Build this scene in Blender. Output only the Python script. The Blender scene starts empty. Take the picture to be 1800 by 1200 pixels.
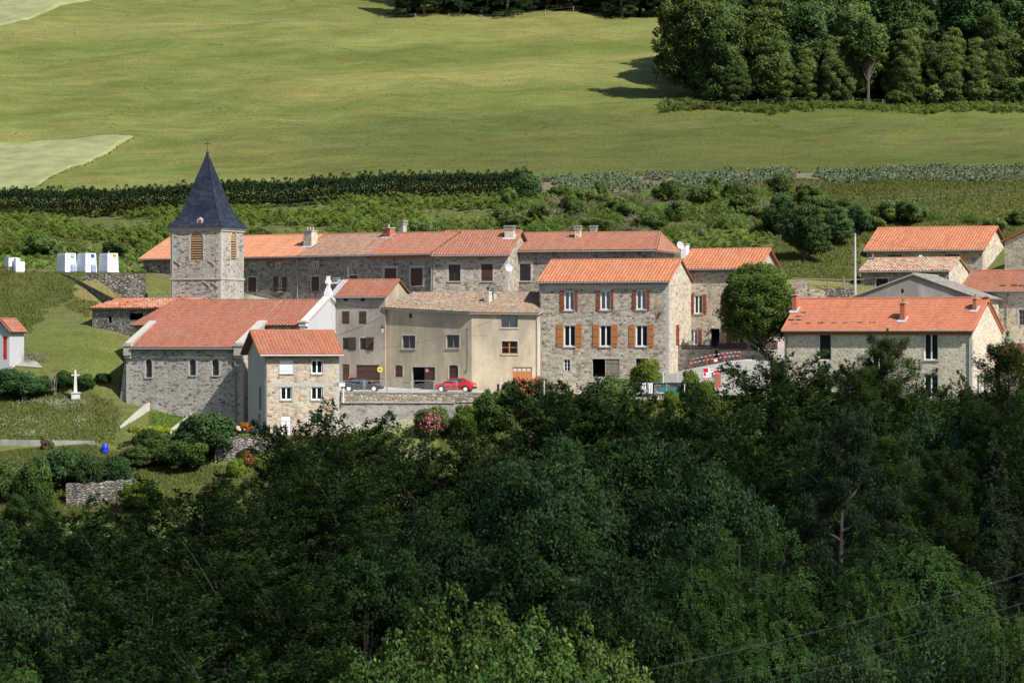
import bpy, math, random
import numpy as np
from mathutils import Vector, Matrix
from mathutils.geometry import tessellate_polygon
random.seed(7)
SC = bpy.context.scene
COL = SC.collection
F = 6300.0            # focal length in photo pixels (photo is 1800 px wide)
R = math.radians
def ray(px, py): return Vector(((px-900)/F, 1.0, (600-py)/F))
def P(px, py, Y): return ray(px, py)*Y
def X_(px, Y): return (px-900)/F*Y
def Z_(py, Y): return (600-py)/F*Y

# ------------------------------------------------------------------ objects
def tag(o, label=None, cat=None, group=None, kind=None):
    if label: o['label'] = label
    if cat: o['category'] = cat
    if group: o['group'] = group
    if kind: o['kind'] = kind
    return o
def empty(name, loc=(0, 0, 0), rz=0.0):
    o = bpy.data.objects.new(name, None); COL.objects.link(o)
    o.location = loc; o.rotation_euler = (0, 0, rz); o.empty_display_size = .3
    return o
def link(name, me, parent=None, loc=None, rz=None):
    o = bpy.data.objects.new(name, me); COL.objects.link(o)
    if parent: o.parent = parent
    if loc is not None: o.location = loc
    if rz is not None: o.rotation_euler = (0, 0, rz)
    return o
def copy_tree(o, parent=None):
    c = o.copy(); COL.objects.link(c); c.parent = parent
    for ch in list(o.children): copy_tree(ch, c)
    return c

class MB:
    def __init__(s): s.V = []; s.Fc = []; s.M = []; s.UV = []
    def add(s, vs, fs, mi=0, uv=None):
        b = len(s.V); s.V += [tuple(v) for v in vs]
        s.UV += (uv if uv is not None else [(0.0, 0.0)]*len(vs))
        for f in fs: s.Fc.append([b+i for i in f]); s.M.append(mi)
        return s
    def hexa(s, p, mi=0):
        return s.add(p, [(0, 3, 2, 1), (4, 5, 6, 7), (0, 1, 5, 4), (1, 2, 6, 5), (2, 3, 7, 6), (3, 0, 4, 7)], mi)
    def box(s, a, b, mi=0, f=None):
        x0, y0, z0 = a; x1, y1, z1 = b
        p = [(x0, y0, z0), (x1, y0, z0), (x1, y1, z0), (x0, y1, z0), (x0, y0, z1), (x1, y0, z1), (x1, y1, z1), (x0, y1, z1)]
        if f: p = [f(*q) for q in p]
        return s.hexa(p, mi)
    def prism(s, poly, d, mi=0):
        d = Vector(d); a = [Vector(p) for p in poly]; n = len(a)
        s.add(a+[p+d for p in a], [tuple(range(n))[::-1], tuple(range(n, 2*n))]+[(i, (i+1) % n, n+(i+1) % n, n+i) for i in range(n)], mi)
        return s
    def tube(s, pts, rad, n=6, mi=0, cap=True):
        pts = [Vector(p) for p in pts]
        if not isinstance(rad, (list, tuple)): rad = [rad]*len(pts)
        vs = []; fs = []
        for i, p in enumerate(pts):
            d = (pts[min(i+1, len(pts)-1)]-pts[max(i-1, 0)])
            if d.length < 1e-9: d = Vector((0, 0, 1))
            d.normalize()
            a = d.orthogonal().normalized() if abs(d.z) > .99 else d.cross(Vector((0, 0, 1))).normalized()
            b = d.cross(a)
            for k in range(n):
                t = 2*math.pi*k/n
                vs.append(p+(a*math.cos(t)+b*math.sin(t))*rad[i])
        for i in range(len(pts)-1):
            for k in range(n):
                fs.append((i*n+k, i*n+(k+1) % n, (i+1)*n+(k+1) % n, (i+1)*n+k))
        if cap: fs += [tuple(range(n))[::-1], tuple(range((len(pts)-1)*n, len(pts)*n))]
        return s.add(vs, fs, mi)
    def lathe(s, prof, c=(0, 0, 0), n=16, mi=0):
        vs = []; fs = []
        for r, z in prof:
            for k in range(n):
                t = 2*math.pi*k/n; vs.append((c[0]+r*math.cos(t), c[1]+r*math.sin(t), c[2]+z))
        m = len(prof)
        for i in range(m-1):
            for k in range(n): fs.append((i*n+k, i*n+(k+1) % n, (i+1)*n+(k+1) % n, (i+1)*n+k))
        fs += [tuple(range(n))[::-1], tuple(range((m-1)*n, m*n))]
        return s.add(vs, fs, mi)
    def build(s, name, mats, parent=None, loc=None, rz=None, smooth=False):
        me = bpy.data.meshes.new(name)
        me.from_pydata(s.V, [], s.Fc)
        if not isinstance(mats, (list, tuple)): mats = [mats]
        for m in mats: me.materials.append(m)
        if len(mats) > 1: me.polygons.foreach_set('material_index', s.M)
        if any(u != (0.0, 0.0) for u in s.UV):
            uvl = me.uv_layers.new(name='tile')
            li = np.empty(len(me.loops), np.int32); me.loops.foreach_get('vertex_index', li)
            uvl.data.foreach_set('uv', np.array(s.UV, np.float32)[li].ravel())
        if smooth: me.polygons.foreach_set('use_smooth', [True]*len(me.polygons))
        me.update()
        return link(name, me, parent, loc, rz)

def np_mesh(name, V, Q, mat, tint=None, cols=None, nrm=None):
    me = bpy.data.meshes.new(name)
    k = Q.shape[1]
    me.vertices.add(len(V)); me.vertices.foreach_set('co', V.astype(np.float32).ravel())
    me.loops.add(Q.size); me.loops.foreach_set('vertex_index', Q.astype(np.int32).ravel())
    me.polygons.add(len(Q)); me.polygons.foreach_set('loop_start', np.arange(0, Q.size, k, dtype=np.int32))
    me.materials.append(mat)
    if tint is not None:
        a = me.attributes.new('tint', 'FLOAT', 'POINT'); a.data.foreach_set('value', tint.astype(np.float32))
    if nrm is not None:
        a = me.attributes.new('nrm', 'FLOAT_VECTOR', 'POINT'); a.data.foreach_set('vector', nrm.astype(np.float32).ravel())
    if cols is not None:
        a = me.attributes.new('cover', 'FLOAT_COLOR', 'POINT'); a.data.foreach_set('color', cols.astype(np.float32).ravel())
    me.update(calc_edges=True)
    return me

# ------------------------------------------------------------------ materials
class NT:
    def __init__(s, name):
        s.m = bpy.data.materials.new(name); s.m.use_nodes = True
        s.t = s.m.node_tree; s.t.nodes.clear()
        s.out = s.t.nodes.new('ShaderNodeOutputMaterial')
    def n(s, ty, **kw):
        nd = s.t.nodes.new('ShaderNode'+ty)
        ins = kw.pop('i', {})
        for k, v in kw.items(): setattr(nd, k, v)
        for k, v in ins.items(): s.set(nd.inputs[k], v)
        return nd
    def set(s, sock, v):
        if isinstance(v, bpy.types.NodeSocket): s.t.links.new(v, sock)
        elif isinstance(v, bpy.types.Node): s.t.links.new(v.outputs[0], sock)
        else: sock.default_value = v
    def coord(s, scale=(1, 1, 1), kind='Object', rot=(0, 0, 0)):
        tc = s.n('TexCoord')
        return s.n('Mapping', i={0: tc.outputs[kind], 'Scale': scale, 'Rotation': rot}).outputs[0]
    def noise(s, vec, scale, detail=4, rough=.55, dist=0.0):
        nd = s.n('TexNoise', i={'Vector': vec, 'Scale': scale, 'Detail': detail, 'Roughness': rough, 'Distortion': dist})
        return nd.outputs['Fac']
    def ramp(s, fac, stops, interp='LINEAR'):
        nd = s.n('ValToRGB'); s.set(nd.inputs[0], fac); cr = nd.color_ramp; cr.interpolation = interp
        while len(cr.elements) < len(stops): cr.elements.new(.5)
        for e, (p, c) in zip(cr.elements, stops):
            e.position = p; e.color = (c[0], c[1], c[2], 1) if isinstance(c, (tuple, list)) else (c, c, c, 1)
        return nd.outputs[0]
    def mix(s, fac, a, b, blend='MIX'):
        nd = s.n('Mix', data_type='RGBA', blend_type=blend)
        for k, v in ((0, fac), (6, a), (7, b)):
            if isinstance(v, tuple) and len(v) == 3: v = (*v, 1)
            s.set(nd.inputs[k], v)
        return nd.outputs[2]
    def math(s, op, a, b=0.0, c=None):
        nd = s.n('Math', operation=op); s.set(nd.inputs[0], a); s.set(nd.inputs[1], b)
        if c is not None: s.set(nd.inputs[2], c)
        return nd.outputs[0]
    def bump(s, h, st=.5, dist=.05):
        return s.n('Bump', i={'Strength': st, 'Distance': dist, 'Height': h}).outputs[0]
    def pbr(s, col, rough=.8, bump=None, spec=.3, **kw):
        b = s.n('BsdfPrincipled')
        s.set(b.inputs['Base Color'], (*col, 1) if isinstance(col, tuple) and len(col) == 3 else col)
        s.set(b.inputs['Roughness'], rough); s.set(b.inputs['Specular IOR Level'], spec)
        for k, v in kw.items(): s.set(b.inputs[k], v)
        if bump is not None: s.set(b.inputs['Normal'], bump)
        s.t.links.new(b.outputs[0], s.out.inputs[0])
        return s.m

def plain(name, col, rough=.6, var=.15, scale=3.0, metal=0.0, spec=.4):
    t = NT(name); v = t.coord()
    nz = t.noise(v, scale, 5)
    a = tuple(c*(1-var) for c in col); b = tuple(min(1, c*(1+var)) for c in col)
    return t.pbr(t.ramp(nz, [(.3, a), (.7, b)]), rough, spec=spec, Metallic=metal)

def stone(name, pal, mortar, s=3.0, zk=1.9, mort=.06, stain=.25, bumpk=.28):
    """rubble masonry: irregular cells, mortar joints, weather stains"""
    t = NT(name)
    v = t.coord((s, s, s*zk))
    wob = t.n('TexNoise', i={'Vector': v, 'Scale': 1.3, 'Detail': 2.0})
    v2 = t.n('VectorMath', operation='MULTIPLY_ADD', i={0: wob.outputs['Color'], 1: (.55, .55, .55), 2: v}).outputs[0]
    vo = t.n('TexVoronoi', feature='F1', i={'Vector': v2, 'Scale': 1.0, 'Randomness': .85})
    ed = t.n('TexVoronoi', feature='DISTANCE_TO_EDGE', i={'Vector': v2, 'Scale': 1.0, 'Randomness': .85})
    sep = t.n('SeparateColor', i={0: vo.outputs['Color']})
    k = len(pal)
    col = t.ramp(sep.outputs[0], [(i/max(1, k-1), c) for i, c in enumerate(pal)])
    fine = t.noise(v, 4.0, 4)
    col = t.mix(.55, col, t.mix(1.0, col, t.ramp(fine, [(.25, .45), (.75, 1.5)]), 'MULTIPLY'))
    jm = t.ramp(ed.outputs['Distance'], [(mort*.4, 1.0), (mort*1.6, 0.0)])
    patch = t.noise(t.coord((.35, .35, .35)), 1.0, 3)
    jm = t.math('MULTIPLY', jm, t.ramp(patch, [(.3, .35), (.6, 1.0)]))
    col = t.mix(jm, col, mortar)
    st = t.noise(t.coord((.5, .5, .16)), 1.0, 5, .6)
    col = t.mix(stain, col, t.mix(1.0, col, t.ramp(st, [(.3, .25), (.65, 1.25)]), 'MULTIPLY'))
    hgt = t.math('ADD', t.ramp(ed.outputs['Distance'], [(0.0, 0.0), (.2, 1.0)]), t.math('MULTIPLY', fine, .5))
    return t.pbr(col, .92, t.bump(hgt, bumpk, .06), spec=.15)

def render_wall(name, base, dark, streak=.6, lo=.3, hi=.75):
    t = NT(name)
    v = t.coord((1, 1, 1))
    big = t.noise(t.coord((.22, .22, .16)), 1.0, 6, .65, .6)
    st = t.noise(t.coord((.9, .9, .22)), 1.0, 6, .65)
    fine = t.noise(v, 9.0, 5, .7)
    m = t.math('ADD', t.math('MULTIPLY', big, .65), t.math('MULTIPLY', st, .35))
    col = t.mix(t.ramp(m, [(lo+.1, 1.0), (hi-.12, 0.0)]), base, t.mix(streak, base, dark))
    col = t.mix(.35, col, t.mix(1.0, col, t.ramp(fine, [(.3, .6), (.7, 1.3)]), 'MULTIPLY'))
    return t.pbr(col, .93, t.bump(fine, .25, .02), spec=.12)

def tiles_mat(name, pal, weather=(.25, .2, .16), wk=.25, rough=.75):
    """per-tile colour from the integer part of the tile UVs"""
    t = NT(name)
    tc = t.n('TexCoord')
    fl = t.n('VectorMath', operation='FLOOR', i={0: tc.outputs['UV']}).outputs[0]
    wn = t.n('TexWhiteNoise', noise_dimensions='3D', i={'Vector': fl})
    k = len(pal)
    col = t.ramp(wn.outputs['Value'], [(i/max(1, k-1), c) for i, c in enumerate(pal)])
    n1 = t.noise(t.coord((1, 1, 1)), .55, 5, .65)
    n2 = t.noise(t.coord((1, 1, 1)), 7.0, 4, .7)
    st = t.noise(t.coord((1.3, .25, .25)), 1.0, 5, .65)
    col = t.mix(t.math('MULTIPLY', t.ramp(n1, [(.42, 0.0), (.72, 1.0)]), wk*1.5), col, weather)
    col = t.mix(t.ramp(st, [(.45, 0.0), (.75, .45)]), col, t.mix(1.0, col, (.55, .58, .62), 'MULTIPLY'))
    col = t.mix(.4, col, t.mix(1.0, col, t.ramp(n2, [(.3, .6), (.7, 1.3)]), 'MULTIPLY'))
    return t.pbr(col, rough, t.bump(n2, .2, .02), spec=.2)

def leaf_mat(name, c0, c1, trans=.35, hue=.014, val=.25, soft=.72, fleck=False):
    t = NT(name)
    at = t.n('Attribute', attribute_name='tint')
    oi = t.n('ObjectInfo')
    col = t.ramp(at.outputs['Fac'], [(0.0, c0), (.9, c1), (1.0, (min(.5, c1[0]*2.0), min(.55, c1[1]*1.7), c1[2]*1.3) if fleck else c1)])
    h = t.math('MULTIPLY_ADD', oi.outputs['Random'], hue*2, .5-hue)
    r2 = t.n('TexWhiteNoise', noise_dimensions='1D', i={'W': t.math('MULTIPLY', oi.outputs['Random'], 91.7)})
    vv = t.math('MULTIPLY_ADD', r2.outputs['Value'], val*2, 1-val)
    col = t.n('HueSaturation', i={'Hue': h, 'Saturation': 1.0, 'Value': vv, 'Color': col}).outputs[0]
    an = t.n('Attribute', attribute_name='nrm'); wv = t.n('VectorTransform', vector_type='NORMAL', convert_from='OBJECT', convert_to='WORLD', i={0: an.outputs['Vector']})
    ge = t.n('NewGeometry'); nm = t.n('Mix', data_type='VECTOR', i={0: soft, 4: ge.outputs['Normal'], 5: wv.outputs[0]})
    nn = t.n('VectorMath', operation='NORMALIZE', i={0: nm.outputs[1]})
    d = t.n('BsdfDiffuse', i={'Color': col, 'Normal': nn.outputs[0]})
    tr = t.n('BsdfTranslucent', i={'Color': t.mix(1.0, col, (1.25, 1.2, .55), 'MULTIPLY')})
    mx = t.n('MixShader', i={0: trans, 1: d.outputs[0], 2: tr.outputs[0]})
    gl = t.n('BsdfGlossy', i={'Color': (.5, .55, .5, 1), 'Roughness': .5})
    m2 = t.n('MixShader', i={0: .012, 1: mx.outputs[0], 2: gl.outputs[0]})
    t.t.links.new(m2.outputs[0], t.out.inputs[0])
    return t.m

def glass_mat(name, tint=(.5, .55, .6), thru=.45):
    t = NT(name)
    tr = t.n('BsdfTransparent', i={'Color': (*tint, 1)})
    dk = t.n('BsdfDiffuse', i={'Color': (.012, .014, .018, 1)})
    a = t.n('MixShader', i={0: thru, 1: dk.outputs[0], 2: tr.outputs[0]})
    gl = t.n('BsdfGlossy', i={'Color': (1, 1, 1, 1), 'Roughness': .03})
    fr = t.n('Fresnel', i={'IOR': 1.5})
    m = t.n('MixShader', i={0: fr.outputs[0], 1: a.outputs[0], 2: gl.outputs[0]})
    t.t.links.new(m.outputs[0], t.out.inputs[0])
    return t.m

M = {}
M['st_grey'] = stone('stone_grey', [(.33, .28, .215), (.43, .375, .30), (.15, .12, .09), (.46, .41, .34), (.52, .475, .40), (.38, .25, .155), (.40, .355, .29), (.20, .165, .13), (.47, .42, .35)], (.51, .465, .39), 2.3)
M['st_church'] = stone('stone_church', [(.31, .28, .245), (.43, .40, .355), (.115, .10, .085), (.46, .425, .375), (.36, .325, .28), (.16, .14, .115), (.50, .46, .405), (.40, .33, .26), (.45, .415, .365)], (.52, .48, .43), 2.2, 2.4, .07, .35)
M['st_dark'] = stone('stone_row', [(.22, .20, .175), (.31, .28, .24), (.10, .09, .08), (.34, .305, .26), (.26, .235, .20), (.13, .115, .10), (.37, .335, .29)], (.36, .325, .275), 2.2)
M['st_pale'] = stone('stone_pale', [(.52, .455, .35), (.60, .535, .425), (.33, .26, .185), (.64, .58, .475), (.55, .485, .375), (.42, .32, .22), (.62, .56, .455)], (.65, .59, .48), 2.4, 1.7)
M['st_tan'] = stone('stone_tan', [(0.405, 0.333, 0.246), (0.486, 0.414, 0.321), (0.198, 0.149, 0.107), (0.540, 0.477, 0.391), (0.450, 0.378, 0.288), (0.360, 0.243, 0.158), (0.522, 0.468, 0.391), (0.252, 0.198, 0.149)], (0.558, 0.500, 0.419), 2.4)
M['st_ash'] = stone('stone_squared', [(.53, .445, .345), (.61, .53, .425), (.45, .37, .285), (.65, .57, .465), (.40, .32, .24), (.60, .52, .42)], (.70, .61, .50), 2.6, 1.5, .1, .12)
M['st_dry'] = stone('stone_dry', [(.24, .21, .175), (.36, .325, .28), (.14, .125, .105), (.44, .405, .355)], (.07, .065, .055), 2.6, 1.8, .10, .3, .9)
M['st_ret'] = stone('stone_retaining', [(.34, .315, .275), (.44, .41, .36), (.25, .22, .19), (.48, .45, .40)], (.47, .44, .39), 2.0, 1.5, .05, .4)
M['st_cap'] = stone('stone_cap', [(.40, .33, .25), (.52, .46, .37), (.30, .23, .165), (.56, .51, .43)], (.20, .17, .13), 2.3, 1.5, .07, .25, .5)
M['dress'] = plain('dressed_stone', (.44, .41, .36), .9, .2, 5.0)
M['cement'] = plain('cement', (.40, .385, .35), .9, .15, 4.0)
M['concrete'] = render_wall('concrete', (.55, .53, .49), (.36, .34, .30), .45)
M['plaster_grey'] = render_wall('plaster_grey', (.40, .355, .295), (.19, .17, .15), .75, .34, .72)
M['plaster_beige'] = render_wall('plaster_beige', (.52, .44, .315), (.25, .22, .18), .75, .34, .74)
M['plaster_barn'] = render_wall('plaster_barn', (.37, .35, .32), (.20, .19, .175), .8, .36, .7)
M['plaster_white'] = render_wall('plaster_white', (.50, .51, .525), (.38, .38, .38), .4)
M['plaster_side'] = render_wall('plaster_side', (.56, .53, .48), (.38, .36, .33), .4)
M['paint_white'] = plain('white_paint', (.80, .80, .79), .5, .05)
M['pvc'] = plain('white_pvc', (.82, .83, .84), .35, .03)
M['t_new'] = tiles_mat('tiles_orange', [(0.477, 0.180, 0.090), (0.522, 0.211, 0.114), (0.441, 0.162, 0.081), (0.531, 0.225, 0.123)], wk=.15)
M['t_new2'] = tiles_mat('tiles_orange_pale', [(0.513, 0.225, 0.124), (0.549, 0.252, 0.143), (0.486, 0.207, 0.110), (0.567, 0.270, 0.161)], wk=.12)
M['t_church'] = tiles_mat('tiles_red', [(0.318, 0.116, 0.070), (0.353, 0.133, 0.081), (0.292, 0.103, 0.063), (0.361, 0.142, 0.088)], wk=.25)
M['t_small'] = tiles_mat('tiles_small_house', [(0.387, 0.145, 0.083), (0.422, 0.163, 0.092), (0.352, 0.128, 0.072), (0.440, 0.176, 0.106)], wk=.18)
M['t_row'] = tiles_mat('tiles_row', [(0.352, 0.143, 0.085), (0.384, 0.164, 0.100), (0.320, 0.123, 0.072), (0.400, 0.184, 0.119)], wk=.35)
M['t_brown'] = tiles_mat('tiles_brown', [(0.315, 0.172, 0.114), (0.365, 0.211, 0.145), (0.264, 0.138, 0.092), (0.383, 0.232, 0.167)], wk=.35)
M['t_flat'] = tiles_mat('tiles_flat_red', [(0.493, 0.171, 0.092), (0.521, 0.189, 0.106), (0.465, 0.153, 0.081), (0.539, 0.216, 0.129)], wk=.15)
M['t_old'] = tiles_mat('tiles_old', [(0.250, 0.175, 0.119), (0.360, 0.198, 0.123), (0.300, 0.230, 0.170), (0.200, 0.152, 0.115), (0.330, 0.253, 0.183)], (.21, .19, .16), .5)
M['t_old2'] = tiles_mat('tiles_old_pale', [(.38, .19, .115), (.43, .27, .19), (.35, .16, .09), (.44, .33, .25), (.33, .20, .14)], (.36, .31, .25), .45)
M['t_shed'] = tiles_mat('tiles_shed', [(0.420, 0.122, 0.054), (0.470, 0.152, 0.070), (0.360, 0.091, 0.042), (0.460, 0.205, 0.122)], (.40, .34, .27), .5)
M['t_dull'] = tiles_mat('tiles_dull', [(0.360, 0.142, 0.078), (0.420, 0.172, 0.098), (0.310, 0.112, 0.062)], wk=.3)
M['stone_roof'] = tiles_mat('stone_slab_roof', [(.25, .235, .205), (.31, .29, .255), (.20, .185, .16)], (.33, .31, .26), .4)
M['wood_dark'] = plain('dark_wood', (.055, .035, .025), .7, .25, 6)
M['wood_brown'] = plain('brown_wood', (.075, .035, .024), .65, .2, 6)
M['wood_red'] = plain('red_brown_wood', (.23, .060, .030), .6, .15, 6)
M['wood_orange'] = plain('varnished_wood', (.40, .155, .045), .5, .15, 6)
M['wood_grey'] = plain('grey_wood', (.22, .19, .155), .85, .25, 6)
M['wood_yellow'] = plain('yellow_wood', (.50, .31, .095), .6, .1, 6)
M['eave'] = plain('eave_wood', (.16, .10, .065), .8, .2, 4)
M['gutter'] = plain('zinc_gutter', (.30, .30, .31), .5, .1, 3, .3)
M['lead'] = plain('lead_flashing', (.42, .45, .50), .5, .15, 3)
M['dark'] = plain('dark_void', (.015, .014, .013), .9, .1)
M['glass'] = glass_mat('window_glass', thru=.25)
M['glass_clear'] = glass_mat('window_glass_clear', (.93, .95, .97), .9)
M['glass_church'] = plain('leaded_glass', (.050, .058, .075), .3, .3, 8)
M['curtain'] = plain('lace_curtain', (.72, .73, .76), .9, .12, 14)
M['curtain_blue'] = plain('blue_curtain', (.10, .12, .22), .9, .2, 10)
M['curtain_pink'] = plain('checked_curtain', (.40, .33, .38), .9, .3, 16)
M['louvre'] = plain('louvre_wood', (.33, .215, .115), .7, .2, 6)
M['brick'] = plain('chimney_brick', (.40, .13, .07), .85, .25, 12)
M['metal'] = plain('galvanised_metal', (.42, .43, .43), .45, .1, 5, .4)
M['cable'] = plain('cable_grey', (.11, .11, .115), .7, .1)
M['black'] = plain('black_metal', (.02, .02, .02), .5, .1)
M['red_paint'] = plain('red_paint', (.50, .03, .035), .4, .08)
M['stonewhite'] = plain('calvary_stone', (.55, .54, .51), .9, .15, 6)
M['dish'] = plain('dish_white', (.42, .44, .46), .5, .05)
M['skylight'] = plain('skylight_glass', (.16, .19, .24), .15, .1, 3, 0, .6)
def slate():
    t = NT('spire_slate')
    v = t.coord((1, 1, 1))
    vo = t.n('TexVoronoi', feature='F1', i={'Vector': t.coord((2.2, 2.2, 4.0)), 'Scale': 1.0, 'Randomness': .4})
    sep = t.n('SeparateColor', i={0: vo.outputs['Color']})
    col = t.ramp(sep.outputs[0], [(0, (.016, .021, .034)), (.5, (.022, .029, .046)), (1, (.032, .041, .062))])
    n = t.noise(v, .8, 5)
    col = t.mix(.5, col, t.mix(1.0, col, t.ramp(n, [(.3, .55), (.7, 1.45)]), 'MULTIPLY'))
    return t.pbr(col, .6, t.bump(sep.outputs[0], .3, .03), spec=.12)
M['slate'] = slate()
# ------------------------------------------------------------------ terrain
FAR = [(600, 57.5), (700, 79), (900, 112), (1300, 140), (3000, 150)]
NEAR = [(-400, 8), (-30, -1.2), (0, -2.2), (40, -11), (90, -21), (140, -27.5), (200, -30), (250, -28.5)]
TC = {   # px column : [(Y, z)...]
 -400: NEAR+[(300, -21), (322, -15), (330, -11), (334.6, -10.2), (335.2, -9.25), (349, -5), (351.5, -2.6), (365, 1.3), (385, 7.3), (396, 8.2), (420, 13.8), (430, 17.0)]+FAR,
 0: NEAR+[(300, -20.5), (322, -14.8), (330, -11), (334.6, -10.2), (335.2, -9.25), (349, -5), (351.5, -2.6), (365, 1.3), (385, 7.3), (396, 8.2), (420, 14.0), (430, 17.2)]+FAR,
 150: NEAR+[(300, -20), (322, -14.8), (330, -11), (335, -9.6), (341, -7.6), (349, -5.2), (351.5, -2.7), (360, .1), (372, 4.0), (385, 7.3), (396, 8.0), (420, 14.3), (430, 17.3)]+FAR,
 225: NEAR+[(300, -19), (324, -14), (333, -11), (338, -8.8), (343, -7.4), (348.5, -6.0), (352, -3.6), (360, -.4), (366, 2.2), (376, 4.0), (380.7, 4.5), (381.2, 7.1), (392, 7.6), (398, 8.2), (420, 14.5), (430, 17.5)]+FAR,
 330: NEAR+[(300, -18), (326, -13.4), (333, -10.9), (337, -9.6), (345, -7.9), (352, -5.5), (359, -3.6), (370, 1.2), (382, 5.0), (392, 8.0), (420, 14.8), (430, 17.7)]+FAR,
 440: NEAR+[(300, -17), (326, -12.8), (331.2, -11.2), (331.8, -9.1), (338, -8.8), (346, -8.2), (352, -5.2), (359, -4.0), (370, 1.5), (378, 3.0), (390, 8.0), (420, 15.1), (430, 17.9)]+FAR,
 590: NEAR+[(300, -17), (326, -12), (332, -9.6), (338.2, -8.9), (339.4, -5.0), (351, -4.7), (357, -4.0), (366, 1.3), (374, 2.6), (388, 8.0), (420, 15.5), (430, 18.2)]+FAR,
 820: NEAR+[(300, -16.5), (322, -12), (332, -9.5), (337.0, -8.8), (338.2, -5.0), (350, -4.7), (357, -3.6), (364, 1.3), (372, 2.6), (386, 8.0), (420, 15.9), (430, 18.5)]+FAR,
 1000: NEAR+[(300, -15.5), (325, -10.0), (332, -7.2), (337, -5.4), (348, -4.8), (358, -2.0), (363, 1.2), (374, 4.0), (386, 8.2), (420, 16.3), (430, 18.9)]+FAR,
 1180: NEAR+[(300, -15), (325, -9.5), (333, -6.6), (338, -5.2), (345, -4.7), (351, -1.2), (360, 1.0), (373, 4.6), (386, 8.4), (420, 16.6), (430, 19.2)]+FAR,
 1400: NEAR+[(300, -15), (322, -9.5), (331, -6.0), (340, -4.5), (350, -1.2), (361, 2.6), (368, 4.7), (372, 6.0), (380, 7.9), (390, 10.2), (405, 13.5), (420, 16.9), (430, 19.4)]+FAR,
 1600: NEAR+[(300, -15), (320, -9.8), (329, -5.6), (340, -4.2), (352, 0), (365, 4.2), (372, 5.4), (387, 7.4), (396, 10.4), (405, 13.4), (420, 17.1), (430, 19.6)]+FAR,
 1735: NEAR+[(300, -15), (320, -9.8), (329, -5.6), (340, -4.2), (352, -1.6), (361, -.6), (364, 3.6), (372, 5.6), (387, 7.6), (396, 10.7), (405, 13.6), (420, 17.2), (430, 19.7)]+FAR,
 1900: NEAR+[(300, -15), (320, -9.8), (329, -5.6), (340, -4.2), (352, -1.6), (361, -.6), (364, 3.6), (372, 5.8), (387, 7.8), (396, 11.0), (405, 13.8), (420, 17.4), (430, 19.8)]+FAR,
}
TCK = sorted(TC)
def gh(x, y):
    """ground height, vectorised"""
    x = np.asarray(x, float); y = np.asarray(y, float)
    u = np.clip(x/np.maximum(y, 30)*F+900, TCK[0], TCK[-1])
    zs = np.array([np.interp(y, [a for a, b in TC[k]], [b for a, b in TC[k]]) for k in TCK])
    zs = zs.reshape(len(TCK), -1); uu = u.ravel()
    i = np.clip(np.searchsorted(TCK, uu, side='right')-1, 0, len(TCK)-2)
    k0 = np.array(TCK)[i]; k1 = np.array(TCK)[i+1]
    t = (uu-k0)/(k1-k0); t = t*t*(3-2*t)*.5+t*.5
    c = np.arange(len(uu))
    z = zs[i, c]*(1-t)+zs[i+1, c]*t
    yr = y.ravel(); xr = x.ravel()
    amp = np.interp(yr, [300, 335, 336, 352, 384, 400, 430, 470], [.5, .12, .10, .10, .15, .35, .25, .45])
    z = z+amp*(np.sin(xr*.31+1.3*np.sin(yr*.17))*.5+np.sin(yr*.23+xr*.11)*.35+np.sin(xr*.83+yr*.61)*.2)
    return z.reshape(x.shape)
def G(x, y): return float(gh(np.array([x]), np.array([y]))[0])
def ground_at(px, py, y0=300, y1=650):
    ys = np.arange(y0, y1, .25); d = Z_(py, 1)*ys-gh(X_(px, 1)*ys, ys)
    k = np.nonzero(d <= 0)[0]
    Y = ys[k[0]] if len(k) else y1
    return Vector((X_(px, Y), Y, G(X_(px, Y), Y)))

_LAT = np.random.RandomState(99).uniform(0, 1, (256, 256))
def vnoise(x, y):
    i = np.floor(x).astype(int); j = np.floor(y).astype(int); fx = x-i; fy = y-j
    fx = fx*fx*(3-2*fx); fy = fy*fy*(3-2*fy); g = lambda a, b: _LAT[a % 256, b % 256]
    return (g(i, j)*(1-fx)+g(i+1, j)*fx)*(1-fy)+(g(i, j+1)*(1-fx)+g(i+1, j+1)*fx)*fy
def fbm(x, y, s, o=5, g=.55):
    r = 0; a = 1; t = 0
    for k in range(o):
        r = r+a*vnoise(x/s+17.3*k, y/s+9.1*k); t += a; a *= g; s *= .5
    return r/t
def meadow_tone(x, y):
    """drifts of paler seed heads and greener growth, 0..1"""
    xr = x*.96+y*.28; yr = -x*.28+y*.96
    a = fbm(xr, yr*2.4, 46, 5, .6); b = fbm(xr+50, yr*3.0, 7, 4, .6)
    return np.clip((a-.5)*2.2+(b-.5)*1.1+.5, 0, 1)
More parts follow.
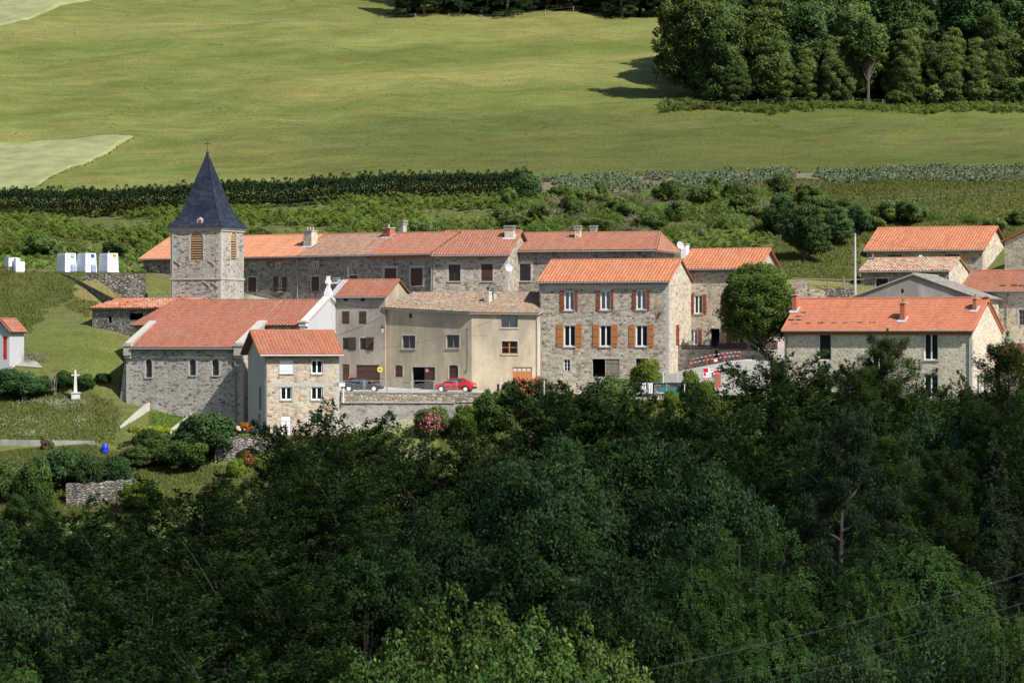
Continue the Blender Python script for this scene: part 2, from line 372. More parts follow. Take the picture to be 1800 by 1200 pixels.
def cover(x, y, z):
    px = x/np.maximum(y, 1)*F+900
    n1 = np.sin(x*.11+2*np.sin(y*.05))*np.sin(y*.09+x*.03)
    def put(c, mask, col, a=1.0):
        m = (mask*a)[:, None]; return c*(1-m)+np.array(col)*m
    def band(v, a, b, w): return np.clip((v-a)/w+.5, 0, 1)*np.clip((b-v)/w+.5, 0, 1)
    tone = meadow_tone(x, y)[:, None]
    c = np.array([.112, .138, .034])*(1-tone)+np.array([.198, .202, .064])*tone
    # cloud shade painted in: darker green towards the meadow's foot on the right
    c = put(c, np.clip((px-500)/900, 0, 1)*np.clip((500-y)/60, 0, 1), (.085, .112, .026), .6)
    c = put(c, band(y, 386, 427, 3), (.10, .115, .038))
    c = put(c, band(y, 386, 400, 3)*np.clip((430-px)/60, 0, 1), (.16, .125, .075), .7)
    c = put(c, band(y, 402, 432, 3)*np.clip((px-1330)/120, 0, 1), (.225, .205, .075))
    c = put(c, band(y, 416, 420, 2)*np.clip((px-1420)/120, 0, 1), (.33, .27, .165), .8)
    c = put(c, band(y, 372, 386, 2)*np.clip((px-1330)/50, 0, 1), (.19, .185, .07))
    left = np.clip((330-px)/20, 0, 1)
    c = put(c, band(y, 334, 386, 2)*left, (.118, .130, .040))
    cut = band(y, 358, 382, 4)*np.clip(1-np.abs(px-(250-(y-358)*4.0))/70, 0, 1)*left
    c = put(c, np.clip(cut*1.6, 0, 1), (.24, .20, .085), .7)
    c = put(c, band(y, 352, 363, 3)*np.clip((px-60)/30, 0, 1)*left, (.122, .142, .036), .7)
    c = put(c, band(y, 337.8, 386, .8)*np.clip((px-430)/20, 0, 1), (.34, .32, .285))
    c = put(c, band(y, 362, 386, 1)*np.clip((px-1345)/20, 0, 1), (.19, .185, .07))
    c = put(c, np.clip((334-y)/4, 0, 1), (.085, .12, .03))
    c = put(c, np.clip((332-y)/4, 0, 1)*np.clip(1-np.abs(px-735)/60, 0, 1), (.33, .265, .19))
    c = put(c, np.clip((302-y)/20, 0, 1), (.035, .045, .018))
    return c

def terrain_mat():
    t = NT('grass_ground')
    at = t.n('Attribute', attribute_name='cover').outputs['Color']
    v = t.coord((1, 1, 1))
    mid = t.noise(t.coord((.16, .3, .2), rot=(0, 0, .4)), 1.0, 6, .68)
    fine = t.noise(v, 3.2, 5, .75)
    brn = t.noise(t.coord((.05, .12, .05), rot=(0, 0, -.3)), 1.0, 6, .65)
    strk = t.noise(t.coord((.12, .75, .3), rot=(0, 0, -.28)), 1.0, 5, .7)
    col = t.mix(t.ramp(brn, [(.48, 0.0), (.68, .6)]), at, t.mix(1.0, at, (1.22, .93, 1.0), 'MULTIPLY'))
    col = t.mix(t.ramp(strk, [(.5, 0.0), (.75, .45)]), col, t.mix(1.0, col, (.78, 1.05, .7), 'MULTIPLY'))
    col = t.mix(.55, col, t.mix(1.0, col, t.ramp(strk, [(.3, .7), (.7, 1.28)]), 'MULTIPLY'))
    col = t.mix(.5, col, t.mix(1.0, col, t.ramp(mid, [(.3, .62), (.7, 1.32)]), 'MULTIPLY'))
    col = t.mix(.75, col, t.mix(1.0, col, t.ramp(fine, [(.28, .45), (.7, 1.45)]), 'MULTIPLY'))
    return t.pbr(col, .95, t.bump(fine, .6, .2), spec=.1)

def make_terrain():
    xs = np.concatenate([np.linspace(-1600, -130, 24), np.arange(-120, 121, 1.25), np.linspace(130, 1600, 24)])
    ys = np.concatenate([np.linspace(-400, -20, 8), np.arange(-10, 290, 6), np.arange(290, 450, .8), np.arange(450, 640, 3), np.linspace(650, 3000, 24)])
    XX, YY = np.meshgrid(xs, ys); ZZ = gh(XX, YY)
    V = np.stack([XX, YY, ZZ], -1).reshape(-1, 3)
    nx, ny = len(xs), len(ys)
    i, j = np.meshgrid(np.arange(nx-1), np.arange(ny-1)); b = (j*nx+i).ravel()
    Q = np.stack([b, b+1, b+nx+1, b+nx], -1)
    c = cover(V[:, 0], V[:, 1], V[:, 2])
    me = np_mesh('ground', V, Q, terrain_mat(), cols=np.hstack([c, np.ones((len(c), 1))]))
    me.polygons.foreach_set('use_smooth', [True]*len(me.polygons))
    return tag(link('ground', me), 'grassy hillside with a mown meadow above the stone village', 'ground', kind='structure')

def sheet(name, corners, mat, off=.06, n=(40, 20), wob=0.0, skirt=.0):
    """a patch that lies on the ground between four ground points (x, y)"""
    a, b, c, d = [np.array(q[:2]) for q in corners]
    s, t = np.meshgrid(np.linspace(0, 1, n[0]), np.linspace(0, 1, n[1])); s = s[..., None]; t = t[..., None]
    XY = (a*(1-s)+b*s)*(1-t)+(d*(1-s)+c*s)*t
    rs = np.random.RandomState(3)
    e = np.ones(XY.shape[:2])
    XY = XY+rs.normal(0, wob, XY.shape)
    Z = gh(XY[..., 0], XY[..., 1])+off
    V = np.stack([XY[..., 0], XY[..., 1], Z], -1).reshape(-1, 3)
    if skirt:
        m = np.zeros(n[::-1], bool); m[0] = m[-1] = True; m[:, 0] = m[:, -1] = True
        V[m.ravel(), 2] -= skirt
    i, j = np.meshgrid(np.arange(n[0]-1), np.arange(n[1]-1)); q = (j*n[0]+i).ravel()
    Q = np.stack([q, q+1, q+n[0]+1, q+n[0]], -1)
    return link(name, np_mesh(name, V, Q, mat))

# ------------------------------------------------------------------ foliage
def unit(a): return a/np.maximum(np.linalg.norm(a, axis=-1, keepdims=True), 1e-9)
def leaf_cards(pos, d, nrm, L, W, tint, fold=.12, N=None):
    d = unit(d); s = unit(np.cross(d, nrm)); nn = np.cross(s, d)
    L = np.broadcast_to(np.asarray(L, float), (len(pos),))[:, None]; W = np.broadcast_to(np.asarray(W, float), (len(pos),))[:, None]
    mid = pos+d*L*.45
    V = np.stack([pos, mid+s*W*.5+nn*L*fold, pos+d*L, mid-s*W*.5+nn*L*fold], 1).reshape(-1, 3)
    N = np.tile(np.array([0., 0., 1.]), (len(pos), 1)) if N is None else unit(N)
    return V, np.repeat(tint, 4), np.repeat(N, 4, 0)
def fol_mesh(name, parts, mat):
    rf = np.random.RandomState(17)
    parts = [(a, np.where(np.repeat(rf.uniform(0, 1, len(b)//4) < .03, 4), 1.0, np.minimum(b, .9)), c) for a, b, c in parts]
    V = np.concatenate([p[0] for p in parts]); T = np.concatenate([p[1] for p in parts]); N = np.concatenate([p[2] for p in parts])
    return np_mesh(name, V, np.arange(len(V)).reshape(-1, 4), mat, tint=np.clip(T, 0, 1), nrm=N)
def wood_mesh(name, tubes, mat):
    mb = MB()
    for pts, r in tubes: mb.tube(pts, r, 6)
    o = mb.build(name, mat); me = o.data; bpy.data.objects.remove(o); return me

BARK = plain('bark', (.10, .085, .068), .95, .35, 4); BARK2 = plain('bark_pale', (.16, .135, .115), .95, .3, 4)
LF = {
 'beech': leaf_mat('leaf_beech', (.036, .078, .024), (.085, .158, .048), .3, .014, .25, .82, True),
 'ash': leaf_mat('leaf_ash', (.045, .105, .030), (.105, .205, .055), .3, .014, .25, .8, True),
 'bright': leaf_mat('leaf_bright', (.045, .095, .022), (.110, .180, .045), .3, .014, .25, .8, True),
 'dark': leaf_mat('leaf_dark', (.034, .078, .030), (.085, .155, .058), .3, .014, .25, .8, True),
 'larch': leaf_mat('leaf_larch', (.046, .086, .026), (.100, .160, .046), .3, .014, .25, .8, True),
 'pine': leaf_mat('leaf_pine', (.036, .066, .030), (.085, .125, .058), .2),
 'spruce': leaf_mat('leaf_spruce', (.016, .034, .014), (.040, .070, .026), .15),
 'forest': leaf_mat('leaf_forest', (.070, .115, .036), (.175, .240, .078), .4, .02, .25),
 'hedge': leaf_mat('leaf_hedge', (.018, .040, .016), (.036, .064, .025), .15),
 'lime': leaf_mat('leaf_round', (.055, .095, .020), (.160, .230, .055), .35),
 'laurel': leaf_mat('leaf_laurel', (.036, .078, .022), (.100, .170, .045), .3),
 'broom': leaf_mat('leaf_broom', (.075, .125, .026), (.175, .250, .062), .4, .03, .3),
 'deadbroom': leaf_mat('leaf_dead', (.13, .11, .09), (.27, .225, .185), .2),
 'light': leaf_mat('leaf_light', (.085, .150, .022), (.215, .310, .060), .4),
 'fern': leaf_mat('leaf_fern', (.085, .140, .034), (.185, .262, .072), .4),
 'grass': leaf_mat('blade_meadow', (.098, .130, .030), (.190, .205, .058), .4, .0, .0, .85),
 'lush': leaf_mat('blade_lush', (.100, .135, .034), (.205, .225, .070), .4, .0, .0),
 'wheat': leaf_mat('blade_wheat', (.215, .235, .095), (.30, .305, .15), .3, .0, .0, .85),
 'potato': leaf_mat('leaf_potato', (.095, .130, .075), (.215, .27, .17), .25),
}
def mat_flower(n, a, b): return leaf_mat('petal_'+n, a, b, .2, .0, .0)

def prof_dome(t): return np.sqrt(np.clip(1-(t*1.02-.18)**2/.72, .02, 1))
def gen_layered(seed, H, Rr, z0, nl=64, ns=12, npl=44, L=.2, W=.11, prof=None, up0=.12, up1=1.0, droop=.25, flat=.07, fol='beech', limbs=True, bark=BARK, subl=.55, name='crown', tip=1.0, lead=.012):
    """limbs that carry flat sprays of leaves (beech, spruce, larch)"""
    r = np.random.RandomState(seed)
    prof = prof or (lambda t: (1-t**1.6)*.85+.15)
    t = (np.arange(nl)+r.uniform(0, 1, nl))/nl
    zt = z0+t*(H-z0)*.93; az = np.arange(nl)*2.39996+r.uniform(-.5, .5, nl)
    LL = Rr*np.array([prof(x) for x in t])*r.uniform(.7, 1.15, nl)
    sl = up0+(up1-up0)*t**1.4+r.normal(0, .12, nl)
    hd = np.stack([np.cos(az), np.sin(az), np.zeros(nl)], -1)
    lean = np.array([r.normal(0, .03), r.normal(0, .03), 0])
    def limb(s):   # s (nl,k)
        p = hd[:, None]*(LL[:, None]*s)[..., None]
        p = p+lean*zt[:, None, None]
        p[..., 2] += zt[:, None]+LL[:, None]*(sl[:, None]*s-droop*s**2)
        return p
    s = .15+.87*(np.arange(ns)[None]+r.uniform(0, 1, (nl, ns)))/ns
    base = limb(s)
    side = np.where(np.arange(ns) % 2, 1, -1)[None]*r.uniform(.5, 1.25, (nl, ns))
    ca, sa = np.cos(az[:, None]+side), np.sin(az[:, None]+side)
    dl = (subl*LL[:, None]*(1.08-s)+.35*tip)*r.uniform(.6, 1.2, (nl, ns))
    dv = np.stack([ca, sa, (sl[:, None]*.35-droop*.3+r.normal(0, .12, (nl, ns)))], -1)
    q = r.uniform(0, 1, (nl, ns, npl))
    wid = .30*dl[..., None]*(1.05-q)*.6+.05
    pos = base[:, :, None]+dv[:, :, None]*(dl[..., None]*q)[..., None]
    perp = np.stack([-sa, ca, np.zeros_like(sa)], -1)
    pos = pos+perp[:, :, None]*(r.normal(0, 1, q.shape)*wid)[..., None]
    pos[..., 2] += r.normal(0, flat, q.shape)-droop*.25*dl[..., None]*q**2
    n = pos.reshape(-1, 3).shape[0]
    ld = (dv[:, :, None]+perp[:, :, None]*r.normal(0, .7, q.shape)[..., None]+r.normal(0, .25, q.shape+(3,))).reshape(-1, 3)
    ld[:, 2] -= .1
    nr = r.normal(0, .42, (n, 3)); nr[:, 2] += 1
    tn = (r.uniform(.0, .8, (nl, ns))[..., None]+r.uniform(0, .2, q.shape)).ravel()
    NB = hd[:, None]*.75+r.normal(0, .38, (nl, ns, 3)); NB[..., 2] += .65
    NV = np.repeat(NB.reshape(-1, 3), npl, 0)+r.normal(0, .15, (n, 3))
    parts = [leaf_cards(pos.reshape(-1, 3), ld, nr, L*r.uniform(.7, 1.3, n), W*r.uniform(.7, 1.3, n), tn, N=NV)]
    # leader shoots at the very top
    k = int(nl*ns*npl*lead)
    zz = r.uniform(0, 1, k)
    pp = np.stack([r.normal(0, .22, k)*(1.1-zz), r.normal(0, .22, k)*(1.1-zz), H*.90+zz*H*.10], -1)+lean*H
    parts.append(leaf_cards(pp, r.normal(0, .6, (k, 3))+[0, 0, .8], r.normal(0, 1, (k, 3)), L, W, r.uniform(0, 1, k)))
    tb = [([Vector(lean*z)+Vector((0, 0, z)) for z in np.linspace(-1, H*.95, 8)], list(np.linspace(H*.017, .03, 8)))]
    if limbs:
        ss = np.linspace(0, .95, 5)[None].repeat(nl, 0); lp = limb(ss)
        for i in range(nl): tb.append(([Vector(a) for a in lp[i]], list(np.linspace(.012+.012*LL[i], .012, 5))))
    return wood_mesh('trunk', tb, bark), fol_mesh(name, parts, LF[fol])

def gen_clumps(seed, H, Rr, z0, nc=220, nl=130, rc=.9, L=.22, W=.13, fol='dark', lob=.18, bark=BARK, droop=.3, sq=.8, comp=1, fill=.62, name='crown', trunk=True, pw=1.0, skirt=False):
    """rounded crown made of leaf clumps spread through its volume"""
    r = np.random.RandomState(seed)
    d = unit(r.normal(0, 1, (nc*3, 3))); d = d[d[:, 2] > (-.94 if skirt else -.62)][:nc]; nc = len(d)
    lobes = unit(r.normal(0, 1, (9, 3)))
    lb = (np.clip((d@lobes.T), 0, 1)**6).max(1)
    rad = (fill+(1-fill)*r.uniform(0, 1, nc)**.6)*(1-lob+lob*1.6*lb)
    hz = (H-z0)/2
    c = d*np.array([Rr, Rr, hz])*rad[:, None]
    if skirt: c[:, :2] *= np.where(d[:, 2] < 0, (1-np.clip(d[:, 2], -.9, 0)**2)**-.32, 1)[:, None]
    if pw != 1.0:
        w = np.clip((c[:, 2]+hz)/(2*hz), 0, 1); c[:, :2] *= (1.15-w**pw*.75)[:, None]
    c[:, 2] += z0+hz
    cr = rc*r.uniform(.65, 1.25, nc)
    e = unit(r.normal(0, 1, (nc, nl, 3))+np.concatenate([d[:, :2]*.5, np.full((nc, 1), .35)], 1)[:, None])
    q = r.uniform(.25, 1, (nc, nl))**.5
    pos = c[:, None]+e*(cr[:, None]*q)[..., None]*np.array([1, 1, sq])
    pos = pos.reshape(-1, 3); n = len(pos); ee = e.reshape(-1, 3)
    tn = (r.uniform(0, .7, nc)[:, None]+r.uniform(0, .3, (nc, nl))).ravel()
    NV = (e*.75+d[:, None]*.45+r.normal(0, .2, (nc, nl, 3))+[0, 0, .2]).reshape(-1, 3)
    parts = []
    if comp == 1:
        ld = ee*np.array([1, 1, .3])+r.normal(0, .6, (n, 3)); ld[:, 2] -= droop
        nr = ee*.6+r.normal(0, .5, (n, 3)); nr[:, 2] += .5
        parts.append(leaf_cards(pos, ld, nr, L*r.uniform(.7, 1.3, n), W*r.uniform(.7, 1.3, n), tn, N=NV))
    else:                      # compound leaves: leaflets along a drooping stalk
        ax = unit(ee*np.array([1, 1, .25])+r.normal(0, .45, (n, 3))-np.array([0, 0, droop]))
        sd = unit(np.cross(ax, np.array([0, 0, 1.0])+r.normal(0, .2, (n, 3))))
        up = np.cross(sd, ax)
        for k in range(comp):
            f = (k//2+1)/(comp//2+1); sg = 1 if k % 2 else -1
            pk = pos+ax*(L*2.0*f)-np.array([0, 0, L*.5])*f*f
            dk = ax*.55+sd*sg*.9 if k < comp-1 else ax
            parts.append(leaf_cards(pk, dk+r.normal(0, .15, (n, 3)), up, L*r.uniform(.8, 1.2, n), W, tn+r.uniform(-.1, .1, n), N=NV))
    tb = []
    if trunk:
        tb.append(([(0, 0, -1), (.05, 0, z0), (.1, .05, z0+hz), (0, 0, H*.92)], [H*.018, H*.014, H*.009, .03]))
        for i in range(0, nc, max(1, nc//40)):
            zb = z0*.7+(c[i, 2]-z0)*.35
            a = Vector((0, 0, zb)); b = Vector(c[i]); m = (a+b)/2+Vector((0, 0, -.2*(b-a).length*.3))
            tb.append(([a, m, b], [.10, .05, .02]))
        wm = wood_mesh('trunk', tb, bark)
    else: wm = None
    return wm, fol_mesh(name, parts, LF[fol] if isinstance(fol, str) else fol)

def gen_pine(seed, H=20):
    r = np.random.RandomState(seed)
    tb = [([(0, 0, -1), (.1, .05, H*.35), (-.12, 0, H*.62), (.15, 0, H*.82), (-.35, 0, H)], [.24, .19, .15, .10, .04])]
    parts = []
    for i in range(34):
        t = .33+.66*i/34; z = H*t; az = i*2.4+r.uniform(-.4, .4); ln = (1.25-t)*5.2*r.uniform(.65, 1.1)+.5
        d = np.array([math.cos(az), math.sin(az), .12+.5*t]); end = d*ln+[0, 0, z]
        tb.append(([(0, 0, z), tuple(d*ln*.5+[0, 0, z-.15]), tuple(end)], [.07, .05, .02]))
        for k in range(7):
            cc = d*ln*r.uniform(.4, 1.08)+[0, 0, z]+r.normal(0, .38, 3)*[1, 1, .6]
            n = 260; e = unit(r.normal(0, 1, (n, 3))+[0, 0, .4])
            p = cc+e*r.uniform(.05, .55, n)[:, None]*[1, 1, .7]
            parts.append(leaf_cards(p, e+r.normal(0, .4, (n, 3)), r.normal(0, 1, (n, 3)), .26, .055, r.uniform(0, 1, n), N=e))
    # dead bare snags
    for i in range(9):
        z = H*r.uniform(.12, .5); az = r.uniform(0, 6.3); l = r.uniform(1.2, 3.2)
        tb.append(([(0, 0, z), (math.cos(az)*l*.6, math.sin(az)*l*.6, z+.1), (math.cos(az)*l, math.sin(az)*l, z+.55)], [.06, .04, .015]))
    return wood_mesh('trunk', tb, BARK2), fol_mesh('crown', parts, LF['pine'])

def gen_blades(seed, n, h, sp, fol, w=.05, lean=.5, name='foliage'):
    """shrub of thin upright stems"""
    r = np.random.RandomState(seed)
    k = 9; cc = r.normal(0, sp*.45, (k, 3)); cc[:, 2] = 0
    i = r.randint(0, k, n)
    base = cc[i]+r.normal(0, sp*.2, (n, 3)); base[:, 2] = 0
    d = np.stack([r.normal(0, lean, n), r.normal(0, lean, n), np.ones(n)], -1)+base*[.5/sp, .5/sp, 0]
    d = unit(d); hh = h*r.uniform(.5, 1.05, n)*(.6+.4*r.uniform(0, 1, k))[i]
    q = r.uniform(.1, 1, n)[:, None]
    pos = base+d*hh[:, None]*q
    return fol_mesh(name, [leaf_cards(pos, d+r.normal(0, .45, (n, 3)), r.normal(0, 1, (n, 3)), h*.16*r.uniform(.6, 1.4, n), w, r.uniform(0, .6, n)+.4*q[:, 0], .05, N=base*[1/sp, 1/sp, 0]+r.normal(0, .3, (n, 3))+[0, 0, .7])], LF[fol])

def tree(name, meshes, x, y, label, cat='tree', group=None, s=1.0, rz=None, sz=None, z=None):
    o = empty(name, (x, y, (G(x, y) if z is None else z)-.05), random.uniform(0, 6.28) if rz is None else rz)
    o.scale = (s, s, sz if sz else s)
    tag(o, label, cat, group)
    if meshes[0]: link('trunk', meshes[0], o)
    link('crown' if meshes[0] else 'foliage', meshes[1], o)
    return o
def bush(name, me, x, y, label, cat='shrub', group=None, s=1.0, sz=None, z=None):
    o = link(name, me, None, (x, y, (G(x, y) if z is None else z)-.08), random.uniform(0, 6.28))
    o.scale = (s, s, sz if sz else s)
    return tag(o, label, cat, group)
def scatter_blades(name, xs, ys, zs, h, w, fol, k=3, seed=1, lean=.35, tint=None, rnd=.6):
    r = np.random.RandomState(seed); n = len(xs)
    parts = []
    for j in range(k):
        p = np.stack([xs+r.normal(0, .12, n), ys+r.normal(0, .12, n), zs-.05], -1)
        d = np.stack([r.normal(0, lean, n), r.normal(0, lean, n), np.ones(n)], -1)
        tt = r.uniform(0, rnd, n)+((1-rnd)*tint if tint is not None else r.uniform(0, 1-rnd, n))
        parts.append(leaf_cards(p, d, r.normal(0, 1, (n, 3))*[1, 1, .2], h*r.uniform(.5, 1.3, n), w, tt, .0))
    return link(name, fol_mesh(name, parts, LF[fol] if isinstance(fol, str) else fol))
ORD = ['first', 'second', 'third', 'fourth', 'fifth', 'sixth', 'seventh', 'eighth', 'ninth', 'tenth', 'eleventh', 'twelfth', 'thirteenth', 'fourteenth', 'fifteenth', 'sixteenth', 'seventeenth', 'eighteenth', 'nineteenth', 'twentieth']
ORD += ['twenty-'+o for o in ORD[:9]]+['thirtieth']+['thirty-'+o for o in ORD[:9]]
# ------------------------------------------------------------------ building kit
TK = {'roman': (.34, .42, .075, .022), 'canal': (.33, .50, .11, .02), 'flat': (.30, .30, .008, .022), 'slab': (.5, .4, .012, .03), 'fine': (.24, .26, .010, .02), 'mid': (.32, .38, .065, .02)}
def _strip(mb, PX, base_fn, xs, rows, kind, mi, jit=0.0):
    p, row, amp, step = TK[kind]
    r = np.random.RandomState(len(mb.V) % 9999)
    wave = amp*np.abs(np.cos(np.pi*xs/p)); tile = np.floor(xs/p+.5)
    for j in range(len(rows)-1):
        jz = r.normal(0, jit, len(xs)//6+2)[np.clip((tile-tile[0]).astype(int), 0, len(xs)//6+1)] if jit else 0
        lo, n = base_fn(xs, np.full(len(xs), rows[j])); hi, _ = base_fn(xs, np.full(len(xs), rows[j+1]))
        w = (wave+jz)[:, None]
        a = lo-n*.05; b = lo+n*(w+step); c = hi+n*w
        V = np.concatenate([a, b, c]); m = len(xs)
        wd = np.linalg.norm(c[1:]-b[1:], axis=1)+np.linalg.norm(c[:-1]-b[:-1], axis=1)
        fs = []
        for i in range(m-1):
            if wd[i] < 1e-4 and np.linalg.norm(b[i]-b[i+1]) < 1e-4: continue
            fs.append((i, i+1, m+i+1, m+i)); fs.append((m+i, m+i+1, 2*m+i+1, 2*m+i))
        u = xs/p+.5
        uv = [(float(x)+.001, j+.5) for x in u]*3
        mb.add(V, fs, mi, uv)
def tiles(mb, poly, kind='roman', mi=0, off=.15, jit=0.0):
    """tile rows over a flat convex polygon; poly[0]->poly[1] is the eave"""
    pl = [np.array(p, float) for p in poly]
    xd = pl[1]-pl[0]; xd /= np.linalg.norm(xd)
    n = np.cross(xd, pl[2]-pl[0]); n /= np.linalg.norm(n)
    if n[2] < 0: n = -n
    sd = np.cross(n, xd)
    if (pl[2]-pl[0])@sd < 0: sd = -sd
    q = np.array([((p-pl[0])@xd, (p-pl[0])@sd) for p in pl])
    per, row = TK[kind][:2]
    x0, x1 = q[:, 0].min(), q[:, 0].max()
    xs = np.unique(np.append(np.arange(x0, x1, per/6), x1))
    smin = np.full(len(xs), 1e9); smax = np.full(len(xs), -1e9)
    for i in range(len(q)):
        a, b = q[i], q[(i+1) % len(q)]
        if abs(a[0]-b[0]) < 1e-6:
            m = np.abs(xs-a[0]) < 1e-6; vals = [np.full(m.sum(), a[1]), np.full(m.sum(), b[1])]
        else:
            lo, hi = min(a[0], b[0]), max(a[0], b[0]); m = (xs >= lo-1e-6) & (xs <= hi+1e-6)
            vals = [a[1]+(b[1]-a[1])*(xs[m]-a[0])/(b[0]-a[0])]
        for v in vals:
            smin[m] = np.minimum(smin[m], v); smax[m] = np.maximum(smax[m], v)
    rows = np.append(np.arange(q[:, 1].min(), q[:, 1].max()-.02, row), q[:, 1].max())
    def fn(x, s):
        s = np.clip(s, smin, smax)
        return pl[0]+xd*x[:, None]+sd*s[:, None]+n*off, n
    _strip(mb, None, fn, xs, rows, kind, mi, jit)
def tiles_quad(mb, e0, e1, r1, r0, kind='canal', mi=0, off=.12, jit=0.0, u0=0.0):
    e0, e1, r1, r0 = [np.array(p, float) for p in (e0, e1, r1, r0)]
    L = max(np.linalg.norm(e1-e0), np.linalg.norm(r1-r0)); S = np.linalg.norm(r0-e0)
    n = np.cross(e1-e0, r0-e0); n /= np.linalg.norm(n); n = n if n[2] > 0 else -n
    per, row = TK[kind][:2]
    xs = np.arange(0, L+per/6, per/6); xs *= L/xs[-1]
    rows = np.append(np.arange(0, S-.05, row), S)
    def fn(x, s):
        a = (x/L)[:, None]; b = (s/S)[:, None]
        return (e0*(1-a)+e1*a)*(1-b)+(r0*(1-a)+r1*a)*b+n*off, n
    _strip(mb, None, fn, xs+u0, rows, kind, mi, jit) if u0 == 0 else None
def slab(mb, poly, mi=1, t=.13, off=.015):
    a = [Vector(p) for p in poly]; n = (a[1]-a[0]).cross(a[2]-a[0]).normalized()
    if n.z < 0: n = -n
    mb.prism([p+n*off for p in a], n*t, mi)

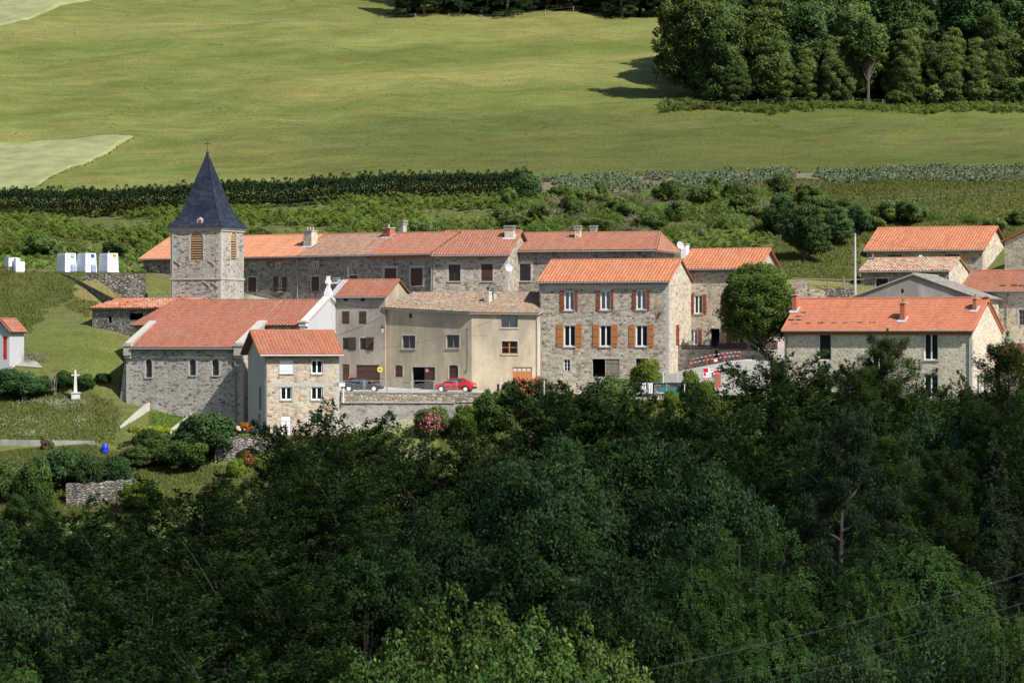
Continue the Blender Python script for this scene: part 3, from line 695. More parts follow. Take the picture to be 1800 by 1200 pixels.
class Bld:
    def __init__(s, name, label, cat, A, B, depth, zb, ze, group=None, parent=None, kind=None, L0=0):
        a = Vector((X_(*A), A[1])); b = Vector((X_(*B), B[1]))
        s.W = (b-a).length; s.D = depth; s.zb = zb; s.ze = ze; s.H = ze-zb
        s.rz = math.atan2(b.y-a.y, b.x-a.x)
        s.Mx = Matrix.Translation((a.x, a.y, zb)) @ Matrix.Rotation(s.rz, 4, 'Z')
        s.inv = s.Mx.inverted()
        s.root = empty(name, (a.x, a.y, zb), s.rz)
        if parent: s.root.parent = parent.root; s.root.matrix_parent_inverse = parent.inv.copy()
        else: tag(s.root, label, cat, group, kind)
        s.sides = {'F': ((0, 0), (1, 0), (0, -1)), 'R': ((s.W, 0), (0, 1), (1, 0)), 'L': ((0, 0), (0, 1), (-1, 0)), 'K': ((0, depth), (1, 0), (0, 1))}
        s.holes = {}; s.roof = None
    def side(s, key, o, p):
        """another wall plane from local point o to p"""
        d = Vector((p[0]-o[0], p[1]-o[1])); L = d.length; d /= L
        s.sides[key] = (o, (d.x, d.y), (d.y, -d.x)); return L
    def mp(s, side):
        o, d, n = s.sides[side]
        return lambda u, v, w: (o[0]+d[0]*u+n[0]*w, o[1]+d[1]*u+n[1]*w, v)
    def cast(s, px, py):
        c = s.inv @ Vector((0, 0, 0)); e = (s.inv @ ray(px, py))-c
        return c, e
    def loc(s, side, px, py):
        o, d, n = s.sides[side]; c, e = s.cast(px, py)
        k = ((o[0]-c.x)*n[0]+(o[1]-c.y)*n[1])/(e.x*n[0]+e.y*n[1])
        q = c+e*k
        return (q.x-o[0])*d[0]+(q.y-o[1])*d[1], q.z
    def at_y(s, px, py, y):
        c, e = s.cast(px, py); k = (y-c.y)/e.y; return c+e*k
    def rect(s, side, r):
        u0, v1 = s.loc(side, r[0], r[1]); u1, v0 = s.loc(side, r[2], r[3])
        _, v1b = s.loc(side, r[2], r[1]); _, v0b = s.loc(side, r[0], r[3])
        return min(u0, u1), (v0+v0b)/2, max(u0, u1), (v1+v1b)/2
    def shape(s, u0, v0, u1, v1, arch=0):
        if not arch: return [(u0, v0), (u1, v0), (u1, v1), (u0, v1)]
        w = (u1-u0)/2; h = w*arch; c = (u0+u1)/2
        return [(u0, v0), (u1, v0)]+[(c+w*math.cos(t), v1-h+h*math.sin(t)) for t in np.linspace(0, math.pi, 9)]
    def hole(s, side, poly): s.holes.setdefault(side, []).append(poly)
    def wallpoly(s, mb, side, outline, mi=0, rev=.24, holes=None):
        f = s.mp(side); hs = s.holes.get(side, []) if holes is None else holes
        loops = [outline]+hs
        tri = tessellate_polygon([[Vector((u, v, 0)) for u, v in l] for l in loops])
        flat = [q for l in loops for q in l]
        mb.add([f(u, v, 0) for u, v in flat], [tuple(t) for t in tri], mi)
        for h in hs:
            k = len(h)
            mb.add([f(u, v, 0) for u, v in h]+[f(u, v, -rev) for u, v in h], [(i, (i+1) % k, k+(i+1) % k, k+i) for i in range(k)], mi)
    def pbox(s, mb, side, u0, v0, u1, v1, d0, d1, mi=0): mb.box((u0, v0, d0), (u1, v1, d1), mi, s.mp(side))
    def win(s, side, r, fr='pvc', nx=2, ny=1, gl='glass', curtain=None, sill=None, surr=None, sw=.16, arch=0, closed=None, name='window', fw=.075, rec=.14, local=False, label=None, bars=None):
        u0, v0, u1, v1 = r if local else s.rect(side, r)
        sh = s.shape(u0, v0, u1, v1, arch); s.hole(side, sh)
        f = s.mp(side); mb = MB()
        if closed:      # boarded door / closed shutter: planks
            n = max(2, round((u1-u0)/.17)); w = (u1-u0)/n
            for i in range(n):
                top = v1
                if arch:
                    c = (u0+u1)/2; hw = (u1-u0)/2; x = min(abs(u0+w*i-c), abs(u0+w*(i+1)-c)); top = v1-hw*arch*(1-math.sqrt(max(0, 1-(x/hw)**2)))
                s.pbox(mb, side, u0+w*i+.008, v0, u0+w*(i+1)-.008, top, -rec, -rec+.045+.006*(i % 2))
            for vv in (v0+.2*(v1-v0), v0+.75*(v1-v0)): s.pbox(mb, side, u0+.03, vv, u1-.03, vv+.1, -rec+.05, -rec+.08)
            s.pbox(mb, side, u0, v0, u1, v1-(.3*(u1-u0) if arch else 0), -rec-.03, -rec-.002)
            o = mb.build(name, M[closed], s.root)
        elif fr:
            d0, d1 = -rec-.05, -rec+.03
            vt = v1-(u1-u0)/2*arch
            s.pbox(mb, side, u0, v0, u0+fw, vt, d0, d1); s.pbox(mb, side, u1-fw, v0, u1, vt, d0, d1)
            s.pbox(mb, side, u0+fw, v0, u1-fw, v0+fw, d0, d1-.004)
            if not arch: s.pbox(mb, side, u0+fw, v1-fw, u1-fw, v1, d0, d1-.004)
            for i in range(1, nx):
                c = u0+(u1-u0)*i/nx; s.pbox(mb, side, c-fw*.65, v0+fw, c+fw*.65, vt-fw*(0 if arch else 1), d0, d1-.008)
            for k in range(1, ny):
                c = v0+(v1-v0)*k/ny; s.pbox(mb, side, u0+fw, c-fw*.3, u1-fw, c+fw*.3, d0+.01, d1-.016)
            if bars:
                for i in range(1, bars): 
                    c = u0+(u1-u0)*i/bars; s.pbox(mb, side, c-.02, v0, c+.02, v1, -.05, -.02)
            o = mb.build(name, M[fr], s.root)
            p = MB(); p.add([f(u, v, -rec-.015) for u, v in sh], [tuple(range(len(sh)))])
            p.build('pane', M[gl], o)
            if curtain:
                c = MB(); n = 14
                for half in ((u0, (u0+u1)/2-.02), ((u0+u1)/2+.02, u1)):
                    pts = [(half[0]+(half[1]-half[0])*i/n, .025*math.sin(i*2.2)) for i in range(n+1)]
                    c.add([f(u, v0+.05, -rec-.08+w) for u, w in pts]+[f(u, v1-.02, -rec-.08+w) for u, w in pts], [(i, i+1, n+2+i, n+1+i) for i in range(n)])
                c.build('curtain', M[curtain], o)
        else:
            o = None
        par = o or s.root
        if sill:
            q = MB(); s.pbox(q, side, u0-.1, v0-.12, u1+.1, v0-.004, -.1, .09); q.build('sill', M[sill], par)
        if surr:
            q = MB(); e = .022
            if arch:
                inn = sh[2:]; c = (u0+u1)/2; vc = v1-(u1-u0)/2*arch; k = 1+sw/((u1-u0)/2)
                out = [(c+(u-c)*k, vc+(v-vc)*k) for u, v in inn]
                for i in range(len(inn)-1):
                    a, b, cc, d = inn[i], out[i], out[i+1], inn[i+1]
                    q.hexa([f(*a, 0), f(*b, 0), f(*cc, 0), f(*d, 0), f(*a, e), f(*b, e), f(*cc, e), f(*d, e)])
                vt = vc
            else:
                s.pbox(q, side, u0-sw, v1, u1+sw, v1+sw*1.2, -.01, e); vt = v1
            # quoined jambs: alternating long and short blocks
            h = .32; k = max(2, int((vt-v0)/h)); h = (vt-v0)/k
            for i in range(k):
                w = sw*(1.25 if i % 2 else .8)
                s.pbox(q, side, u0-w, v0+h*i+.006, u0, v0+h*(i+1)-.006, -.01, e); s.pbox(q, side, u1, v0+h*i+.006, u1+w, v0+h*(i+1)-.006, -.01, e)
            q.build('surround', M[surr], par)
        if o and label: o['label'] = label
        return o, (u0, v0, u1, v1)
    def shutter(s, side, r, mat, open_d=.035, label=None, brace=False):
        u0, v0, u1, v1 = s.rect(side, r); q = MB()
        n = max(2, round((u1-u0)/.13)); w = (u1-u0)/n
        for i in range(n): s.pbox(q, side, u0+w*i+.005, v0, u0+w*(i+1)-.005, v1, open_d, open_d+.035)
        for t in (.14, .47, .80): s.pbox(q, side, u0+.02, v0+t*(v1-v0), u1-.02, v0+t*(v1-v0)+.11, open_d+.035, open_d+.06)
        o = q.build('shutter', M[mat], s.root)
        if label: o['label'] = label
        return o
    def part(s, name, mb, mat, parent=None): return mb.build(name, mat, parent or s.root)
    def gable(s, zr, mat, kind='roman', wall='st_grey', walls=None, ohf=.35, ohb=.35, ohl=.25, ohr=.25, dr=None, gutter=True, quoin=None, jit=0.0, lean=0.0, backless=False, ridge=True):
        """walls + ridge parallel to the front wall"""
        W, D, H = s.W, s.D, s.H; dr = dr or D/2; hr = zr-s.zb; tp = (hr-H)/dr; hb = hr-(D-dr)*tp
        wm = walls or {}
        names = [wall]+sorted({v for v in wm.values()}-{wall}); mi = lambda k: names.index(wm.get(k, wall))
        mb = MB()
        s.wallpoly(mb, 'F', [(0, 0), (W, 0), (W, H), (0, H)], mi('F'))
        s.wallpoly(mb, 'R', [(0, 0), (D, 0), (D, hb), (dr, hr), (0, H)], mi('R'))
        s.wallpoly(mb, 'L', [(0, 0), (D, 0), (D, hb), (dr, hr), (0, H)], mi('L'))
        s.wallpoly(mb, 'K', [(0, 0), (W, 0), (W, hb), (0, hb)], mi('K'))
        s.wall = s.part('wall', mb, [M[k] for k in names])
        s.zs = lambda y: (H+y*tp if y <= dr else hr-(y-dr)*tp)
        rb = MB()
        fp = [(-ohl, -ohf, H-ohf*tp), (W+ohr, -ohf, H-ohf*tp), (W+ohr, dr, hr), (-ohl, dr, hr)]
        bp = [(W+ohr, D+ohb, hb-ohb*tp), (-ohl, D+ohb, hb-ohb*tp), (-ohl, dr, hr), (W+ohr, dr, hr)]
        tiles(rb, fp, kind, 0, jit=jit); tiles(rb, bp, kind, 0, jit=jit); slab(rb, fp); slab(rb, bp)
        if ridge:
            k = max(2, int((W+ohl+ohr)/.4)); st = (W+ohl+ohr)/k
            for i in range(k): rb.tube([(-ohl+st*i, dr, hr+.15), (-ohl+st*(i+1)+.04, dr, hr+.165)], [.13, .115], 8, 0)
        for xx in ([-ohl] if ohl > 0 else [])+([W+ohr] if ohr > 0 else []):
            rb.tube([(xx, -ohf, H-ohf*tp+.12), (xx, dr, hr+.12), (xx, D+ohb, hb-ohb*tp+.12)], .10, 6, 0)
        s.roof = s.part('roof', rb, [M[mat], M['eave']])
        if gutter:
            g = MB(); z = H-ohf*tp+.06
            g.tube([(-ohl, -ohf-.09, z), (W+ohr, -ohf-.09, z)], .075, 8); s.part('gutter', g, M['gutter'])
        if quoin: s.quoins(quoin)
        return s
    def quoins(s, mat, sides=('F',), ends=(0, 1), h=.42, top=None):
        q = MB(); n = int((top or s.H)/h)
        for e in ends:
            for i in range(n):
                L = .55 if i % 2 else .32; Ls = .32 if i % 2 else .55
                u = 0 if e == 0 else s.W
                s.pbox(q, 'F', min(u, u+(L if e == 0 else -L)), i*h+.006, max(u, u+(L if e == 0 else -L)), (i+1)*h-.006, -.02, .02)
                s.pbox(q, 'R' if e else 'L', 0, i*h+.006, Ls, (i+1)*h-.006, -.02, .02)
        return s.part('quoins', q, M[mat])
    def downpipe(s, side, u, v0, v1, mat='gutter', r=.05, out=.09):
        q = MB(); f = s.mp(side); q.tube([f(u, v1, out+.12), f(u, v1-.3, out), f(u, v0, out)], r, 6)
        return s.part('downpipe', q, M[mat])
    def chimney(s, pxl, pxr, pyt, y, mat='st_pale', dp=.7, pot='brick', cap=True, pots=1, flash='lead', zs=None, pans=False):
        a = s.at_y(pxl, pyt, y); b = s.at_y(pxr, pyt, y); zb = (zs if zs is not None else s.zs(y))-.25
        zt = a.z; q = MB()
        # apparent width includes some of the right side: shrink
        x0, x1 = a.x, max(a.x+.35, b.x-dp*.25)
        q.box((x0, y-dp/2, zb), (x1, y+dp/2, zt-.12))
        o = s.part('chimney', q, M[mat], s.roof)
        c = MB()
        if cap: c.box((x0-.07, y-dp/2-.07, zt-.118), (x1+.07, y+dp/2+.07, zt-.02))
        if pans:
            for k in range(2):
                c.box((x0-.09, y-dp/2-.09, zt+.10+.16*k), (x1+.09, y+dp/2+.09, zt+.16+.16*k))
                for cx in (x0+.03, x1-.13):
                    for cy in (y-dp/2+.03, y+dp/2-.13): c.box((cx, cy, zt-.02+.16*k), (cx+.1, cy+.1, zt+.10+.16*k))
        c.build('chimney_cap', M['cement'], o) if c.V else None
        if pots and not pans:
            p = MB()
            for k in range(pots):
                cx = x0+(x1-x0)*(k+.5)/pots; p.lathe([(.11, 0), (.10, .2), (.13, .24), (.13, .30), (.06, .34)], (cx, y, zt-.02), 10)
            p.build('chimney_pot', M[pot], o)
        if flash:
            l = MB(); z0 = s.zs(y-dp/2-.25)+.21; z1 = s.zs(y+dp/2)+.21
            l.prism([(x0-.2, y-dp/2-.3, z0), (x1+.2, y-dp/2-.3, z0), (x1+.2, y+dp/2, z1), (x0-.2, y+dp/2, z1)], (0, 0, .02))
            l.build('flashing', M[flash], o)
        return o
    def skylight(s, r, label=None):
        """roof window given by its photo rectangle on the front slope"""
        H = s.H; c, e = s.cast((r[0]+r[2])/2, (r[1]+r[3])/2)
        t0, t1 = 300, 420
        for _ in range(40):
            m = (t0+t1)/2; q = c+e*m
            if q.z > s.zs(q.y)+.15: t0 = m
            else: t1 = m
        q = c+e*t0; w = (r[2]-r[0])/F*348/2*.95; sl = (s.zs(1.0)-s.zs(0)); L = (r[3]-r[1])/F*348/2/sl
        L = min(L, .7)
        pt = lambda x, y, d: (q.x+x, q.y+y, q.z+y*sl+d)
        fr = MB()
        fr.hexa([pt(-w, -L, 0), pt(w, -L, 0), pt(w, L, 0), pt(-w, L, 0), pt(-w, -L, .12), pt(w, -L, .12), pt(w, L, .12), pt(-w, L, .12)])
        o = s.part('skylight', fr, M['metal'], s.roof)
        g = MB(); w *= .86; L *= .82
        g.hexa([pt(-w, -L, .121), pt(w, -L, .121), pt(w, L, .121), pt(-w, L, .121), pt(-w, -L, .135), pt(w, -L, .135), pt(w, L, .135), pt(-w, L, .135)])
        g.build('pane', M['skylight'], o)

def satellite_dish(px, py, Y, label, r=.42):
    o = empty('satellite_dish', P(px, py, Y)); tag(o, label, 'satellite dish')
    d = MB(); n = 18; prof = [(0, .10), (r*.35, .085), (r*.7, .04), (r, 0)]
    vs = []; fs = []
    for rr, dd in prof:
        for k in range(n): vs.append((rr*math.cos(2*math.pi*k/n)*.92, dd, rr*math.sin(2*math.pi*k/n)))
    for i in range(3):
        for k in range(n): fs.append((i*n+k, i*n+(k+1) % n, (i+1)*n+(k+1) % n, (i+1)*n+k))
    d.add(vs, fs); dd = d.build('reflector', M['dish'], o, smooth=True); dd.rotation_euler = (R(-18), 0, R(28))
    a = MB(); a.tube([(0, .02, -.35), (.18, -.45, -.1)], .018, 5); a.tube([(.15, -.48, -.14), (.22, -.4, -.04)], .035, 6); a.build('feed_arm', M['metal'], o)
    m = MB(); m.tube([(0, .12, 0), (0, .3, -.25)], .03, 6); m.tube([(0, .3, .1), (0, .3, -1.1)], .028, 6); m.build('mast', M['metal'], o)
    return o
# ------------------------------------------------------------------ the village
# --- small tiled house in front of the church
b = Bld('village_house', 'small stone house with white windows and red tiled roof in front of the church', 'house', (466, 335.6), (596, 337.6), 7.6, -10.6, Z_(621, 336))
WH = dict(fr='pvc', nx=2, gl='glass', sill='cement', surr='cement', sw=.13, fw=.10)
b.win('F', (492, 633, 515, 656), closed='paint_white', sill='cement', surr='cement', sw=.13, name='shutter', rec=.08, label='white closed roller shutter')
b.win('F', (547.5, 633, 567.3, 656.5), **WH)
b.win('F', (493.5, 680, 513.5, 702.5), **WH)
b.win('F', (547.2, 680, 567.3, 702.5), **WH)
b.win('F', (545, 730, 566, 744), **WH)
b.win('F', (495, 731, 511, 765), closed='paint_white', name='door', rec=.1)
b.win('L', (455, 680, 459, 720), fr='wood_grey', nx=1, gl='glass', fw=.06)
b.win('L', (454, 727, 457.5, 741), fr='wood_grey', nx=1, gl='glass', fw=.06)
b.gable(Z_(584, 340), 't_small', wall='st_tan', walls={'L': 'plaster_side'}, ohf=.5, ohb=.4, ohl=.62, ohr=.35)
q = MB(); b.pbox(q, 'F', -.0, b.rect('F', (470, 673, 590, 679))[1], b.W, b.rect('F', (470, 673, 590, 679))[3], -.02, .02); b.part('floor_band', q, M['cement'])
b.downpipe('F', .12, .6, b.H-.1); b.quoins('dress', ends=(1,))

# --- church
ch = Bld('church', 'old stone church with square slate-spired tower, red tiled nave and white cross gable', 'church', (222, 348.3), (428, 343.9), 5.2, -10.5, Z_(611, 348))
zr = Z_(531, 358.6)-ch.zb; H = ch.H; YR = 10.9; tp = (zr-H)/YR; NF, NB = 5.2, 16.6; W = ch.W; ZN = H+NF*tp
for rr in ((256, 631.5, 267, 663), (333, 631, 344.2, 659.5), (373, 631, 384.8, 659.5)):
    ch.win('F', rr, fr='black', nx=1, ny=5, gl='glass_church', arch=1, surr='dress', sw=.24, fw=.035, sill='dress', rec=.2)
xr = ch.at_y(539, 560, NF).x
ch.side('NF', (W, NF), (xr, NF)); ch.side('NR', (xr, NF), (xr, NB)); ch.side('AR', (W, 0), (W, NF)); ch.side('AL', (0, 0), (0, NF)); ch.side('NK', (xr, NB), (0, NB))
mb = MB()
ch.wallpoly(mb, 'F', [(0, 0), (W, 0), (W, H), (0, H)])
ch.wallpoly(mb, 'AR', [(0, 0), (NF, 0), (NF, ZN+.5), (0, H+.5)]); ch.wallpoly(mb, 'AL', [(0, 0), (NF, 0), (NF, ZN+.5), (0, H+.5)])
ch.wallpoly(mb, 'NF', [(0, 0), (xr-W, 0), (xr-W, ZN), (0, ZN)])
ch.wallpoly(mb, 'NK', [(0, 0), (xr, 0), (xr, ZN), (0, ZN)])
ap = [(0, NF), (-2.9, NF+2.4), (-2.9, NB-2.4), (0, NB)]
for i in range(3):
    L = ch.side('A%d' % i, ap[i+1], ap[i]); ch.wallpoly(mb, 'A%d' % i, [(0, 0), (L, 0), (L, ZN), (0, ZN)])
ch.part('wall', mb, M['st_church'])
hN = NB-NF; g = MB()
ch.wallpoly(g, 'NR', [(0, 0), (hN, 0), (hN, ZN+.35), (YR-NF, zr+.35), (0, ZN+.35)]); ch.part('gable_wall', g, M['plaster_white'])
rb = MB()
fp = [(.62, -.32, H-.32*tp), (W-.78, -.32, H-.32*tp), (W-.78, YR, zr), (.0, YR, zr), (.0, NF, ZN), (.62, NF, ZN)]
tiles(rb, [(.62, -.32, H-.32*tp), (W-.78, -.32, H-.32*tp), (W-.78, YR, zr), (.62, YR, zr)], 'roman'); slab(rb, [(.62, -.32, H-.32*tp), (W-.78, -.32, H-.32*tp), (W-.78, NF, ZN), (.62, NF, ZN)])
tiles(rb, [(-.02, NF, ZN), (.62, NF, ZN), (.62, YR, zr), (-.02, YR, zr)], 'roman'); slab(rb, [(0, NF, ZN), (W-.78, NF, ZN), (W-.78, YR, zr), (0, YR, zr)])
p2 = [(W-.78, NF-.35, ZN-.35*tp), (xr-.1, NF-.35, ZN-.35*tp), (xr-.1, YR, zr), (W-.78, YR, zr)]
tiles(rb, p2, 'roman'); slab(rb, p2)
p3 = [(xr, NB+.3, ZN-.3*tp), (0, NB+.3, ZN-.3*tp), (0, YR, zr), (xr, YR, zr)]
tiles(rb, p3, 'roman'); slab(rb, p3)
for i in range(3):
    a, c = ap[i+1], ap[i]
    ex = lambda p: (p[0]*1.1-.05, YR+(p[1]-YR)*1.06, ZN-.12)
    tiles(rb, [ex(a), ex(c), (0, YR, zr)], 'roman'); slab(rb, [ex(a), ex(c), (0, YR, zr)], t=.1)
    rb.tube([Vector(ex(a))+Vector((0, 0, .16)), (0, YR, zr+.18)], .12, 8)
rb.tube([Vector(ex(ap[0]))+Vector((0, 0, .16)), (0, YR, zr+.18)], .12, 8)
for i in range(int(xr/.42)): rb.tube([(.42*i, YR, zr+.15), (.42*i+.44, YR, zr+.165)], [.13, .115], 8)
ch.roof = ch.part('roof', rb, [M['t_church'], M['eave']])
def coping(x0, x1, y0, y1, z0, z1, name='parapet', mat='dress', kneel=True):
    q = MB(); h = .5
    q.hexa([(x0, y0, z0+.1), (x1, y0, z0+.1), (x1, y1, z1+.1), (x0, y1, z1+.1), (x0-.06, y0, z0+h), (x1+.06, y0, z0+h), (x1+.06, y1, z1+h), (x0-.06, y1, z1+h)])
    if kneel:
        q.box((x0-.08, y0-.32, z0-.75), (x1+.08, y0+.02, z0+.15)); q.box((x0-.14, y0-.40, z0+.152), (x1+.14, y0+.25, z0+.36))
        q.box((x0-.04, y0-.2, z0-1.05), (x1+.04, y0+.02, z0-.752))
    return ch.part(name, q, M[mat])
coping(-.06, .56, -.05, NF+.1, H, ZN); coping(W-.80, W+.06, -.05, NF+.1, H, ZN)
q = MB(); q.box((-.0, -.0, 0), (.001, .001, .001))
# gable coping and cross of the west front
cp = MB()
for (y0, z0, y1, z1) in ((NF-.25, ZN+.12, YR, zr+.36), (NB+.25, ZN+.12, YR, zr+.36)):
    cp.hexa([(xr-.55, y0, z0), (xr+.12, y0, z0), (xr+.12, y1, z1), (xr-.55, y1, z1), (xr-.6, y0, z0+.3), (xr+.18, y0, z0+.3), (xr+.18, y1, z1+.3), (xr-.6, y1, z1+.3)])
for y0, y1 in ((NF-.55, NF+.15), (NB-.15, NB+.55)):
    cp.box((xr-.6, y0, ZN-.1), (xr+.16, y1, ZN+.30)); cp.box((xr-.68, y0-.1, ZN+.302), (xr+.24, y1+.1, ZN+.46))
ch.part('gable_coping', cp, M['stonewhite'])
q = MB(); q.box((xr-.5, NF-.5, 0), (xr-.02, NF+.0, ZN-.1)); ch.part('pilaster', q, M['dress'])
c = MB(); x = xr-.2; z = zr+.55
c.box((x-.32, YR-.32, z), (x+.32, YR+.32, z+.45)); c.box((x-.24, YR-.24, z+.452), (x+.24, YR+.24, z+.75))
c.box((x-.15, YR-.15, z+.752), (x+.15, YR+.15, z+1.95)); c.box((x-.13, YR-.48, z+1.2), (x+.13, YR-.152, z+1.55)); c.box((x-.13, YR+.152, z+1.2), (x+.13, YR+.48, z+1.55))
ch.part('cross', c, M['paint_white'])
q = MB(); q.prism([(0, .3, 0), (-1.1, .3, 0), (-1.0, .3, 3.2), (-.35, .3, 8.6), (0, .3, 8.6)], (0, .8, 0)); ch.part('buttress', q, M['st_church'])
q = MB(); q.tube([(.6, -.42, H-.12), (W-.8, -.42, H-.12)], .08, 8); q.tube([(W-.85, -.42, H-.15), (W-.85, -.1, H-.5), (W-.85, -.1, .8)], .06, 6); ch.part('gutter', q, M['gutter'])
q = MB(); u, v = ch.loc('F', 388.7, 705); u2, v2 = ch.loc('F', 388.7, 735); q.tube([(u, -.12, v2), (u, -.12, v)], .05, 6); q.tube([(u-.35, -.12, v), (u+.35, -.12, v)], .04, 6); ch.part('vent_pipe', q, M['lead'])
ch.quoins('dress', ends=(0, 1), top=H-.4)
# tower
ta = ch.Mx @ Vector((0, 17.0, 0))
def on_row(px, y):
    q = ch.at_y(px, 500, y); w = ch.Mx @ q; return (px, w.y)
tw = Bld('tower', None, None, on_row(300, 17.0), on_row(388.5, 17.0), 5.5, -4.0, Z_(401.5, 362.5), parent=ch)
for sd, rr in (('F', (335, 407, 356.5, 458)), ('R', (405.6, 407.5, 415.5, 458.5))):
    u0, v0, u1, v1 = tw.rect(sd, rr); tw.hole(sd, tw.shape(u0, v0, u1, v1, 1))
    l = MB(); n = 11; cu = (u0+u1)/2; hw = (u1-u0)/2
    for i in range(n):
        v = v0+(v1-v0-.25)*i/n; k = 1 if v < v1-hw else math.sqrt(max(.05, 1-((v-(v1-hw))/hw)**2))
        f = tw.mp(sd); a, c2 = cu-hw*k, cu+hw*k
        l.hexa([f(a, v, -.02), f(c2, v, -.02), f(c2, v+.23, -.26), f(a, v+.23, -.26), f(a, v+.05, -.02), f(c2, v+.05, -.02), f(c2, v+.28, -.26), f(a, v+.28, -.26)])
    sh = tw.shape(u0, v1-hw*1.35, u1, v1, 1); f = tw.mp(sd); l.add([f(u, v, -.05) for u, v in sh], [tuple(range(len(sh)))])
    lo = tw.part('louvre', l, M['louvre'])
    s_ = MB(); sh = tw.shape(u0, v0, u1, v1, 1); inn = sh[2:]; vc = v1-hw; k = 1+.22/hw; out = [(cu+(u-cu)*k, vc+(v-vc)*k) for u, v in inn]
    for i in range(len(inn)-1):
        s_.hexa([f(*inn[i], 0), f(*out[i], 0), f(*out[i+1], 0), f(*inn[i+1], 0), f(*inn[i], .02), f(*out[i], .02), f(*out[i+1], .02), f(*inn[i+1], .02)])
    for i in range(6):
        h = (vc-v0)/6; w = .28 if i % 2 else .18
        tw.pbox(s_, sd, u0-w, v0+h*i+.005, u0, v0+h*(i+1)-.005, -.01, .02); tw.pbox(s_, sd, u1, v0+h*i+.005, u1+w, v0+h*(i+1)-.005, -.01, .02)
    tw.part('louvre_surround', s_, M['dress'])
mb = MB(); TW, TD, TH = tw.W, tw.D, tw.H
for sd, L in (('F', TW), ('R', TD), ('L', TD), ('K', TW)): tw.wallpoly(mb, sd, [(0, 0), (L, 0), (L, TH), (0, TH)])
tw.part('tower_wall', mb, M['st_church'])
q = MB(); zc = tw.rect('F', (300, 488.5, 388, 491.5)); q.box((-.08, -.08, zc[1]), (TW+.08, TD+.08, zc[3]))
q.box((-.1, -.1, TH-.22), (TW+.1, TD+.1, TH+.0)); q.box((-.2, -.2, TH+.002), (TW+.2, TD+.2, TH+.16)); tw.part('cornice', q, M['dress'])
tw.quoins('dress', ends=(0, 1), top=TH-.3)
sp = MB(); hz = Z_(268, 365)-tw.zb; c = Vector((TW/2, TD/2, 0)); lv = [(1.115, TH+.162), (1.06, TH+.36), (.90, TH+.85), (.78, TH+1.35), (.70, TH+1.8), (.012, hz)]
vs = []
for k, z in lv:
    for sx, sy in ((-1, -1), (1, -1), (1, 1), (-1, 1)): vs.append((c.x+sx*k*TW/2, c.y+sy*k*TD/2, z))
sp.add(vs, [(i*4+k, i*4+(k+1) % 4, i*4+4+(k+1) % 4, i*4+4+k) for i in range(5) for k in range(4)]+[(0, 1, 2, 3)])
for k in range(4): sp.tube([vs[i*4+k] for i in range(6)], .045, 5)
sp_o = tw.part('spire', sp, M['slate'])
q = MB(); q.lathe([(.16, -.5), (.12, 0), (.17, .12), (.10, .26), (.03, .34)], (c.x, c.y, hz-.02), 10); q.tube([(c.x, c.y, hz+.2), (c.x, c.y, hz+1.45)], .025, 5); q.tube([(c.x-.28, c.y, hz+1.0), (c.x+.28, c.y, hz+1.0)], .022, 5)
q.tube([(c.x-.28, c.y, hz+1.1), (c.x-.28, c.y, hz+.9)], .03, 5); q.tube([(c.x+.28, c.y, hz+1.1), (c.x+.28, c.y, hz+.9)], .03, 5); tw.part('finial_cross', q, M['black'])
q = MB(); u, v = tw.loc('F', 350.5, 388); y0 = .05; q.prism([(u-.3, y0, v-.35), (u+.3, y0, v-.35), (u+.3, y0, v+.1), (u, y0, v+.35), (u-.3, y0, v+.1)], (0, .9, 0)); tw.part('roof_hatch', q, M['lead'])
q = MB(); q.box((u-.17, y0-.012, v-.3), (u+.17, y0-.002, v+.1)); tw.part('hatch_opening', q, M['wood_red'])
q = MB(); q.tube([(.18, -.06, TH-.2), (.18, -.06, .5)], .03, 5); tw.part('lightning_cable', q, M['gutter'])
q = MB()
for (px, py) in ((362, 498), (412-40, 462), (377, 500), (312, 462)):
    u, v = tw.loc('F', px, py); q.tube([(u-.35, -.05, v+.25), (u-.1, -.05, v+.05), (u+.1, -.05, v-.02), (u+.35, -.05, v-.25)], .045, 5)
tw.part('wall_tie', q, M['gutter'])

# --- terraced row behind the church
RZ = 9.04
def row(label, A, B, depth, ze=RZ): return Bld('terraced_house', label, 'house', A, B, depth, 0.5, ze, 'terraced houses of the long row')
b = row('leftmost terraced house of the row, bright orange roof, partly behind the tower', (252, 392), (525, 379), 10)
SW = dict(fr='pvc', nx=2, gl='glass', surr='dress', sw=.12, fw=.06)
for rr in ((441, 463.3, 448.2, 472.7), (485.8, 462.5, 492.8, 472)): b.win('F', rr, **SW)
b.win('F', (436.3, 487.3, 450.7, 512.7), closed='wood_brown', surr='dress', sw=.12, name='shutter', rec=.04)
b.win('F', (489, 487, 496.5, 512.3), fr='pvc', nx=2, ny=4, fw=.05, surr=None, sill='dress')
b.shutter('F', (481.2, 487, 489, 512.3), 'wood_brown'); b.shutter('F', (496.5, 487, 504.2, 512.3), 'wood_brown')
b.gable(Z_(416, 386.5), 't_new2', 'mid', wall='st_dark', ohf=.4, ohl=.35, ohr=0, dr=4.6)
b.chimney(538.5, 556, 405, 2.2, 'st_pale', dp=1.0, pots=3, pot='cement')
q = MB(); q.box((0, -.10, b.H-.45), (b.W, -.002, b.H-.12)); b.part('genoise', q, M['t_dull']); b.downpipe('F', b.W-.1, 1, b.H-.2)
b = row('terraced house with dull brown tiled roof, second from the left in the row', (525, 379), (652, 373), 10)
for rr in ((551.5, 460.7, 559, 471.3), (619.5, 459.3, 626.7, 470)): b.win('F', rr, **SW)
b.win('F', (547.5, 486, 561.3, 511.3), closed='wood_brown', surr='dress', sw=.12, name='shutter', rec=.04)
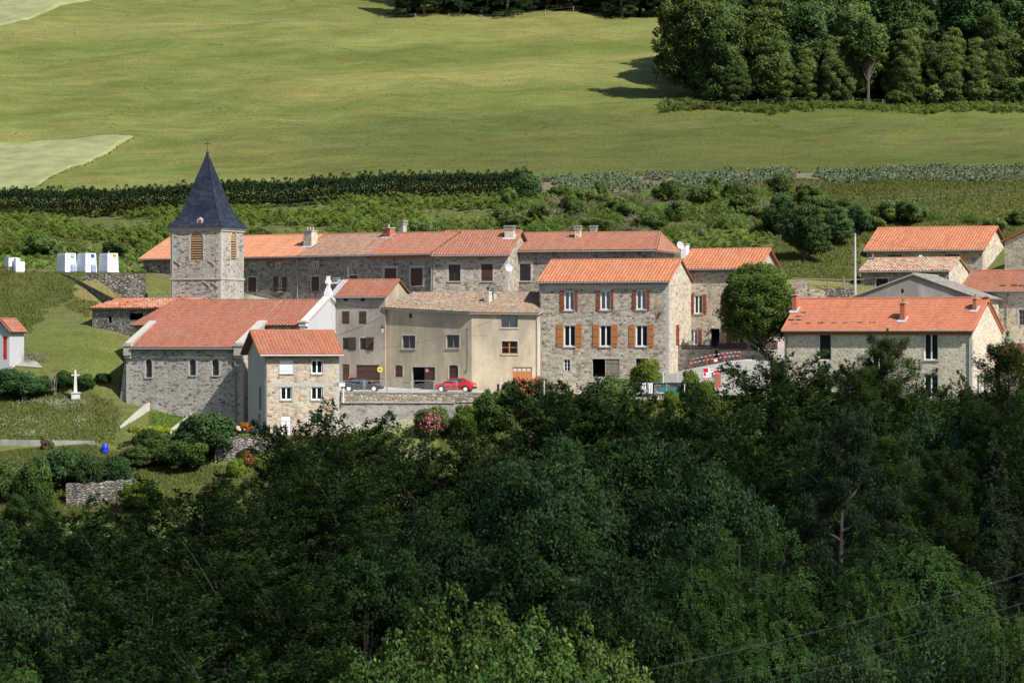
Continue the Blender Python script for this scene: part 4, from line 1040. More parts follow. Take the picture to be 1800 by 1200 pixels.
b.win('F', (614.7, 484, 628.8, 509), closed='wood_brown', surr='dress', sw=.12, name='shutter', rec=.04)
b.gable(Z_(414, 381), 't_brown', 'mid', wall='st_dark', ohf=.4, ohl=0, ohr=0, dr=4.6)
b.chimney(677.5, 692, 400, 3.9, 'brick', dp=.8, pots=1, pot='cement')
b = row('terraced house with two tall brown shuttered openings and orange roof, middle of the row', (652, 373), (761, 368), 10)
for rr in ((676, 471.3, 696.6, 502), (722, 470.8, 742.7, 502)):
    b.win('F', rr, closed='wood_brown', surr='cement', sw=.2, name='shutter', rec=.08, sill='cement')
b.gable(Z_(412, 375.5), 't_row', 'mid', wall='st_dark', ohf=.4, ohl=0, ohr=0, dr=4.6)
b.chimney(705, 713.5, 393, 6.2, 'cement', dp=.6, pans=True, flash=None)
q = MB(); q.box((0, -.10, b.H-.45), (b.W, -.002, b.H-.12)); b.part('genoise', q, M['t_dull']); b.downpipe('F', b.W-.12, 1, b.H-.2)
b = row('paler stone terraced house with dark window, brown shutters and grey double chimney', (761, 368), (893, 366), 10, 8.95)
b.win('F', (788.5, 465.2, 809.3, 494), fr='wood_dark', nx=2, surr='dress', sw=.28, sill='dress', gl='glass')
b.win('F', (846, 464, 866, 494), closed='wood_brown', surr='dress', sw=.28, sill='dress', name='shutter', rec=.06)
b.gable(Z_(408.5, 371.5), 't_row', 'mid', wall='st_grey', ohf=.55, ohl=0, ohr=.25, dr=4.8)
b.chimney(888.7, 907, 402, 3.4, 'st_pale', dp=.8, pans=True)
b.quoins('dress', ends=(1,))
r5 = b = row('hip roofed end house of the row with blue curtained window', (890, 370.5), (1145, 366.5), 11, Z_(441, 368))
b.win('F', (913.5, 464, 933, 493.5), fr='black', nx=2, curtain='curtain_blue', gl='glass_clear', surr='dress', sw=.26, sill='dress', fw=.04)
mb = MB(); W, D, H = b.W, b.D, b.H
for sd, L in (('F', W), ('R', D), ('L', D), ('K', W)): b.wallpoly(mb, sd, [(0, 0), (L, 0), (L, H), (0, H)])
b.part('wall', mb, M['st_dark'])
hr = Z_(411, 372.5)-b.zb; dr = D/2; tp = (hr-H)/(dr+.5); xe = b.at_y(1159.5, 413, dr).x
b.zs = lambda y: H-.5*tp+(y+.5)*tp if y < dr else hr-(y-dr)*tp
ro = MB(); o_ = .5
e = [(-.1, -o_, H-.06), (W+o_, -o_, H-.06), (W+o_, D+o_, H-.06), (-.1, D+o_, H-.06)]; r1 = (xe, dr, hr); r0 = (-.1, dr, hr)
for pl in ([e[0], e[1], r1, r0], [e[1], e[2], r1], [e[2], e[3], r0, r1]): tiles(ro, pl, 'mid'); slab(ro, pl, t=.1)
for p in (e[1], e[2]): ro.tube([Vector(p)+Vector((0, 0, .15)), Vector(r1)+Vector((0, 0, .17))], .12, 8)
ro.tube([Vector(r0)+Vector((0, 0, .16)), Vector(r1)+Vector((0, 0, .16))], .12, 8)
b.roof = b.part('roof', ro, [M['t_row'], M['eave']])
q = MB(); q.tube([(-.1, -o_-.08, H-.05), (W+o_+.08, -o_-.08, H-.05), (W+o_+.08, D, H-.05)], .075, 8); b.part('gutter', q, M['gutter'])
b.chimney(1012, 1023.5, 402, 3.8, 'st_pale', dp=.7, pans=True); b.chimney(1039, 1051.5, 402, 7.5, 'st_pale', dp=.8, pans=True, flash=None)
b.skylight((933, 421.5, 944.5, 427.5))

# --- narrow grey rendered house
b = Bld('village_house', 'narrow grey rendered house with dark garage door and small red tiled roof', 'house', (582, 354), (677, 352), 6.8, -5.4, Z_(521.5, 352.5))
b.win('F', (604, 523.5, 611, 529), fr=None); b.win('F', (634, 523.5, 641, 529), fr=None)
b.win('F', (601.3, 547, 614, 569.5), closed='wood_dark', name='shutter', rec=.05); b.win('F', (631, 547, 644, 569.5), closed='wood_dark', name='shutter', rec=.05)
b.win('F', (602, 593.5, 613, 614), fr='wood_dark', nx=2, ny=3, fw=.05); b.shutter('F', (613.2, 592.5, 626, 615), 'wood_dark')
b.win('F', (632.6, 593.5, 643.3, 614), fr='wood_dark', nx=2, ny=3, fw=.05, surr='plaster_side', sw=.05); b.shutter('F', (643.5, 592.5, 657, 615), 'wood_dark')
b.win('F', (602, 640, 614, 684), closed='wood_brown', name='door', rec=.1)
b.win('F', (626, 641.3, 667.5, 684.5), closed='wood_brown', name='garage_door', rec=.12)
b.gable(Z_(494.5, 355.8), 't_church', 'mid', wall='plaster_grey', walls={'R': 'plaster_beige'}, ohf=.3, ohl=.15, ohr=.12)
b.chimney(588.5, 596.5, 494, 3.0, 'cement', dp=.6, pans=True)
q = MB(); q.tube([(.55, 3.0, Z_(486, 355)-b.zb), (.55, 3.0, Z_(468, 355)-b.zb)], .025, 5); b.part('aerial', q, M['metal'])
q = MB(); sl = (b.zs(1)-b.zs(0)); q.hexa([(-.2, -.3, b.H+.17-.3*sl), (.45, -.3, b.H+.17-.3*sl), (.45, 3.4, b.zs(3.4)+.17), (-.2, 3.4, b.zs(3.4)+.17), (-.2, -.3, b.H+.24-.3*sl), (.45, -.3, b.H+.24-.3*sl), (.45, 3.4, b.zs(3.4)+.24), (-.2, 3.4, b.zs(3.4)+.24)]); b.part('flashing', q, M['lead'])
q = MB(); u, v = b.loc('F', 619, 662); b.pbox(q, 'F', u-.28, v-.25, u+.28, v+.02, .01, .3); b.part('flower_box', q, M['wood_orange'])

# --- beige rendered house with bent front
b = Bld('village_house', 'long beige rendered house with bent front, old mottled tiles and half open garage', 'house', (677, 352.3), (829, 347.6), 8.5, -5.6, Z_(541, 352.3))
W = b.W; zb = b.zb; H0 = b.H; H1 = Z_(549, 347.6)-zb
Bp = b.inv @ Vector((X_(946, 348.6), 348.6, zb)); L2 = b.side('G', (W, 0), (Bp.x, Bp.y)); e2 = Vector((Bp.x-W, Bp.y)).normalized()
H2 = Z_(550.5, 348.6)-zb
b.win('F', (719, 551, 724, 559), fr=None)
for rr, cu in (((707.3, 589.5, 730, 612.3), 'curtain_pink'), ((784.7, 588.5, 807.3, 611.3), 'curtain_pink')):
    b.win('F', rr, fr='wood_grey', nx=2, curtain=cu, gl='glass_clear', sill='cement', surr='cement', sw=.12, fw=.06)
b.win('F', (694.7, 641.5, 708, 662.5), closed='wood_brown', arch=.25, surr='plaster_side', sw=.08, name='shutter', rec=.08)
b.win('F', (724.5, 645, 764.7, 684), fr=None, surr='cement', sw=.14)
u0, v0, u1, v1 = b.rect('F', (745.5, 645, 764.7, 684)); q = MB()
for i in range(7): b.pbox(q, 'F', u0+(u1-u0)*i/7+.006, v0, u0+(u1-u0)*(i+1)/7-.006, v1, -.12, -.07)
dgo = b.part('garage_door', q, M['wood_brown']); dgo['label'] = 'closed right leaf of the half open garage door'
q = MB(); u, v = b.loc('F', 750, 650.5); 
for i in range(20):
    a0, a1 = i*math.pi/10, (i+1)*math.pi/10
    b.pbox(q, 'F', u-.19+.019*i, v-.19*math.sqrt(max(.02, 1-((i-9.5)/10)**2)), u-.19+.019*(i+1), v+.19*math.sqrt(max(.02, 1-((i-9.5)/10)**2)), -.069, -.06)
plq = q.build('door_sign', plain('sign_pale', (.62, .33, .28), .6), dgo)
b.win('F', (789, 641.3, 805.5, 684), closed='wood_brown', arch=.3, surr='plaster_side', sw=.1, name='door', rec=.12)
b.win('G', (881, 553.5, 910, 575.7), fr='wood_grey', nx=2, curtain='curtain', gl='glass_clear', sill='cement', surr=None, fw=.05)
b.win('G', (881.5, 599.3, 910, 622), fr='wood_orange', nx=2, ny=2, gl='glass', sill='cement', surr='cement', sw=.1, fw=.09)
u0, v0, u1, v1 = b.rect('G', (901, 645, 935, 684)); b.hole('G', b.shape(u0, v0, u1, v1)); q = MB()
for i in range(8): b.pbox(q, 'G', u0+(u1-u0)*i/8+.006, v0, u0+(u1-u0)*(i+1)/8-.006, v1-.42, -.12, -.07)
for i in range(5): w = (u1-u0-.1)/4; b.pbox(q, 'G', u0+w*i, v1-.42, u0+w*i+.1, v1, -.12, -.07)
b.pbox(q, 'G', u0, v1-.08, u1, v1-.001, -.12, -.072)
og = b.part('garage_door', q, M['wood_orange']); og['label'] = 'orange varnished garage door with a row of small panes'
q = MB(); b.pbox(q, 'G', u0+.05, v1-.41, u1-.05, v1-.05, -.118, -.105); q.build('pane', M['dish'], og)
hr = Z_(517, 357.5)-zb; YB = 9.0
Rl = (0.0+.2, 5.4, hr); Rm = (W+.3, 5.4, hr); p = b.at_y(944, 518, 7.8); Rr = (Bp.x+1.2, Bp.y+5.0, hr)
mb = MB()
f_ = b.wallpoly(mb, 'F', [(0, 0), (W, 0), (W, H1), (0, H0)], 0); b.wallpoly(mb, 'G', [(0, 0), (L2, 0), (L2, H2), (0, H1)], 0)
b.side('GR', (Bp.x, Bp.y), (Bp.x+2.2, Bp.y+9)); b.wallpoly(mb, 'GR', [(0, 0), (9.2, 0), (9.2, H2), (5.1, hr), (0, H2)], 0)
b.side('GL', (0, 0), (0, 9)); b.wallpoly(mb, 'GL', [(0, 0), (9, 0), (9, H0), (5.4, hr), (0, H0)], 0)
mb.add([(0, 9, 0), (Bp.x+2.2, Bp.y+9, 0), (Bp.x+2.2, Bp.y+9, H2), (0, 9, H0)], [(0, 1, 2, 3)], 0)
b.part('wall', mb, M['plaster_beige'])
ro = MB(); o_ = .42; n2 = Vector((e2.y, -e2.x))
E0 = (-.05, -o_, H0-.14); E1 = (W+.02, -o_, H1-.14); E2 = (Bp.x+n2.x*o_, Bp.y+n2.y*o_, H2-.14)
tiles_quad(ro, E0, E1, Rm, Rl, 'canal', 0, .14, .012); tiles_quad(ro, E1, E2, Rr, Rm, 'canal', 0, .14, .012)
Kl, Km, Kr = (0, 9.4, H0-.1), (W+.3, 9.4, H1-.1), (Bp.x+2.3, Bp.y+9.3, H2-.1)
tiles_quad(ro, Km, Kl, Rl, Rm, 'canal', 0, .14, .012); tiles_quad(ro, Kr, Km, Rm, Rr, 'canal', 0, .14, .012)
for pl in ((E0, E1, Rm, Rl), (E1, E2, Rr, Rm), (Km, Kl, Rl, Rm), (Kr, Km, Rm, Rr)):
    a = [Vector(x) for x in pl]; dn = Vector((0, 0, .10)); ro.add([x+dn*.9 for x in a]+[x for x in a], [(0, 1, 2, 3), (7, 6, 5, 4), (0, 4, 5, 1), (1, 5, 6, 2), (2, 6, 7, 3), (3, 7, 4, 0)], 1)
b.roof = b.part('roof', ro, [M['t_old'], M['plaster_side']])
b.zs = lambda y: H1-.1+(y+.42)*(hr-H1+.1)/5.8
b.chimney(853.5, 864.5, 510, 2.6, 'st_pale', dp=.6, pot='black', cap=False, pots=1, flash=None)
b.chimney(864.5, 873, 512, 3.4, 'cement', dp=.6, pans=True, flash=None)
q = MB(); u, _ = b.loc('F', 820.5, 570); _, va = b.loc('F', 820, 575); _, vb = b.loc('F', 820, 647)
q.tube([(u, -.03, va), (u, -.03, vb)], .013, 5); q.tube([(u+.14, -.03, va), (u+.14, -.03, vb)], .013, 5); q.box((u-.02, -.10, vb-.22), (u+.18, -.002, vb)); b.part('electric_conduit', q, M['gutter'])
q = MB(); _, v = b.loc('G', 945, 600); b.pbox(q, 'G', L2-.16, 0, L2-.02, H2, .01, .12); b.part('downpipe', q, M['cement'])

# --- middle stone house with shutters
b = Bld('village_house', 'tall stone house with red and orange shutters, three windows on each upper floor', 'house', (947.5, 349), (1175.5, 345), 8.6, -6.0, Z_(495, 346.5))
W1 = dict(fr='pvc', nx=2, sill='dress', fw=.10)
for i, (a, c) in enumerate(((992, 1009.5), (1055.3, 1073.3), (1118.5, 1136))):
    b.win('F', (a, 511.5-.6*i, c, 545-.6*i), curtain='curtain', gl='glass_clear', **W1)
for a, c in ((985, 991.6), (1009.8, 1015.3), (1048.8, 1055), (1073.5, 1078.6), (1112, 1118.2), (1136.2, 1142)): b.shutter('F', (a, 511, c, 545.5), 'wood_red')
for i, (a, c) in enumerate(((991, 1011.5), (1054, 1074.8), (1117.5, 1138.3))):
    b.win('F', (a, 571.5, c, 608.8), surr='dress', sw=.08, **W1)
for a, c in ((978.8, 989.8), (1012, 1022.6), (1042.5, 1053.4), (1075.3, 1085.6), (1106, 1115.6), (1139.2, 1149.2)): b.shutter('F', (a, 570.5, c, 609.3), 'wood_orange')
b.win('F', (991, 631.5, 1002, 652), fr='pvc', nx=2, ny=3, fw=.05, surr='dress', sw=.15)
b.win('F', (1041, 630.7, 1064, 662), fr=None); b.win('F', (1064.8, 630.7, 1088.7, 662), closed='wood_grey', name='door', rec=.1)
b.win('F', (1117.5, 630, 1139, 645), fr='black', nx=3, ny=2, surr='dress', sw=.12)
b.win('R', (1188.2, 570.7, 1194, 607), closed='wood_red', name='door', rec=.03)
for py in (478, 516, 540): b.win('R', (1189, py, 1190.7, py+5), fr=None)
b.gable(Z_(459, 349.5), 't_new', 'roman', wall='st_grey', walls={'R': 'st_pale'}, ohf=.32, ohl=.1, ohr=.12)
b.skylight((1048, 471.5, 1059.5, 477.5)); b.downpipe('F', .22, .8, b.H-.1)
q = MB(); r_ = b.rect('F', (1039, 626.5, 1091, 630.7)); b.pbox(q, 'F', r_[0], r_[1], r_[2], r_[3], -.02, .03); r_ = b.rect('F', (955, 498, 1170, 507)); b.pbox(q, 'F', .35, r_[1], b.W-.3, r_[3]-.1, -.02, .006); b.part('lintel', q, M['dress'])
b.quoins('dress', ends=(1,))
q = MB(); u, v = b.loc('F', 1168.5, 542); q.tube([(u, -.02, v), (u, -.35, v+.2), (u, -.35, v+.5)], .03, 5); q.box((u-.08, -.45, v-.1), (u+.08, -.25, v+.2)); b.part('cable_bracket', q, M['metal'])

# --- stone house behind the round tree
b = Bld('village_house', 'stone house with red shutters and two skylights behind the round tree', 'house', (1197, 353.3), (1331, 350.6), 7.4, -2.5, Z_(471.5, 352))
b.win('F', (1220.2, 518.3, 1235, 551), **W1); b.shutter('F', (1212, 517.5, 1220, 551.5), 'wood_red'); b.shutter('F', (1235.2, 517.5, 1241.6, 551.5), 'wood_red')
b.win('F', (1276.5, 518.3, 1291, 551), **W1); b.shutter('F', (1268.6, 517.5, 1276.2, 551.5), 'wood_red'); b.shutter('F', (1291.2, 517.5, 1297.5, 551.5), 'wood_red')
b.win('F', (1212.8, 579, 1227, 606), fr='pvc', nx=2, curtain='curtain', gl='glass_clear', fw=.1); b.shutter('F', (1205.2, 578.5, 1212.6, 606.5), 'wood_red'); b.shutter('F', (1227.2, 578.5, 1233.8, 606.5), 'wood_red')
b.win('F', (1249, 577.5, 1264.8, 613), fr=None, surr='dress', sw=.14)
b.win('F', (1284.8, 578.5, 1299.3, 606), fr='pvc', nx=2, curtain='curtain', gl='glass_clear', fw=.1); b.shutter('F', (1277, 578, 1284.6, 606.5), 'wood_red'); b.shutter('F', (1299.5, 578, 1306, 606.5), 'wood_red')
b.gable(Z_(441, 356), 't_new', 'roman', wall='st_tan', ohf=.4, ohl=.1, ohr=.3)
b.skylight((1222, 451, 1249, 459)); b.skylight((1288.7, 451, 1305, 458))
b.chimney(1199.5, 1213, 428, 2.6, 'paint_white', dp=.9, pots=0, flash=None)
q = MB(); q.box((0, -.12, b.H-.38), (b.W, -.002, b.H-.1)); b.part('genoise', q, M['wood_grey'])
q = MB(); u, v = b.loc('F', 1254, 575.5); q.lathe([(.05, .14), (.12, .10), (.16, 0), (.13, -.05), (.02, -.08)], (u, -.22, v), 10); q.tube([(u, 0, v+.14), (u, -.22, v+.16)], .02, 5); b.part('door_lamp', q, M['dish'])

# --- long school-like building at right
b = Bld('village_house', 'long pale stone building with bright red tiles and three brick chimneys', 'house', (1379, 337.8), (1709, 330), 8.9, -7.0, Z_(578.5, 333.5))
BW = dict(fr='pvc', nx=2, gl='glass', surr='dress', sw=.14, fw=.09)
o, r_ = b.win('F', (1439, 587, 1461, 633), fr='pvc', nx=1, ny=1, gl='glass', surr='dress', sw=.14, fw=.08)
b.win('F', (1624.5, 586.5, 1649, 632.5), ny=1, sill='dress', **BW)
b.win('F', (1533, 621, 1556, 664), **BW); b.win('F', (1624.5, 657, 1649, 699), sill='dress', **BW); b.win('F', (1440, 658, 1462, 700), **BW)
for a, c in ((1717.5, 1724.5), (1729, 1736), (1740.5, 1747.5)): b.win('R', (a, 658.5, c, 697), fr='pvc', nx=1, gl='glass_clear', curtain='curtain', fw=.09, surr='dress', sw=.1)
b.gable(Z_(527.5, 338.5), 't_flat', 'flat', wall='st_ash', ohf=.38, ohl=.15, ohr=.14)
for (a, c, t, y) in ((1394, 1404.8, 517, 2.8), (1583.5, 1595, 531, 1.3), (1711.5, 1720.5, 523, 2.8)): b.chimney(a, c, t, y, 'brick', dp=.65, pots=1, pot='brick')
b.chimney(1732, 1741, 520, 4.4, 'brick', dp=.5, pots=0, flash=None)
q = MB(); rr_ = b.rect('F', (1385, 575, 1700, 582)); q.box((0, -.16, b.H-.52), (b.W, -.002, b.H-.3)); q.box((0, -.28, b.H-.298), (b.W, -.003, b.H-.13))
for i in range(int(b.W/.42)):
    q.box((.42*i, -.20, b.H-.515), (.42*i+.21, -.165, b.H-.31))
b.part('genoise', q, M['brick'])
q = MB(); D = b.D; hr = b.zs(D/2)
for (ya, yb) in ((-.3, D/2), (D+.3, D/2)):
    n = 16
    for i in range(n):
        t0 = ya+(yb-ya)*i/n; t1 = ya+(yb-ya)*(i+.55)/n
        z0, z1 = b.zs(D/2-abs(D/2-t0))-.02, b.zs(D/2-abs(D/2-t1))-.02
        q.hexa([(b.W+.0, t0, z0-.30), (b.W+.13, t0, z0-.30), (b.W+.13, t1, z1-.30), (b.W, t1, z1-.30), (b.W, t0, z0), (b.W+.13, t0, z0), (b.W+.13, t1, z1), (b.W, t1, z1)])
b.part('brick_verge', q, M['brick'])
b.skylight((1594, 529.5, 1606, 538)); b.downpipe('F', b.W-.25, .5, b.H-.5, 'gutter'); b.downpipe('F', .25, .5, b.H-.5, 'eave')
b.quoins('dress', ends=(1,), top=b.H-.6)
q = MB(); rr = random.Random(4)
for (px, py) in ((1398, 569), (1421, 568), (1443, 567.5), (1466, 567.3), (1486, 567), (1512, 566.7), (1535, 566.5), (1392, 562), (1404, 562), (1413, 549), (1405, 556)):
    c, e = b.cast(px, py); k = 333
    for _ in range(300):
        qq = c+e*k
        if qq.z <= b.zs(qq.y)+.2: break
        k += .05
    q = MB(); q.box((qq.x-.22*rr.uniform(.8, 1.5), qq.y-.12, qq.z-.03), (qq.x+.25, qq.y+.12, qq.z+.07)); b.part('roof_stone', q, M['st_dry'], b.roof)
pass

# --- upper right group
def fgable(b, zr, mat, kind, wall, ohf=.15, oh=.35, frac=.5, jit=0.0):
    """gable facing the viewer, ridge running back"""
    W, D, H = b.W, b.D, b.H; hr = zr-b.zb; xa = W*frac
    mb = MB(); b.wallpoly(mb, 'F', [(0, 0), (W, 0), (W, H), (xa, hr), (0, H)]); b.wallpoly(mb, 'K', [(0, 0), (W, 0), (W, H), (xa, hr), (0, H)], holes=[])
    ws = [wall] if isinstance(wall, str) else list(wall)
    b.wallpoly(mb, 'R', [(0, 0), (D, 0), (D, H), (0, H)], len(ws)-1); b.wallpoly(mb, 'L', [(0, 0), (D, 0), (D, H), (0, H)], len(ws)-1)
    b.part('wall', mb, [M[w] for w in ws])
    ro = MB(); tl = (hr-H)/xa; tr = (hr-H)/(W-xa)
    a = [(-oh, D, H-oh*tl), (-oh, -ohf, H-oh*tl), (xa, -ohf, hr), (xa, D, hr)]; c = [(W+oh, -ohf, H-oh*tr), (W+oh, D, H-oh*tr), (xa, D, hr), (xa, -ohf, hr)]
    for pl in (a, c): tiles(ro, pl, kind, 0, jit=jit); slab(ro, pl)
    ro.tube([(xa, -ohf, hr+.15), (xa, D, hr+.15)], .13, 8); ro.tube([(-oh, -ohf, H-oh*tl+.1), (xa, -ohf, hr+.1), (W+oh, -ohf, H-oh*tr+.1)], .10, 6)
    b.roof = b.part('roof', ro, [M[mat], M['eave']]); b.zs = lambda y: hr
    return b
b = Bld('barn', 'grey rendered barn gable with stone slab roof behind the long red-roofed building', 'barn', (1496, 353.5), (1716, 349.8), 13, -1.5, Z_(524, 351.5))
b.win('F', (1583.5, 508, 1588.5, 515), fr=None)
fgable(b, Z_(484, 351.5), 'stone_roof', 'slab', ('plaster_barn', 'st_tan'), jit=.012)
b = Bld('village_house', 'old low stone house with mottled pink and grey tiles and small white chimney', 'house', (1513, 373), (1668, 369), 6.6, 2.0, Z_(477, 371))
b.win('F', (1540, 489.5, 1561, 506), fr='black', nx=2, gl='glass', surr='dress', sw=.12)
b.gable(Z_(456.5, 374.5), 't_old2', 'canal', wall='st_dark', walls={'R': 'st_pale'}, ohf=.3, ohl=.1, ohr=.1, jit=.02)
b.chimney(1529, 1541, 452, 3.0, 'plaster_white', dp=.6, pot='brick', pots=1, flash=None)
b = Bld('village_house', 'upper stone house with orange roof and yellow shutters at the top of the village', 'house', (1523, 391), (1727, 386), 10.4, 5.5, Z_(439, 388))
b.win('F', (1561, 447.5, 1585, 462), fr='wood_red', nx=2); b.shutter('F', (1545, 447.5, 1560.5, 470), 'wood_yellow'); b.shutter('F', (1585.5, 447.5, 1600, 470), 'wood_yellow')
b.win('F', (1661, 447, 1686, 475), fr='wood_red', nx=2); b.shutter('F', (1645, 447, 1660.5, 475), 'wood_yellow'); b.shutter('F', (1686.5, 447, 1700, 475), 'wood_yellow')
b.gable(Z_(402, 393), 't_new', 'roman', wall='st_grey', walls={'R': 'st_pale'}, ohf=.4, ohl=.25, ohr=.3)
q = MB(); q.tube([(.4, -.2, b.H+.1), (.4, -.2, b.H+1.1)], .02, 5); b.part('aerial', q, M['metal'])
b = Bld('village_house', 'tan stone gable house at the right edge above the fine red roof', 'house', (1766, 383), (1870, 379.5), 9, 4.0, Z_(424, 382))
fgable(b, Z_(400, 382), 't_new', 'roman', 'st_pale', oh=.35)
b = Bld('village_house', 'stone house at the right edge with fine red tiles and small blue-grey window', 'house', (1690, 364.5), (1900, 359), 8, -3.0, Z_(510, 362))
b.win('F', (1791, 544, 1803, 571), fr='gutter', nx=2, ny=3, gl='glass', surr='dress', sw=.2, fw=.06)
b.gable(Z_(478, 366), 't_dull', 'fine', wall='st_pale', ohf=.4, ohl=.2, ohr=.2)
b.downpipe('F', b.loc('F', 1770.5, 560)[0], .5, b.H-.1)
q = MB(); rr = random.Random(8)
for px in (1763, 1783, 1797): 
    c, e = b.cast(px, 502); k = 355
    for _ in range(300):
        qq = c+e*k
        if qq.z <= b.zs(qq.y)+.2: break
        k += .05
    q = MB(); q.box((qq.x-.3, qq.y-.15, qq.z-.03), (qq.x+.3, qq.y+.15, qq.z+.12)); b.part('roof_stone', q, M['st_dry'], b.roof)
pass
b = Bld('shed', 'lean-to shed with small brick-red tiled roof at the right edge', 'shed', (1758, 336), (1870, 334), 4, -7, Z_(641, 335))
b.gable(Z_(608, 338), 't_dull', 'fine', wall='st_tan', ohf=.3, dr=3.6, gutter=False)

# --- left: hut, old shed
b = Bld('hut', 'little white hut with red door and red roof at the left edge', 'hut', (-14, 351.6), (16.5, 351.0), 3.2, -3.6, Z_(581, 351))
b.win('F', (5.5, 591, 12, 632), closed='red_paint', name='door', rec=.06)
fgable(b, Z_(563, 351), 't_church', 'roman', 'plaster_white', oh=.25, ohf=.25)
b = Bld('shed', 'low old stone shed with patchy orange tiles left of the church', 'shed', (162, 364.5), (318, 359.5), 5.5, -2.0, Z_(543.5, 363))
b.win('F', (190.5, 556.5, 196.5, 567), fr=None); b.win('F', (227, 550.5, 251, 562), fr=None)
b.gable(Z_(528, 366), 't_shed', 'canal', wall='st_dry', ohf=.25, ohl=.05, ohr=.1, dr=4.6, gutter=False, jit=.02)
# ------------------------------------------------------------------ walls, road, terrace, street furniture
def wall_run(name, label, pts, th, mat, cat='wall', cap=None, jag=0.0, group=None, seed=1):
    """pts: (px, Y, z_top, z_bottom) along the front face"""
    r = random.Random(seed); root = None
    mb = MB(); P3 = []
    for a, b in zip(pts[:-1], pts[1:]):
        n = max(1, int(math.hypot(X_(a[0], a[1])-X_(b[0], b[1]), a[1]-b[1])/(.45 if jag else 50)))
        for i in range(n):
            t = i/n; P3.append([a[k]+(b[k]-a[k])*t for k in range(4)])
    P3.append(list(pts[-1]))
    vs = []; fs = []
    for p in P3:
        x = X_(p[0], p[1]); zt = p[2]+(r.uniform(-jag, jag) if jag else 0)
        vs += [(x, p[1], p[3]), (x, p[1], zt), (x, p[1]+th, zt+(r.uniform(-jag, jag) if jag else 0)), (x, p[1]+th, p[3])]
    for i in range(len(P3)-1):
        for k in range(4): fs.append((i*4+k, i*4+(k+1) % 4, i*4+4+(k+1) % 4, i*4+4+k))
    m = len(P3)-1; fs += [(0, 1, 2, 3), (m*4+3, m*4+2, m*4+1, m*4)]
    o0 = Vector((X_(pts[0][0], pts[0][1]), pts[0][1], pts[0][3]))
    mb.add([Vector(v)-o0 for v in vs], fs)
    return tag(mb.build(name, M[mat], None, o0), label, cat, group)

road_m = plain('road_dust', (.40, .375, .33), .95, .18, 2.0)
rd = sheet('road', [(X_(596, 338.9), 338.9), (X_(955, 338.2), 338.2), (X_(955, 351), 351), (X_(596, 353), 353)], road_m, .06, (60, 24))
tag(rd, 'pale dusty village street where the two cars stand', 'road', kind='structure')
pt = sheet('path', [(X_(18, 352.3), 352.3), (X_(76, 351.6), 351.6), (X_(60, 354.2), 354.2), (X_(18, 355.5), 355.5)], plain('path_grit', (.27, .26, .24), .95, .15, 3), .07, (20, 8))
tag(pt, 'short pale gravel path beside the white hut', 'path', kind='structure')

rw = wall_run('retaining_wall', 'tall stone retaining wall under the street railing with rough coping course', [(592, 338.5, -5.75, -11), (838, 337.3, -5.85, -11)], .7, 'st_ret')
mb = MB(); a = Vector((X_(597, 338.44), 338.44, 0)); c = Vector((X_(850, 337.24), 337.24, 0)); d = (c-a); L = d.length; d /= L; nrm = Vector((d.y, -d.x, 0))
f = lambda u, v, w: (a.x+d.x*u+nrm.x*w-rw.location.x, a.y+d.y*u+nrm.y*w-rw.location.y, v-rw.location.z)
mb.box((0, -5.745, -.65), (L, -4.86, -.02), 0, f); mb.build('coping_course', M['st_cap'], rw)
mb = MB(); mb.box((0, -5.80, .002), (L*.8, -5.72, .10), 0, f); mb.box((0, -4.855, -.65), (L, -4.79, .03), 0, f); mb.build('ledge', M['concrete'], rw)

# ornamental railing on the wall
rail = empty('street_railing', P(600, 688, 338.6)); tag(rail, 'grey metal railing with chevron bars along the street edge', 'railing')
pos = [601, 639.5, 680.5, 721.5, 763, 803.5]; zt, zb_ = Z_(669, 338.6), -4.82
def rp(px, z): 
    y = 338.6-(px-600)/240*1.2; return Vector((X_(px, y), y, z))-rail.location
for i, px in enumerate(pos):
    for dx in ((-.9, .9) if i in (1, 2, 4) else (0,)):
        q = MB(); q.tube([rp(px+dx, zb_), rp(px+dx, zt+.06)], .032, 6); q.build('post', M['metal'], rail)
for i, (a, c) in enumerate(zip(pos[:-1], pos[1:])):
    q = MB(); q.tube([rp(a, zt), rp(c, zt)], .026, 5); hh = zt-zb_
    flip = i in (1, 3)
    for k in range(4):
        if i == 2:
            q.tube([rp(a, zt-.10-.24*k), rp(c, zt-.42-.17*k)], .018, 4); continue
        t0 = zt-.10-.20*k; kx = .80-.0*k+.035*k; t1 = zt-.40-.17*k
        end = (1.0-.16*(3-k))
        A = [(0, t0), (kx, t1), (min(1, kx+.13+.02*k), zt-.02 if k < 3 else zt-.55)]
        A[2] = (min(.99, A[1][0]+(A[1][1] and (zt-.02-A[1][1])*.22)), zt-.02)
        if flip: A = [(1-x, z) for x, z in A]
        q.tube([rp(a+(c-a)*x, z) for x, z in A], .019, 4)
    q.tube([rp(a, zb_+.12), rp(c, zb_+.12)], .018, 4)
    q.build('railing_panel', M['metal'], rail)
lb = empty('letter_box', P(604, 708, 338.1)); tag(lb, 'white letter box on a white post beside the street railing', 'letter box')
q = MB(); q.box((-.05, -.05, 0), (.05, .05, 1.55)); q.build('post', M['paint_white'], lb)
q = MB(); q.box((-.5, -.18, 1.55), (.12, .2, 1.86)); q.box((-.53, -.21, 1.862), (.15, .23, 1.92)); q.build('box', M['paint_white'], lb)

